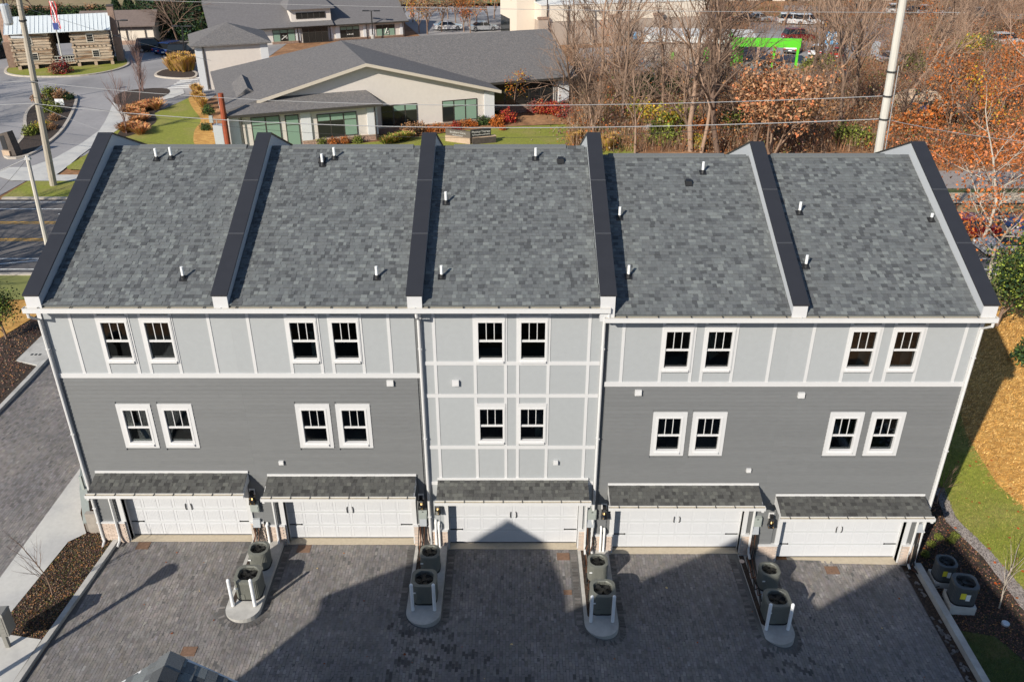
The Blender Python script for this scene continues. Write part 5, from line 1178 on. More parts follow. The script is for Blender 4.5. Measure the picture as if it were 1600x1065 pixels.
# ---- store
ST = thing('store', (4.2, 106, 0), 'large beige and brown flat roofed store with stone pillars', 'building', rot=R(14), local=True)
part('upper_wall', MB().box(0, 26, 0, 24, 3.3, 5.5), 'store_cream', ST); part('lower_wall', MB().box(.02, 25.98, .02, 23.98, 0, 3.3), 'store_brown', ST)
part('parapet_cap', MB().box(-.1, 26.1, -.1, 24.1, 5.5, 5.65), 'store_white', ST); part('upper_storey', MB().box(-3, 24, 6, 24, 5.66, 9.5), 'store_white', ST)
part('belt_course', MB().box(-.05, 26.05, -.05, 24.05, 3.28, 3.42), 'store_cream', ST)
for u_ in (-.5, 10.2, 17.2, 24.6):
    p_ = part('pillar', MB().box(u_, u_ + 1.4, -.5, .0, 0, 3.7), 'store_brown', ST); part('pillar_cap', MB().box(u_ - .1, u_ + 1.5, -.6, .0, 3.7, 4.0), 'stone_mixed', p_)
part('downpipe', MB().tube([(4.0, -.12, 5.4), (4.0, -.12, .1)], .12, 6), 'window_frame_dark', ST)
LW = thing('store_entrance', (4.0, 108, 0), 'cream store entrance block with dark opening left of the beige wall', 'building', rot=R(106), local=True)
part('wall', MB().box(1.5, 5.2, .0, 3, 0, 6.5), 'store_cream', LW); part('wall', MB().box(5.2, 10.6, .0, 3, 2.9, 7.5), 'store_cream', LW); part('opening', MB().box(5.2, 10.4, .5, 3, 0, 2.9), 'window_dark', LW)
for u_ in (4.6, 10.2): part('pillar', MB().box(u_, u_ + .9, -.3, .0, 0, 3.6), 'stone_mixed', LW)
# carts / blue signs by the store
for px, lab in ((966, 'blue and white notice panel beside the store wall, left one'), (976, 'blue and white notice panel beside the store wall, right of two'), (991, 'small blue panel near the far store pillar'), (998, 'rightmost blue panel before the brown store wall')):
    x, y = G(px, 66); T = thing('notice_panel', (x, y, 0), lab, 'sign', 'blue panels by the store'); part('panel', MB().box(x - .28, x + .28, y - .05, y, .4, 1.5), 'blue_print' if px % 2 else 'box_silver', T); part('post', MB().box(x - .04, x + .04, y, y + .06, 0, 1.5), 'box_silver', T)
# ---- pharmacy-like building with green canopy
PH = thing('small_shop', (17.7, 94.6, 0), 'low tan shop with white flat roof and bright green canopy', 'building', rot=R(-8), local=True)
part('wall', MB().box(0, 11.3, 0, 8, 0, 2.5), 'store_brown', PH); part('roof', MB().box(-.3, 14.5, -.3, 8.5, 2.5, 3.0), 'store_white', PH); part('parapet', MB().box(-.32, 11.6, -.34, -.302, 2.45, 3.3), 'store_white', PH)
part('window', MB().box(7.4, 9.8, -.04, 0, 1.0, 2.3), 'window_dark', PH); part('door', MB().box(7.6, 8.5, -.06, -.045, 0, 1.9), 'bright_green', PH); part('door', MB().box(3.3, 3.9, -.06, 0, 0, 1.2), 'bright_green', PH)
mb = MB(); mb.box(11.0, 19.5, -2.6, -2.4, 2.5, 3.6); mb.box(11.0, 11.2, -2.4, 3, 2.5, 3.6); mb.box(11.2, 19.3, -2.4, 3, 2.55, 2.7); part('canopy', mb, 'bright_green', PH)
for u_ in (11.05, 14.2, 16.2, 19.1): part('canopy_post', MB().box(u_, u_ + .3, -2.6, -2.3, 0, 2.5), 'bright_green' if u_ != 14.2 else 'stone_mixed', PH)
part('green_wall', MB().box(11.3, 12.8, -.1, 0, 0, 2.5), 'bright_green', PH)

# ================================================================== POLES AND WIRES
P1 = thing('utility_pole', (-36.4, 41.5, 0), 'tall weathered utility pole with grey transformer at the upper left', 'utility pole')
P1TOP = (-35.3, 41.5, 15.2)
part('pole', MB().tube([(-36.4, 41.5, 0), P1TOP], [.27, .19], 10), 'pole_concrete', P1)
x, y, z = F(8, 22, 41.3); tf = part('transformer', MB().tube([(x + .15, 41.2, z - .75), (x + .15, 41.2, z - .6), (x + .15, 41.2, z + .6), (x + .15, 41.2, z + .7)], [.24, .31, .31, .22], 12), 'box_silver', P1); part('bushing', MB().tube([(x + .15, 41.2, z + .7), (x + .15, 41.2, z + 1.0)], .07, 6), 'stone_dark', tf)
for zz in (8.1, 6.45, 12.4): t_ = zz / 15.2; part('clamp', MB().tube([(-36.4 + 1.1 * t_, 41.5, zz - .06), (-36.4 + 1.1 * t_, 41.5, zz + .06)], .27, 10), 'wire_black', P1)
part('bracket', MB().box(-36.6, -35.6, 41.3, 41.4, 11.2, 11.35), 'box_silver', P1)
a2 = F(42, 243, 24); b2 = F(73, 380, 24); dx = (b2[0] - a2[0]) / (b2[2] - a2[2])
P2 = thing('utility_pole', (a2[0] + dx * (0 - a2[2]), 24, 0), 'short pale utility pole rising behind the left parapet', 'utility pole')
part('pole', MB().tube([(a2[0] - dx * a2[2], 24, 0), (a2[0], 24, a2[2])], [.14, .11], 8), 'pole_pale', P2); part('pole_top', MB().box(a2[0] - .16, a2[0] + .16, 23.9, 24.1, a2[2] - .25, a2[2] - .1), 'box_silver', P2)
P2T = (a2[0], 24, a2[2] - .15)
rb = F(357, 232, 50); rt = F(344.5, 146, 50)
RP = thing('utility_pole', (rb[0], 50, 0), 'rust red utility pole standing before the clinic', 'utility pole')
part('pole', MB().tube([(rb[0] + .1, 50, 0), rb, rt], [.26, .25, .23], 10), 'pole_rust', RP)
MC = thing('meter_cabinet', (F(347, 228, 50.5)[0] - .1, 50.6, 0), 'white equipment cabinet with antennas behind the rust red pole', 'cabinet'); x = MC.location.x
part('cabinet', MB().box(x - .45, x + .35, 50.5, 51.2, 0, 2.5), 'box_silver', MC); mb = MB(); mb.tube([(x - .6, 50.7, 1.9), (x + .5, 50.7, 2.0)], .04, 5); mb.tube([(x - .1, 50.7, 1.5), (x - .1, 50.7, 3.0)], .04, 5); mb.box(x - .7, x - .4, 50.6, 50.8, 2.7, 3.3); part('antenna', mb, 'meter_grey', MC)
p3b = F(1372, 240, 16); p3t = F(1411, 0, 16); dx = (p3t[0] - p3b[0]) / (p3t[2] - p3b[2]); topz = 21
P3 = thing('utility_pole', (p3b[0] - dx * p3b[2], 16, 0), 'large pale grey utility pole rising behind the rightmost roof', 'utility pole')
P3P = lambda z: (p3b[0] + dx * (z - p3b[2]), 16, z)
part('pole', MB().tube([P3P(0), P3P(topz)], [.24, .15], 12), 'pole_pale', P3)
zA = F(1383, 150, 16)[2]; zB = F(1376, 186, 16)[2]; zC = F(1395, 112, 16)[2]
for zz in (zA, zB, zC): q = P3P(zz); part('clamp', MB().tube([(q[0], 16, zz - .035), (q[0], 16, zz + .035)], .225, 12), 'wire_black', P3)
mb = MB(); mb.tube([(P3P(9.5)[0] + .22, 15.8, 9.5), (P3P(14)[0] + .21, 15.8, 14.0)], .025, 5); part('conduit', mb, 'wire_grey', P3)
def wire(name_label, a, b, sag, r, m='wire_grey', n=24):
    pts = [(a[0] + (b[0] - a[0]) * i / n, a[1] + (b[1] - a[1]) * i / n, a[2] + (b[2] - a[2]) * i / n - sag * 4 * (i / n) * (1 - i / n)) for i in range(n + 1)]
    return tag(part('overhead_wire', MB().tube(pts, r * .6, 4), m), name_label, 'wire', 'overhead wires')
q1 = F(42, 127, 41.3); q2 = F(52, 162, 41.3)
wire('upper pale wire crossing in front of the clinic', q1, P3P(zA), 1.0, .03)
wire('lower thick pale cable crossing in front of the clinic', q2, P3P(zB), 1.0, .04)
wire('thin dark wire between the two pale cables', (q2[0], 41.3, q2[2] + .5), P3P(zB + .1), 1.9, .016, 'wire_black')
wire('upper wire leaving the left pole to the picture edge', F(-300, 125, 60), q1, .3, .04)
wire('thick cable leaving the left pole to the picture edge', F(-300, 158, 60), q2, .3, .05)
wire('wire from the right pole toward the orange tree', P3P(zB), F(1900, 230, 14), .5, .022)
wire('thin wire above the clinic at the top edge', F(-40, -10, 40), F(1500, 20, 20), .3, .02)
wire('service cable from the short left pole to the left edge', P2T, F(-300, 385, 22), .2, .035)
wire('dark drop cable from the short left pole', P2T, F(-200, 420, 22), 1.0, .015, 'wire_black')
wire('slack wire from the tall left pole down to the right', q2, F(330, 250, 40), .5, .018)
wire('thin wire from the transformer over the cabin', F(25, 8, 41), F(330, 95, 60), .2, .02, 'wire_grey')
mb = None
# street lamps and flag
def lamp(px, py, ptop, label, heads=2, r=.09, m='black_metal', dep=0):
    x, y = G(px, py); z = F(ptop[0], ptop[1], y); T = thing('street_lamp', (x, y, 0), label, 'street lamp', 'parking lot lamps')
    part('pole', MB().tube([(x, y, 0), (z[0], y, z[2])], r, 6), m, T); part('base', MB().tube([(x, y, 0), (x, y, .7)], .3, 8), 'concrete', T)
    mb = MB()
    if heads == 2: mb.box(z[0] - 1.3, z[0] - .4, y - .2, y + .2, z[2], z[2] + .15); mb.box(z[0] + .4, z[0] + 1.3, y - .2, y + .2, z[2], z[2] + .15); mb.box(z[0] - .4, z[0] + .4, y - .05, y + .05, z[2] + .02, z[2] + .1)
    else: mb.tube([(z[0], y, z[2] - .1), (z[0], y, z[2] + .3), (z[0], y, z[2] + .35)], [.12, .35, .1], 8)
    part('lamp_head', mb, m, T)
lamp(65, 160, (45, 78), 'single headed black lamp in front of the cabin', 1); lamp(193, 86, (184, 33), 'thin dark lamp right of the cabin'); lamp(289, 91, (284, 42), 'lamp above the tan grasses beside the parked cars')
lamp(583, 62, (580, 18), 'twin headed black lamp before the farther clinic'); lamp(836, 66, (838, -25), 'tall black lamp left of the store pillar'); lamp(854, 72, (856, -25), 'tall black lamp right at the store pillar')
lamp(925, 70, (925, 12), 'twin headed lamp in front of the beige store wall', 2, .08, 'store_brown'); lamp(985, 72, (984, 25), 'right twin headed lamp in front of the store', 2, .08, 'store_brown'); lamp(907, 58, (906, 12), 'white lamp post before the store', 1, .12, 'pole_pale')
lamp(1335, 60, (1340, -20), 'thin dark lamp near the far white cars'); lamp(1294, 72, (1297, 33), 'dark lamp beside the blue signs')
x, y = G(102, 115); zt_ = F(84, 46, y); x2 = F(76, -10, y)
T = thing('flagpole', (x, y, 0), 'silver flagpole in front of the log cabin', 'flagpole'); part('pole', MB().tube([(x, y, 0), x2], [.1, .05], 6), 'pole_pale', T)
top = F(77, 2, y); fl = thing('flag', (top[0], y, top[2]), 'limp red and white striped flag with blue corner on the pole', 'flag')
hN = 7; bot = F(88, 45, y)
for k in range(7):
    a_ = k / 7; mb = MB(); pts0 = []
    for i in range(9):
        t_ = i / 8; cx_ = top[0] + (bot[0] - top[0]) * t_ + math.sin(t_ * 9 + k) * .08; cz = top[2] + (bot[2] - top[2]) * t_; pts0.append((cx_ + k * .1 - .05, y - .1 - .12 * math.sin(k * 1.9 + t_ * 3), cz))
    for i in range(8): p0, p1_ = pts0[i], pts0[i + 1]; mb.add([p0, p1_, (p1_[0] + .1, p1_[1] - .03, p1_[2]), (p0[0] + .1, p0[1] - .03, p0[2])], [(0, 1, 2, 3)])
    part('stripe', mb, 'flag_red' if k % 2 == 0 else 'flag_white', fl)
mb = MB(); mb.box(bot[0] - .2, bot[0] + .45, y - .3, y - .28, bot[2] - .1, bot[2] + .7); part('canton', mb, 'flag_blue', fl)
# monument sign
mx, my = G(725, 224); SG = thing('monument_sign', (mx, my, 0), 'black and brown angled sign on stone bases in the clinic lawn', 'sign', rot=0, local=True); SG.scale = (.88, .88, .88)
for (a, b), z1, dm, sm, txt in ((((-1.9, .9), (.75, -.35)), 1.0, 'sign_brown', 'sandstone', 0), (((.9, -.45), (3.3, .35)), 1.15, 'sign_black', 'stone_dark', 1)):
    mbb = bar((a[0], a[1], z1 * .62), (b[0], b[1], z1 * .62), .45, z1 * .62 + .1); base_ = part('stone_base', mbb, sm, SG)
    part('stone_cap', bar((a[0], a[1], z1 * .62 + .06), (b[0], b[1], z1 * .62 + .06), .55, .06), 'sandstone', SG)
    zb_ = z1 * .62 + .07; H_ = .75 if txt else .62; a3 = (a[0], a[1], zb_ + H_); b3 = (b[0], b[1], zb_ + H_)
    if txt: a3 = (a[0] - .15, a[1] - .05, zb_ + H_); b3 = (b[0] - .5, b[1] - .15, zb_ + H_)
    pn = part('sign_panel', bar(a3, b3, .25, H_), dm, SG)
    for li, line in enumerate(('Physical Therapy', 'Orthopedics and Rehab') if txt else ('Southern Clinic', 'Medical Center')):
        cu = bpy.data.curves.new('lettering', 'FONT'); cu.body = line; cu.size = .3 if li == 0 else .2; cu.extrude = .012; cu.align_x = 'CENTER'
        to = bpy.data.objects.new('text_tmp', cu); me_t = bpy.data.meshes.new_from_object(to); bpy.data.objects.remove(to); me_t.materials.clear(); me_t.materials.append(MATS['sign_letter']); o = bpy.data.objects.new('lettering', me_t); COL.objects.link(o); o.parent = pn; ORG[o] = (0, 0, 0)
        d = Vector((b3[0] - a3[0], b3[1] - a3[1])); ang = math.atan2(d.y, d.x); m_ = ((a3[0] + b3[0]) / 2 + math.sin(ang) * .14, (a3[1] + b3[1]) / 2 - math.cos(ang) * .14, zb_ + H_ - .32 - li * .27)
        o.location = m_; o.rotation_euler = (R(90), 0, ang)
# stone entrance marker at left
x, y = G(19, 243); T = thing('entrance_marker', (x, y, 0), 'dark slanted stone entrance marker at the planted island tip', 'sign', rot=R(-20), local=True)
part('stone_body', MB().hexa([(-.45, -.35, 0), (.95, -.35, 0), (.95, .35, 0), (-.45, .35, 0)], [(-.6, -.3, 1.9), (.5, -.3, 2.2), (.5, .3, 2.2), (-.6, .3, 1.9)]), 'stone_dark', T); part('stone_foot', MB().box(-.5, .35, -.5, -.351, 0, .55), 'sandstone', T); part('sign_panel', MB().hexa([(-.4, -.375, .65), (.15, -.375, .65), (.15, -.352, .65), (-.4, -.352, .65)], [(-.5, -.33, 1.75), (.05, -.33, 1.85), (.05, -.31, 1.85), (-.5, -.31, 1.75)]), 'sign_black', T)
x, y = G(96, 172); T = thing('small_sign', (x, y, 0), 'small white sign on a post in the planted island', 'sign'); part('panel', MB().box(x - .45, x + .45, y - .05, y, .5, 1.15), 'white_label', T); part('post', MB().box(x - .05, x + .05, y, y + .08, 0, 1.1), 'pole_pale', T)
for px, py, lab in ((1290, 80, 'left one of the two pale blue banners among far trees'), (1300, 80, 'right one of the two pale blue banners among far trees')):
    x, y = G(px, py + 12); T = thing('banner', (x, y, 0), lab, 'banner', 'pale blue banners'); z = F(px, 50, y)[2]; part('panel', MB().box(x - .45, x + .45, y - .05, y, z - 1.6, z), 'blue_print', T); part('white_band', MB().box(x - .25, x + .25, y - .07, y - .051, z - 1.4, z - .2), 'white_label', T); part('post', MB().box(x - .05, x + .05, y, y + .1, 0, z), 'box_silver', T)
for px, py, lab in ((1418, 238 - 150, 'square stone gate pier on the far road'), (1365, 92, 'white utility cabinet behind the far trees')):
    x, y = G(px, py); tag(part('stone_pier' if px > 1400 else 'utility_cabinet', MB().box(x - .4, x + .4, y - .4, y + .4, 0, 2.2), 'sandstone' if px > 1400 else 'box_silver'), lab, 'pier' if px > 1400 else 'cabinet')
for px, py, s, lab in ((1430, 170, 3.2, 'big pale boulder mound among the brown trees'), (1490, 180, 2.4, 'second pale boulder right of the larger one'), (1018, 203, 1.0, 'low pale rock heap in the leaf litter')):
    x, y = G(px, py); mb = MB(); rr = random.Random(px); n = 9; vs = []
    for L, (rz, rw_) in enumerate(((0, 1), (.3, .95), (.55, .6), (.62, .1))):
        for i in range(n): a = 2 * math.pi * i / n; w = s * rw_ * rr.uniform(.8, 1.15); vs.append((x + math.cos(a) * w, y + math.sin(a) * w * .6, s * rz * rr.uniform(.8, 1.1)))
    mb.add(vs, [(L * n + i, L * n + (i + 1) % n, (L + 1) * n + (i + 1) % n, (L + 1) * n + i) for L in range(3) for i in range(n)]); tag(part('boulder', mb, 'sandstone' if s > 1.5 else 'river_stone'), lab, 'boulder')
x, y = G(1440, 182); T = thing('storage_drum', (x, y, 0), 'dark blue barrel beside the pale boulder', 'barrel'); part('drum', MB().tube([(x, y, 0), (x, y, 1.2)], .55, 12), 'flag_blue', T); part('lid', MB().tube([(x, y, 1.2), (x, y, 1.27)], .58, 12), 'black_metal', T)

# ================================================================== VEHICLES
def car(px, py, rot, col, label, suv=False, xy=None):
    x, y = xy or G(px, py); mn = 'car_paint_' + col
    cols = dict(red=(.45, .012, .012), darkred=(.16, .012, .015), white=(.7, .7, .7), black=(.015, .016, .02), blue=(.02, .05, .16), silver=(.35, .36, .38), grey=(.12, .125, .13))
    if mn not in MATS: mat(mn, cols[col], .22, metal=.3)
    T = thing('parked_car', (x, y, 0), label, 'car', None, rot=rot, local=True)
    L, W_, H = (2.35, .93, 1.75) if suv else (2.3, .9, 1.42); sh = .98 if suv else .88
    prof = [(-L, .35), (-L, .75), (-L + .1, sh), (L - 1.1, sh - .02), (L - .1, sh - .22), (L, .6), (L - .02, .32), (L - .5, .25), (-L + .5, .25)]
    mb = MB(); mb.prism(prof, 'y', -W_, W_); part('body', mb, mn, T)
    r0 = -L + (.12 if suv else .75); mb = MB(); mb.hexa([(r0, -W_ + .05, sh), (L - 1.15, -W_ + .05, sh - .02), (L - 1.15, W_ - .05, sh - .02), (r0, W_ - .05, sh)], [(r0 + (.25 if suv else .6), -W_ + .2, H - .08), (L - 1.9, -W_ + .2, H - .08), (L - 1.9, W_ - .2, H - .08), (r0 + (.25 if suv else .6), W_ - .2, H - .08)]); part('window_glass', mb, 'car_glass', T)
    mb = MB(); a = r0 + (.22 if suv else .55); mb.hexa([(a, -W_ + .17, H - .08), (L - 1.87, -W_ + .17, H - .08), (L - 1.87, W_ - .17, H - .08), (a, W_ - .17, H - .08)], [(a + .15, -W_ + .25, H), (L - 2.0, -W_ + .25, H), (L - 2.0, W_ - .25, H), (a + .15, W_ - .25, H)]); part('roof', mb, mn, T)
    mb = MB()
    for xx in (-.15, ): 
        for s in (-1, 1): mb.hexa([(xx, s * (W_ - .05) - .012, sh), (xx + .1, s * (W_ - .05) - .012, sh), (xx + .1, s * (W_ - .05) + .012, sh), (xx, s * (W_ - .05) + .012, sh)], [(xx, s * (W_ - .2) - .012, H - .05), (xx + .08, s * (W_ - .2) - .012, H - .05), (xx + .08, s * (W_ - .2) + .012, H - .05), (xx, s * (W_ - .2) + .012, H - .05)])
    part('door_pillar', mb, mn, T)
    for wx in (-L + .85, L - .85):
        for s in (-1, 1):
            w = part('wheel', MB().tube([(wx, s * (W_ - .16), .34), (wx, s * (W_ + .02), .34)], .34, 12), 'tyre', T); part('rim', MB().tube([(wx, s * (W_ + .02), .34), (wx, s * (W_ + .03), .34)], .2, 8), 'rim', w)
    for s in (-1, 1):
        part('tail_light', MB().box(-L - .02, -L + .05, s * (W_ - .3), s * (W_ - .02), .62, .8), 'lamp_red', T); part('headlight', MB().box(L - .12, L + .01, s * (W_ - .35), s * (W_ - .05), .56, .68), 'lamp_clear', T)
    part('number_plate', MB().box(-L - .025, -L - .005, -.25, .25, .5, .62), 'white_label', T)
    return T
car(240, 80, R(20), 'black', 'black sport utility vehicle parked nearest the white outbuilding', True); car(262, 82, R(75), 'blue', 'dark blue car with bright tail light in the middle of the row'); car(273, 84, R(72), 'blue', 'blue van with white stripes on its rear beside the dark sedan', True)
car(291, 88, R(10), 'black', 'black pickup style car partly behind the hip roofed block', True); car(6, 90, R(60), 'black', 'dark car at the left edge beyond the cabin', True)
car(1240, 82, R(60), 'grey', 'dark pickup truck left of the white car by the green canopy', True); car(1278, 86, R(60), 'white', 'white sedan between the dark truck and the red car'); car(1306, 90, R(70), 'red', 'bright red car at the right end of the shop car park')
car(1247, 63, R(5), 'darkred', 'long dark red car behind the green canopy', True); car(1237, 38, R(-5), 'white', 'white car left in the far upper row', True); car(1262, 39, R(-5), 'white', 'white pickup right in the far upper row', True); car(1185, 34, R(0), 'silver', 'silver car far off behind bare branches')
car(1540, 380, R(180), 'darkred', 'dark red car on the main road behind orange leaves', False, (30.6, 29.6 + 1.2)); car(1580, 410, R(180), 'silver', 'silver car in the nearer lane at the right edge', False, (32.6, 27.6)); car(1600, 372, R(180), 'blue', 'blue car at the far right edge of the main road', False, (36.6, 31.4))
car(700, 47, R(10), 'white', 'white car far away above the clinic ridge'); car(755, 48, R(15), 'silver', 'silver car beside the orange trees far behind'); car(1165, 34, R(0), 'black', 'black car far off left of the silver one'); car(1045, 35, R(0), 'black', 'black car beyond the beige store wall')

for k, (px, py, c, lab) in enumerate(((1405, 22, 'white', 'white car in the topmost row left of the grey roofs'), (1430, 23, 'black', 'black car in the topmost row'), (1452, 24, 'silver', 'silver car in the topmost row right of the black one'), (1490, 26, 'white', 'white car toward the top right corner'), (1530, 28, 'grey', 'grey car near the top right corner'), (1395, 98, 'silver', 'silver car on the far road behind the big grey pole'), (1100, 34, 'white', 'white car beyond the tan shop roof'), (1130, 33, 'red', 'red car beyond the tan shop roof'), (1570, 70, 'white', 'white van on the far road at the right edge'))): car(px, py, R(-5 + 7 * (k % 3)), c, lab, k % 2 == 0)
for px, w_, lab in ((1480, 26, 'long pale warehouse at the top right edge'), (1250, 30, 'low pale warehouse beyond the far cars')):
    x, y = G(px, 2); T = thing('warehouse', (x, y, 0), lab, 'building', local=True); part('wall', MB().box(-w_ / 2, w_ / 2, 0, 14, 0, 4), 'store_cream', T); part('roof', MB().box(-w_ / 2 - .4, w_ / 2 + .4, -.4, 14.4, 4, 4.3), 'store_white', T)
    for q_ in range(5): part('door', MB().box(-w_ / 2 + 2 + q_ * 5, -w_ / 2 + 4.5 + q_ * 5, -.05, 0, 0, 2.8), 'window_dark', T)
# ================================================================== VEGETATION
mat('leaf_any', (1, 1, 1), .75, attr=True, spec=.25)
C_ = dict(orange=(.40, .115, .02), rust=(.34, .105, .028), tan=(.36, .20, .11), brown=(.26, .13, .055), red=(.28, .02, .02), gold=(.42, .28, .03), olive=(.10, .11, .025), green=(.05, .085, .02),
          dark=(.016, .036, .014), straw=(.46, .26, .09), lime=(.22, .27, .04), plum=(.17, .085, .07), dull=(.20, .15, .10), cone=(.02, .05, .03), salmon=(.45, .16, .07))
def leaf_mesh(name, P, size, cols, rng, flat=.3, aspect=.6):
    """P (n,3) leaf positions -> one mesh of small randomly turned quads with colour per leaf"""
    n = len(P); a = rng.normal(size=(n, 3)); a /= np.linalg.norm(a, axis=1)[:, None]; b = rng.normal(size=(n, 3)); b -= a * (a * b).sum(1)[:, None]; b /= np.linalg.norm(b, axis=1)[:, None]
    s = (size * rng.uniform(.6, 1.3, n))[:, None]; u = a * s * .5; v = b * s * .5 * aspect
    V = np.stack([P - u - v * .2, P + v - u * .1, P + u, P - v + u * .1], 1).reshape(-1, 3); F_ = np.arange(4 * n).reshape(n, 4)
    pal = np.array([C_[c] for c in cols]); k = rng.integers(0, len(pal), n); T = pal[k] * rng.uniform(.6, 1.45, n)[:, None]
    return np_mesh(name, V, F_, 'leaf_any', np.repeat(T, 4, 0))
def branching(seed, H, r0, trunk_frac, spread, nb, levels, up=.25, jit=.25, stems=1, lean=0.0, ratio=.62):
    """returns (trunk MB, twig MB, tip points) of a branching skeleton rooted at the origin"""
    rr = random.Random(seed); TM, WM, tips = MB(), MB(), []
    def grow(p, d, L, r, lvl):
        nseg = 4 if lvl == 0 else 3; pts = [p]; rad = [r]; q = p; dd = d.copy(); dirs = []
        for i in range(nseg):
            dd = (dd + Vector((rr.gauss(0, jit), rr.gauss(0, jit), rr.gauss(0, jit) * .6)) * .45 + Vector((0, 0, up * .22))).normalized(); q = q + dd * L / nseg; pts.append(q); rad.append(r * (1 - (i + 1) / nseg * (.45 if lvl < levels else .75))); dirs.append(dd.copy())
        (TM if lvl <= 1 else WM).tube(pts, rad, 7 if lvl == 0 else (5 if lvl == 1 else 3), False)
        if lvl >= levels: tips.extend([pts[-1], pts[-2], (pts[1])]); return
        n = nb[min(lvl, len(nb) - 1)]
        for k in range(n):
            t = (trunk_frac if lvl == 0 else .25) + (1 - (trunk_frac if lvl == 0 else .25)) * (k + rr.random() * .8) / n; t = min(t, .99); f = t * nseg; i = min(int(f), nseg - 1); pos = pts[i].lerp(pts[i + 1], f - i)
            base = dirs[i]; ax = base.orthogonal().normalized(); ax.rotate(Matrix.Rotation(rr.uniform(0, 6.28), 3, base)); sp = spread * rr.uniform(.65, 1.2)
            nd = (base * math.cos(sp) + ax * math.sin(sp)).normalized()
            grow(pos, nd, L * ratio * rr.uniform(.7, 1.15) * (1.15 - .45 * t), rad[i] * rr.uniform(.42, .62), lvl + 1)
        if lvl > 0 or True: grow(pts[-1], dirs[-1], L * ratio * .8, rad[-1] * .9, lvl + 1)
    for s in range(stems):
        a = 6.28 * s / max(stems, 1) + rr.random(); d = Vector((math.cos(a) * (.0 if stems == 1 else rr.uniform(.15, .45)) + lean, math.sin(a) * (.0 if stems == 1 else rr.uniform(.15, .45)), 1)).normalized()
        grow(Vector((math.cos(a) * .1 * (stems > 1), math.sin(a) * .1 * (stems > 1), -.1)), d, H * .62, r0 * rr.uniform(.8, 1.1), 0)
    return TM, WM, tips
def tree_proto(name, seed, H, r0, tf, spread, nb, lv, bark, twig=None, leaves=None, **kw):
    TM, WM, tips = branching(seed, H, r0, tf, spread, nb, lv, **kw); rng = np.random.default_rng(seed)
    d = dict(trunk=TM.mesh(name + '_trunk', bark, True, tone=False), crown=WM.mesh(name + '_crown', twig or bark, False, tone=False))
    if leaves:
        per, size, cols, spreadr, keep = leaves; tp = np.array([tuple(t) for t in tips]); tp = tp[rng.random(len(tp)) < keep]
        P = np.repeat(tp, per, 0) + rng.normal(0, spreadr, (len(tp) * per, 3)); P[:, 2] = np.maximum(P[:, 2], .1); d['foliage'] = leaf_mesh(name + '_foliage', P, size, cols, rng)
    return d
PR = {}
PR['tall'] = [tree_proto('tall', 10 + k, 15, .19, .38, .66, [9, 6, 5, 4], 3, 'bark', 'bark_dark' if k % 2 else 'bark', up=.35, jit=.3) for k in range(4)]
PR['wide'] = [tree_proto('wide', 30 + k, 12, .22, .28, .85, [8, 6, 5, 4], 3, 'bark_dark' if k == 1 else 'bark', None, up=.2, jit=.42, ratio=.68) for k in range(3)]
PR['vase'] = [tree_proto('vase', 50 + k, 5.2, .08, .25, .42, [9, 6, 4], 3, 'bark_red', None, up=.5, jit=.18) for k in range(2)]
PR['multi'] = [tree_proto('multi', 60 + k, 5.5, .05, .2, .5, [5, 4, 3], 2, 'bark', None, up=.35, jit=.25, stems=9) for k in range(2)]
PR['tanleaf'] = [tree_proto('tanleaf', 70 + k, 8.2, .11, .35, .6, [5, 4, 3], 2, 'bark', None, (7, .32, ['tan', 'tan', 'brown', 'salmon'], .35, .8), up=.35, jit=.3, stems=5) for k in range(2)]
PR['sycamore'] = [tree_proto('sycamore', 81, 17, .36, .2, .95, [9, 6, 4, 3], 3, 'bark_white', 'bark_white', (10, .22, ['orange', 'orange', 'rust', 'salmon'], .26, .85), up=.12, jit=.4, ratio=.7)]
PR['sparse'] = [tree_proto('sparse', 88, 8.5, .13, .2, .9, [8, 6, 4], 2, 'bark_white', 'bark_white', (9, .2, ['orange', 'rust', 'salmon'], .4, .75), up=.15, jit=.35, ratio=.7)]
PR['autumn'] = [tree_proto('autumn', 90 + k, 8, .12, .2, .6, [8, 5, 3], 2, 'bark', None, (5, .28, c, .4, .9), up=.4, jit=.25) for k, c in enumerate((['orange', 'gold', 'rust'], ['rust', 'brown', 'orange'], ['brown', 'tan', 'dull']))]
PR['pear'] = [tree_proto('pear', 95, 5.5, .1, .2, .65, [8, 5, 4], 2, 'bark', None, (42, .17, ['green', 'olive', 'lime', 'dark', 'green', 'dark'], .36, 1), up=.3)]
PR['young'] = [tree_proto('young', 99 + k, 3.1, .028, .28, .5, [8, 4, 2], 2, 'bark_white' if k else 'bark', 'bark_red', up=.45, jit=.2) for k in range(2)]
def conifer(seed, H, Rr, cols=('dark', 'cone', 'dark', 'green')):
    rng = np.random.default_rng(seed); n = 5200; t = rng.random(n) ** .8; a = rng.uniform(0, 6.28, n); lob = 1 + .18 * np.sin(a * 5 + t * 20) + .12 * np.sin(a * 9 - t * 31); r = Rr * (1 - t) ** .75 * lob * rng.uniform(.55, 1.05, n) ** .5
    P = np.stack([np.cos(a) * r, np.sin(a) * r, .3 + t * H * .97 - .3 * r * .3], 1); P += rng.normal(0, .08, P.shape)
    mb = MB(); mb.tube([(0, 0, -.1), (0, 0, H * .9)], [.16, .04], 6, False); return dict(trunk=mb.mesh('conifer_trunk', 'bark_dark', tone=False), foliage=leaf_mesh('conifer_foliage', P, .34, cols, rng))
PR['conifer'] = [conifer(5, 8, 2.4), conifer(6, 7, 2.9)]
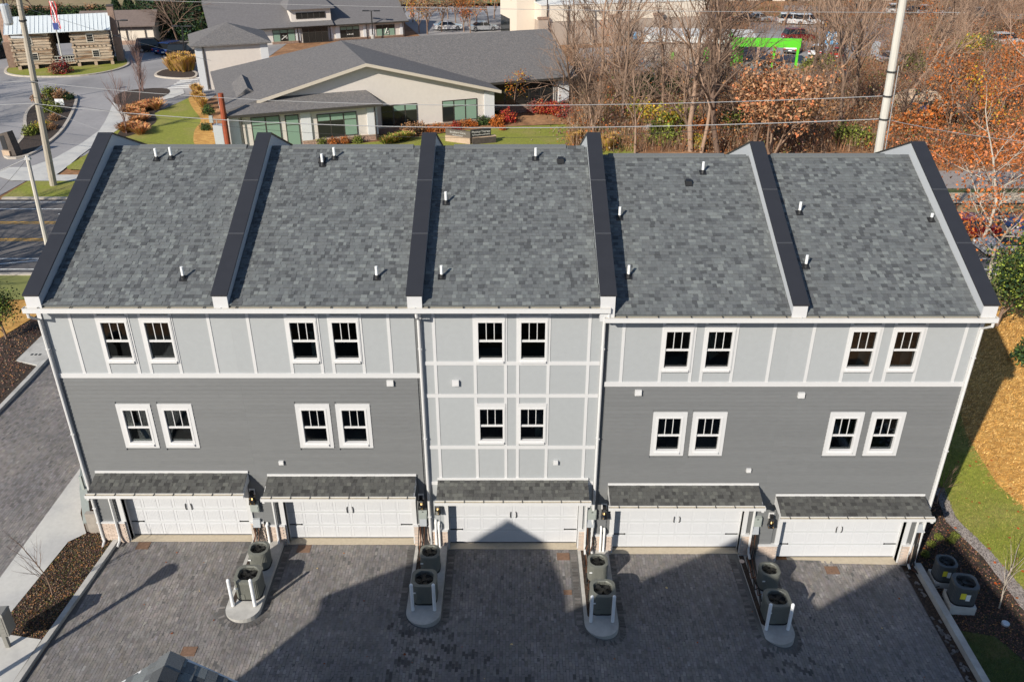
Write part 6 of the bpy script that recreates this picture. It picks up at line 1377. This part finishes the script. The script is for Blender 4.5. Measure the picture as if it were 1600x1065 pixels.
def bush(seed, Rr, H, cols, n=900, size=.13, low=.0):
    rng = np.random.default_rng(seed); u = rng.normal(size=(n, 3)); u /= np.linalg.norm(u, axis=1)[:, None]; u[:, 2] = np.abs(u[:, 2]) ** .8
    lob = 1 + .22 * np.sin(u[:, 0] * 5 + seed) * np.cos(u[:, 1] * 6 + seed * 2) + .12 * rng.normal(size=n); r = (rng.random(n) ** .35 * lob)[:, None]
    P = u * r * np.array([Rr, Rr, H]); P[:, 2] += .05; mb = MB(); rr = random.Random(seed)
    for k in range(9): a = rr.uniform(0, 6.28); w = rr.uniform(.3, .9); mb.tube([(0, 0, -.03), (math.cos(a) * Rr * w * .5, math.sin(a) * Rr * w * .5, H * .5), (math.cos(a) * Rr * w, math.sin(a) * Rr * w, H * .9)], [.025, .015, .006], 3, False)
    return dict(stem=mb.mesh('bush_stem', 'bark_dark', tone=False), foliage=leaf_mesh('bush_foliage', P, size, cols, rng))
BU = {k: [bush(200 + i * 7 + j, .6, .75, c) for j in range(2)] for i, (k, c) in enumerate(dict(orange=['orange', 'rust', 'orange'], red=['red', 'red', 'rust'], green=['green', 'dark', 'green'], olive=['olive', 'lime', 'olive'], gold=['gold', 'lime', 'gold', 'olive'],
      brown=['brown', 'dull', 'brown', 'tan'], maroon=['plum', 'red', 'plum'], dark=['dark', 'dark', 'green'], rust=['rust', 'brown', 'orange']).items())}
def grass_clump(seed, H, Rr, n, cols):
    rng = np.random.default_rng(seed); a = rng.uniform(0, 6.28, n); r = rng.random(n) * Rr * .25; out = rng.random(n) * Rr; h = H * rng.uniform(.65, 1.05, n); w = .022; V = np.zeros((n, 4, 3))
    bx, by = np.cos(a) * r, np.sin(a) * r; tx, ty = np.cos(a) * (r + out), np.sin(a) * (r + out); sx, sy = -np.sin(a) * w, np.cos(a) * w
    V[:, 0] = np.stack([bx - sx, by - sy, 0 * h], 1); V[:, 1] = np.stack([bx + sx, by + sy, 0 * h], 1); V[:, 2] = np.stack([tx + sx, ty + sy, h], 1); V[:, 3] = np.stack([tx - sx, ty - sy, h * .97], 1)
    pal = np.array([C_[c] for c in cols]); T = pal[rng.integers(0, len(pal), n)] * rng.uniform(.6, 1.4, n)[:, None]
    return dict(blades=np_mesh('grass_blades', V.reshape(-1, 3), np.arange(4 * n).reshape(n, 4), 'leaf_any', np.repeat(T, 4, 0)))
GR = [grass_clump(300 + k, 1.5, .8, 420, ['straw', 'straw', 'tan', 'gold']) for k in range(2)]; GL = [grass_clump(310 + k, .55, .7, 260, c) for k, c in enumerate((['straw', 'tan', 'salmon'], ['olive', 'straw', 'lime']))]
cnt_plant = 0
def plant(kind, meshes, x, y, z, label, cat, group=None, s=1.0, rz=None, sz=None, lean=(0, 0)):
    T = thing(kind, (x, y, z), label, cat, group, rot=random.uniform(0, 6.28) if rz is None else rz, local=True); T.scale = (s, s, sz or s); T.rotation_euler.x, T.rotation_euler.y = lean
    for nm, me in meshes.items(): o = bpy.data.objects.new(nm, me); COL.objects.link(o); o.parent = T; ORG[o] = (0, 0, 0)
    return T
def ptree(px, py, H, key, k, label, kind='bare_tree', cat='tree', group=None, z=0, base={'tall': 15, 'wide': 12, 'vase': 5.2, 'multi': 5.5, 'tanleaf': 8.2, 'sycamore': 17, 'autumn': 8, 'pear': 5.5, 'young': 3.1, 'conifer': 8}, **kw):
    x, y = G(px, py, z); return plant(kind, PR[key][k % len(PR[key])], x, y, z, label, cat, group, H / base[key], **kw)
# left: ornamental trees and beds
ptree(198, 210, 5.6, 'vase', 0, 'bare reddish ornamental tree in the mulch bed nearest the left roof edge')
ptree(219, 165, 5.4, 'vase', 1, 'bare reddish ornamental tree between the lawn and the planted bed')
ptree(224, 143, 6.6, 'vase', 0, 'tallest bare reddish tree by the crossing stripes')
for k, (px, py, H) in enumerate(((290, 62, 9), (278, 66, 10), (230, 28, 8))): ptree(px, py, H, 'wide', k, ['bare pale tree behind the parked cars, right one', 'bare trunked tree rising in front of the evergreens', 'bare tree on the tan field behind the white outbuilding'][k])
for k, (px, py, H) in enumerate(((185, 30, 4), (205, 30, 4.5), (228, 38, 6), (247, 52, 8), (262, 58, 9), (280, 55, 9), (298, 60, 9.5), (318, 62, 10), (332, 55, 10), (312, 38, 8))):
    ptree(px, py, H, 'conifer', k, 'dark evergreen tree in the row behind the parked cars', 'evergreen_tree', 'tree', 'evergreens behind the parked cars')
for k, px in enumerate(range(-10, 330, 17)):
    x, y = G(px, 22 + (k % 3) * 2); plant('hedge_shrub', BU['dark' if k % 3 else 'brown'][k % 2], x, y, 0, ('dark' if k % 3 else 'brown') + ' shrub of the hedge line ' + ('behind the cabin left half' if px < 90 else ('behind the cabin right half' if px < 175 else 'behind the white outbuilding')), 'shrub', 'hedge behind the cabin', random.uniform(2.2, 3.2), sz=random.uniform(1.4, 2.2))
ptree(20, 30, 9, 'autumn', 2, 'brown leafed tree behind the left end of the cabin roof', 'autumn_tree'); ptree(55, 24, 9, 'wide', 0, 'bare tree behind the middle of the cabin roof'); ptree(175, 14, 7, 'wide', 2, 'bare tree above the cabin chimney'); ptree(0, 78, 7, 'conifer', 0, 'dark evergreen at the left edge beyond the cabin', 'evergreen_tree')
for k in range(9):
    px, py = [(268, 112), (274, 112), (281, 113), (288, 114), (294, 113), (300, 112), (276, 106), (288, 107), (299, 106)][k]; x, y = G(px, py); plant('ornamental_grass', GR[k % 2], x, y, .12, 'tall tan ornamental grass clump in the kerbed bed by the tower block', 'grass clump', 'tan grasses in the kerbed bed', random.uniform(1.0, 1.3))
for k in range(26):
    px = random.uniform(196, 246); py = random.uniform(170, 212) if px < 225 else random.uniform(164, 176)
    if px > 228 and py > 180: continue
    x, y = G(px, py); plant('grass_tuft', GL[0], x, y, .1, 'low straw tuft in the mulch bed, ' + ('lower mass under the nearest reddish tree' if py > 192 else ('middle of the bed by the lawn' if py > 178 else ('upper left end of the bed' if px < 222 else 'upper right end of the bed'))), 'grass tuft', 'straw tufts beside the lawn', random.uniform(1, 1.5))
for k, (px, py) in enumerate(((306, 148), (312, 152), (308, 160), (315, 165), (318, 172))): x, y = G(px, py); plant('ornamental_grass', GR[k % 2], x, y, .1, 'orange tan grass clump against the clinic left corner', 'grass clump', 'tan grasses at the clinic corner', .75)
for k, (px, py, c, s, lab) in enumerate(((62, 162, 'brown', 1.3, 'brown shrub at the far left of the island bed'), (80, 155, 'olive', 1.5, 'yellow green shrub at the far end of the island bed'), (96, 157, 'brown', 1.4, 'brown shrub beside the yellow green one'), (108, 157, 'dark', 1.0, 'small dark shrub at the island tip'),
        (74, 176, 'olive', 1.5, 'bright olive shrub in the middle of the island bed'), (88, 178, 'olive', 1.3, 'olive shrub beside the white sign'), (86, 190, 'brown', .9, 'small brown shrub in the island bed'), (70, 203, 'gold', 1.1, 'golden shrub behind the tall pole'), (48, 213, 'olive', 1.2, 'olive shrub next to the stone marker'), (58, 209, 'gold', 1.0, 'golden shrub nearest the tall pole'),
        (82, 204, 'brown', .8, 'small brown shrub near the bed kerb'), (98, 116, 'maroon', 2.0, 'wide brownish shrub at the foot of the flagpole'), (90, 117, 'brown', 1.6, 'brown shrub left of the flagpole foot'), (326, 180, 'green', 1.2, 'green shrub at the clinic left wall'), (322, 205, 'green', .9, 'small green shrub near the red pole'))):
    x, y = G(px, py); plant('shrub', BU[c][k % 2], x, y, .1, lab, 'shrub', None, s)
# clinic bushes
CB_ = [(670, 207, 'orange', .75, 'first small orange bush from left along the clinic wall'), (683, 207, 'rust', .95, 'second bush of the orange row, a reddish one'), (698, 206, 'orange', .8, 'third bush of the orange row'), (712, 203, 'red', .95, 'dark red bush in the orange row'), (722, 201, 'rust', .9, 'rusty bush beside the dark red one'), (733, 199, 'orange', .9, 'orange bush under the right clinic window'), (742, 199, 'orange', .6, 'last small orange bush beside the green one'),
       (753, 196, 'green', 1.2, 'round green bush behind the black sign'), (762, 195, 'green', 1.0, 'smaller green bush behind the black sign'), (776, 198, 'orange', 1.25, 'bright orange red bush right of the green ones'), (780, 188, 'green', 1.2, 'green bush by the clinic corner'), (792, 192, 'red', 1.6, 'tall bright red bush at the clinic corner'), (785, 204, 'orange', .6, 'low orange bush in front of the red one'),
       (835, 176, 'maroon', 1.4, 'dark red bush under the dark window, left'), (848, 178, 'red', 1.5, 'dark red bush under the dark window, middle'), (862, 178, 'red', 1.5, 'red bush under the dark window, right'), (875, 182, 'red', 1.6, 'red leafed bush at the right wing corner'), (886, 184, 'maroon', 1.4, 'rightmost maroon bush of the clinic'), (815, 172, 'maroon', 1.3, 'maroon bush in the shaded recess'),
       (503, 227, 'olive', .8, 'first small shrub along the front bay'), (521, 226, 'rust', .8, 'second small shrub, rusty, along the front bay'), (539, 225, 'rust', .8, 'third small shrub along the front bay'), (559, 224, 'olive', .85, 'fourth small olive shrub along the front bay'), (640, 212, 'brown', 1.4, 'brown dry shrub mass before the dark window'), (655, 208, 'brown', 1.2, 'brown dry shrub left of the orange row')]
for k, (px, py, c, s, lab) in enumerate(CB_): x, y = G(px, py); plant('shrub', BU[c][k % 2], x, y, .05, lab, 'shrub', None, s)
for k in range(8): px = 604 + k * 4.5; x, y = G(px, 226 - k * 1.0); plant('grass_tuft', GL[1], x, y, .05, 'yellow green grass tuft below the clinic front bay', 'grass tuft', 'tufts below the front bay', random.uniform(1, 1.4))
ptree(803, 176, 4.6, 'autumn', 0, 'orange and tan leafed small tree in the shaded clinic recess', 'autumn_tree'); 
ptree(925, 212, 5.6, 'multi', 0, 'bare many stemmed shrub tree right of the clinic', 'bare_tree'); ptree(915, 200, 4.6, 'multi', 1, 'second bare many stemmed shrub behind the first', 'bare_tree')
for k, (px, py) in enumerate(((895, 228), (905, 226), (940, 232), (950, 236), (955, 228))): x, y = G(px, py); plant('ornamental_grass', GR[k % 2], x, y, 0, 'tan grass clump in the leaf litter behind the roofs', 'grass clump', 'tan grasses behind the roofs', .8)
# wood behind: named trunks
WT = [(972, 195, 15, 'tall', 0, 'tall pale bare tree right of the clinic, two trunks left of the clearing'), (932, 165, 16, 'tall', 1, 'bare tree in front of the store, nearest the clinic'), (992, 240, 9, 'tall', 2, 'slim bare sapling right behind the middle parapet'), (1038, 182, 12, 'tall', 3, 'straight pale bare tree before the tan shop'),
      (1079, 236, 16, 'wide', 0, 'large dark limbed bare tree behind the fourth roof'), (1096, 238, 15, 'tall', 1, 'bare tree leaning beside the large dark limbed one'), (1122, 242, 17, 'wide', 1, 'massive forked bare tree in front of the green canopy'), (1310, 208, 16, 'tall', 2, 'tall bare tree left of the big grey pole'), (1332, 172, 16, 'tall', 0, 'tall brown bare tree farther left of the big grey pole'),
      (1105, 195, 14, 'tall', 3, 'slanting bare tree behind the massive forked one'), (1420, 150, 13, 'wide', 2, 'bare tree right of the big grey pole'), (1385, 190, 12, 'tall', 0, 'slim bare tree hugging the big grey pole'), (1255, 150, 12, 'wide', 0, 'dark bare tree beyond the tan leafed one'), (955, 130, 14, 'tall', 2, 'bare tree before the store pillar'), (900, 120, 12, 'tall', 1, 'bare tree by the clinic roof corner')]
for px, py, H, key, k, lab in WT: ptree(px, py, H, key, k, lab)
ptree(1205, 246, 8.6, 'tanleaf', 0, 'many stemmed tree full of dry tan leaves behind the fourth roof', 'dry_leaf_tree'); ptree(1180, 236, 7.6, 'tanleaf', 1, 'smaller dry tan leafed tree left of the fuller one', 'dry_leaf_tree')
RW = np.random.default_rng(44); n_ = 0
forb = [GP([(895, 60), (1075, 50), (1075, 78), (905, 84)]), GP([(1000, 60), (1240, 50), (1240, 110), (1000, 112)]), GP([(1150, 92), (1340, 74), (1340, 100), (1150, 125)])]
groups = [('tall', 'bare brown tree in the wood behind the roofs'), ('wide', 'spreading bare tree in the wood behind the roofs')]
while n_ < 105:
    px = RW.uniform(890, 1640); py = RW.uniform(18, 225) if RW.random() < .6 else RW.uniform(2, 60)
    if px < 1075 and py < 100: continue
    x, y = G(px, py)
    if any(in_poly(x, y, f) for f in forb): continue
    if 24 < y < 46: continue
    key, lab = groups[0] if RW.random() < .6 else groups[1]; far = y > 110
    zone = 'between the clinic and the middle parapet' if px < 1000 else ('behind the fourth roof' if px < 1120 else ('around the green canopy' if px < 1250 else ('left of the big grey pole' if px < 1380 else ('right of the big grey pole' if px < 1480 else 'in the orange corner at right'))))
    dep = 'nearest the roofs' if y < 62 else ('midway back' if y < 85 else 'near the car park'); lab = lab.replace('in the wood behind the roofs', ('' if far else dep + ' ') + zone) if not far else lab.replace('in the wood behind the roofs', 'in the far thicket ' + zone)
    if 1000 < px < 1250 and RW.random() < .6: continue
    if py > 120 and px > 1130 and RW.random() < .45: continue
    ptree(px, py, RW.uniform(6, 10) if not far else RW.uniform(6, 9), key, int(RW.integers(0, 4)), lab, 'bare_tree', 'tree', 'bare trees of the wood' if not far else 'bare trees of the far thicket'); n_ += 1
for k, (px, py, c, H, lab) in enumerate(((1080, 40, 0, 7, 'orange leafed tree by the far shop roof'), (735, 52, 1, 7.5, 'rusty orange tree above the clinic ridge'), (725, 50, 1, 7, 'second rusty tree above the clinic ridge'), (655, 52, 0, 7, 'bright orange tree right of the farther clinic'), (668, 54, 2, 8, 'brown leafed tree next to the bright orange one'), (690, 50, 2, 8, 'brown leafed tree right of the pair'), (1300, 70, 0, 5, 'orange small tree by the blue banners'),
        (745, 40, 0, 8, 'orange leafed tree between the far parked cars'), (772, 30, 1, 8, 'rusty tree left of the store entrance'), (700, 22, 0, 8, 'orange leafed tree at the top edge above the clinic'), (712, 36, 1, 8, 'rusty tree beyond the first white far car'), (642, 30, 0, 9, 'tall orange tree behind the farther clinic right end'), (1445, 60, 1, 7, 'rusty tree at the far road'), (1500, 30, 2, 8, 'tan brown tree near the top right corner'), (950, 75, 1, 4, 'small rusty tree at the store corner'), (1370, 5, 0, 6, 'orange tree at the top edge'), (1330, 45, 1, 6, 'rusty thicket tree behind the far cars'))): ptree(px, py, H, 'autumn', c, lab, 'autumn_tree')
for k, (px, py, H) in enumerate(((632, 45, 9), (645, 35, 9), (700, 30, 8), (765, 45, 8), (620, 20, 9), (610, 10, 8))): ptree(px, py, H, 'tall', k, 'bare tree beyond the farther clinic', 'bare_tree', 'tree', 'bare trees beyond the farther clinic')
for k, (px, py, c, s, lab) in enumerate(((1000, 160, 'dark', 3.2, 'dark evergreen bush left in the thicket'), (1012, 145, 'dark', 3, 'dark evergreen bush behind the slim tree'), (1060, 150, 'green', 2.6, 'green bush in the middle of the thicket'), (1000, 190, 'gold', 2.6, 'yellow leafed bush left in the thicket'), (1022, 195, 'gold', 2.4, 'yellow leafed bush next to the rock heap'), (1050, 205, 'gold', 2.8, 'large golden bush before the dark trunks'), (1035, 225, 'olive', 2.6, 'olive bush low behind the fourth roof'),
        (1070, 190, 'olive', 2.2, 'olive bush among the dark trunks'), (1090, 232, 'gold', 1.6, 'low golden bush at the roof ridge'), (1240, 190, 'olive', 2.6, 'olive bush under the tan leafed tree'), (1145, 205, 'olive', 2.4, 'olive brown bush beside the forked trunk'), (1320, 225, 'olive', 2.2, 'olive bush low behind the last roof'), (1345, 228, 'olive', 2.0, 'olive bush beside the big grey pole foot'), (1290, 110, 'olive', 2.4, 'green hedge bush below the red car'), (1265, 112, 'olive', 2.2, 'green hedge bush below the white car'), (1425, 115, 'olive', 2.8, 'olive bush behind the big grey pole'),
        (1510, 85, 'gold', 3, 'yellow green bush near the far gate pier'), (1535, 82, 'olive', 3, 'olive bush right of the yellow green one'), (1285, 180, 'brown', 3, 'brown bush left of the tall tree'), (1450, 205, 'rust', 3, 'rust coloured bush below the boulders'), (1410, 215, 'rust', 2.6, 'rust bush right of the pole foot'), (1100, 215, 'rust', 2.2, 'rusty bush between the dark trunks'))): x, y = G(px, py); plant('shrub', BU[c][k % 2], x, y, 0, lab, 'shrub', None, s)
# sycamore right, broadleaf evergreens and small things
plant('sycamore', PR['sycamore'][0], 35.5, 30.5, 0, 'big white barked tree with orange leaves reaching in from the right', 'tree', None, .92, rz=2.2)
plant('sycamore', PR['sycamore'][0], 42, 43, 0, 'second white barked orange leafed tree behind the first', 'tree', None, .85, rz=.6)
plant('orange_tree', PR['sparse'][0], 28.9, 23.0, 0, 'smaller white barked tree with sparse orange leaves over the road edge', 'tree', None, .95, rz=4.0)
plant('orange_tree', PR['sparse'][0], 31.5, 29.5, 0, 'sparse orange leafed tree beyond the road, behind the smaller white barked one', 'tree', None, 1.1, rz=1.0)
ptree(1480, 215, 8, 'autumn', 1, 'rust leafed small tree behind the right parapet peak', 'autumn_tree'); ptree(1560, 190, 8, 'autumn', 1, 'rust leafed tree below the big orange one', 'autumn_tree'); ptree(1530, 222, 7, 'autumn', 0, 'orange leafed low tree at the road edge', 'autumn_tree')
plant('broadleaf_evergreen', PR['pear'][0], 26.4, 17.2, 0, 'glossy green and yellow leafed evergreen right of the last roof', 'tree', None, 1.0); plant('broadleaf_evergreen', PR['pear'][0], 28.2, 16.0, 0, 'second glossy evergreen crowding the right edge', 'tree', None, 1.0, rz=1)
plant('shrub', BU['green'][0], 26.0, 13.2, 0, 'green shrub at the right edge over the straw', 'shrub', None, 1.4); plant('shrub', BU['olive'][0], 24.6, 9.6, 0, 'small bright shrub beside a trunk at the right edge', 'shrub', None, .9)
x, y = G(11, 531); plant('small_evergreen', PR['pear'][0], x, y, 0, 'small dark leafed tree left of the building corner', 'tree', None, .68)
ptree(82, 930, 3.3, 'young', 0, 'young bare tree in the left mulch bed', 'young_tree', z=.08); ptree(1562, 946, 3.2, 'young', 1, 'young pale bare tree in the dark mulch at right', 'young_tree', z=-.85)
plant('upright_shrub', PR['young'][0], 17.2, 3.1, -.7, 'purplish bare upright shrub at the right corner of the house', 'shrub', None, .75)
for k, (px, py) in enumerate(((1456, 848), (1466, 838), (1492, 838), (1486, 845), (1447, 862))): x, y = G(px, py, -.9); plant('small_plant', BU['olive'][k % 2], x, y, gz(x, y) + .03, 'small bright green plant in the mulch by the condensers', 'plant', 'small green plants by the condensers', .28)
# trees off to the left whose shadows streak the road
for k, (x, y) in enumerate(((-43, 14), (-47, 19), (-44, 22), (-50, 14), (-41, 17.5))): plant('bare_tree', PR['wide'][k % 3], x, y, 0, 'bare roadside tree left of the view that streaks the road with shadow', 'tree', 'roadside trees at left', 1.25)
for k, (x, y) in enumerate(((-66, 60), (-60, 52), (-70, 68))): plant('bare_tree', PR['tall'][k], x, y, 0, 'bare tree left of the car park entrance', 'tree', 'trees left of the car park', .9)
# ---- stuff: undergrowth, straw, grass, chips, gravel, leaf litter
def scatter(name, X, Y, Z, size, cols, rng, up=0.0, aspect=.6, kind='stuff'):
    P = np.stack([X, Y, Z], 1); me = leaf_mesh(name, P, size, cols, rng, aspect=aspect); o = bpy.data.objects.new(name, me); COL.objects.link(o); ORG[o] = (0, 0, 0); o['kind'] = kind; return o
rng = np.random.default_rng(12); Xs, Ys, Zs, T_ = [], [], [], []
cl = 0
names = [(['brown', 'dull', 'rust', 'dull'], 420), (['olive', 'olive', 'green', 'brown'], 120), (['plum', 'dull', 'brown'], 300), (['salmon', 'orange', 'rust'], 170)]
for cols, N in names:
    Xs, Ys, Zs = [], [], []; c = 0
    while c < N:
        px = rng.uniform(885, 1640); py = rng.uniform(5, 238)
        if 'orange' in cols: px = rng.uniform(1400, 1640); py = rng.uniform(60, 264)
        if px < 1075 and py < 95: continue
        x, y = G(px, py)
        if any(in_poly(x, y, f) for f in forb) or y < (45 if 'orange' not in cols else 45.5): continue
        s = rng.uniform(1.0, 2.2) * (1 + y / 150); m = 75; Xs.append(x + rng.normal(0, s * .5, m)); Ys.append(y + rng.normal(0, s * .5, m)); Zs.append(np.abs(rng.normal(0, s * .42, m)) + .03); c += 1
    scatter('undergrowth', np.concatenate(Xs), np.concatenate(Ys), np.concatenate(Zs), .24, cols, rng)
def in_region(n, poly, rng, bbox=None):
    xs = [p[0] for p in poly]; ys = [p[1] for p in poly]; b = bbox or (min(xs), max(xs), min(ys), max(ys)); X = rng.uniform(b[0], b[1], n); Y = rng.uniform(b[2], b[3], n); k = in_poly_np(X, Y, poly); return X[k], Y[k]
def blades(name, X, Y, h, w, lean, tones, matname, rng, base=0.0, flat=False):
    n = len(X); a = rng.uniform(0, 6.28, n) if not flat else rng.normal(.55, .45, n) + math.pi * (rng.random(n) < .5); Z = gz_np(X, Y) + base; hh = h * rng.uniform(.5, 1.2, n); V = np.zeros((n, 3, 3)); dx, dy = np.cos(a), np.sin(a); L = lean * rng.uniform(.3, 1.3, n)
    V[:, 0] = np.stack([X - dy * w, Y + dx * w, Z], 1); V[:, 1] = np.stack([X + dy * w, Y - dx * w, Z], 1); V[:, 2] = np.stack([X + dx * L, Y + dy * L, Z + hh], 1)
    T = np.array(tones)[rng.integers(0, len(tones), n)] * rng.uniform(.55, 1.4, n)[:, None]; me = np_mesh(name, V.reshape(-1, 3), np.arange(3 * n).reshape(n, 3), matname, np.repeat(T, 3, 0)); o = bpy.data.objects.new(name, me); COL.objects.link(o); ORG[o] = (0, 0, 0); o['kind'] = 'stuff'; return o
Xs, Ys = [], []
while sum(len(a) for a in Xs) < 52000:
    px = rng.uniform(885, 1640, 4000); py = rng.uniform(5, 238, 4000); r2 = -math.sin(PITCH) - (py - 532.5) / FPX * math.cos(PITCH); r1 = math.cos(PITCH) - (py - 532.5) / FPX * math.sin(PITCH); t = -CAM_H / r2; gx = (px - 800) / FPX * t; gy = -CAM_D + r1 * t
    k = (gy > 45) & ~((px < 1075) & (py < 95)); 
    for f_ in forb: k &= ~in_poly_np(gx, gy, f_)
    Xs.append(gx[k]); Ys.append(gy[k])
X, Y = np.concatenate(Xs), np.concatenate(Ys); blades('brushwood', X, Y, 1.5, .018, .7, [(.26, .15, .09), (.15, .095, .065), (.36, .24, .16), (.30, .13, .06)], 'leaf_any', rng)
X, Y = in_region(70000, STRAW_R, rng, (20, 28, -4, 19)); X = X + rng.normal(0, .16, len(X)); Y = Y + rng.normal(0, .16, len(Y)); blades('straw', X, Y, .05, .018, .30, [(.74, .42, .11), (.58, .31, .08), (.85, .55, .20), (.40, .20, .06)], 'leaf_any', rng, .015, True)
X, Y = in_region(60000, LAWN_R, rng, (17.2, 22, -5, 12)); X = X + rng.normal(0, .09, len(X)); blades('grass', X, Y, .05, .010, .05, [(.13, .19, .025), (.19, .22, .035), (.34, .28, .08), (.08, .12, .02)], 'leaf_any', rng, .02)
X, Y = in_region(26000, LAWN_B, rng); blades('grass', X, Y, .05, .010, .05, [(.06, .09, .02), (.09, .10, .03)], 'leaf_any', rng, .028)
def chips(name, poly, n, cols, size, bbox=None, base=.02):
    X, Y = in_region(n, poly, rng, bbox); scatter(name, X, Y, gz_np(X, Y) + base + np.abs(rng.normal(0, .012, len(X))), size, cols, rng)
BED_L = [(-16.66, -4.5), (-15.02, -4.75), (-14.79, -2), (-14.62, .3), (-15.1, .36), (-15.8, .24), (-16.2, -.25)]
chips('mulch', BED_L, 5000, ['brown', 'dull', 'brown', 'plum'], .06, None, .09); chips('ground_cover', BED_L, 2200, ['olive', 'green', 'olive', 'dull'], .045, None, .10)
chips('mulch', BED_R, 12000, ['plum', 'brown', 'plum', 'dark'], .07); chips('mulch', [(-23.6, -10), (-26.5, -10), (-27.1, 15.5), (-26.2, 19), (-24, 20.4)], 9000, ['brown', 'plum', 'dull', 'plum'], .09, None, .10)
STN = [MB() for _ in range(5)]
stones = []
for k in range(5):
    rr = random.Random(k); mb = MB(); n = 6; vs = []
    for rz, rw_ in ((-.3, .8), (.15, 1), (.5, .55)):
        for i in range(n): a = 6.28 * i / n + k; w = rw_ * rr.uniform(.75, 1.15); vs.append((math.cos(a) * w, math.sin(a) * w * .75, rz * rr.uniform(.8, 1.2)))
    mb.add(vs, [(L * n + i, L * n + (i + 1) % n, (L + 1) * n + (i + 1) % n, (L + 1) * n + i) for L in range(2) for i in range(n)] + [tuple(2 * n + i for i in range(n))]); stones.append(mb.mesh('stone', 'river_stone'))
bedo = [o for o in COL.objects if o.name.startswith('stone_bed')][0]
POLY_S = [(16.9, -5.2), (17.75, -2.4), (17.95, -3.6), (18.3, -2.2), (18.6, -6), (18.4, -9), (16.5, -9)]
X, Y = in_region(1500, POLY_S, rng); c = 0
for x, y in zip(X, Y):
    if c >= 290: break
    s = random.uniform(.05, .11); inst('stone', stones[c % 5], bedo, (x, y, gz(x, y) + .02), (random.uniform(-.2, .2), random.uniform(-.2, .2), random.uniform(0, 6)), (s, s, s)); c += 1
# gravel strip as one mass of little stones
X, Y = in_region(5200, GRV_R, rng); n = len(X); base_t = np.array([(0, 0, 1), (1, 0, -.2), (-.5, .87, -.2), (-.5, -.87, -.2)]); s = rng.uniform(.018, .04, n)
V = base_t[None] * s[:, None, None] + np.stack([X, Y, gz_np(X, Y) + .03], 1)[:, None]; Fc = np.array([(0, 1, 2), (0, 2, 3), (0, 3, 1)]); me = np_mesh('gravel_stones', V.reshape(-1, 3), (Fc[None] + (np.arange(n) * 4)[:, None, None]).reshape(-1, 3), 'leaf_any', np.repeat(np.array([(.25, .225, .215)]) * rng.uniform(.4, 1.4, (n, 1)), 4, 0))
o = bpy.data.objects.new('gravel', me); COL.objects.link(o); ORG[o] = (0, 0, 0); o['kind'] = 'stuff'
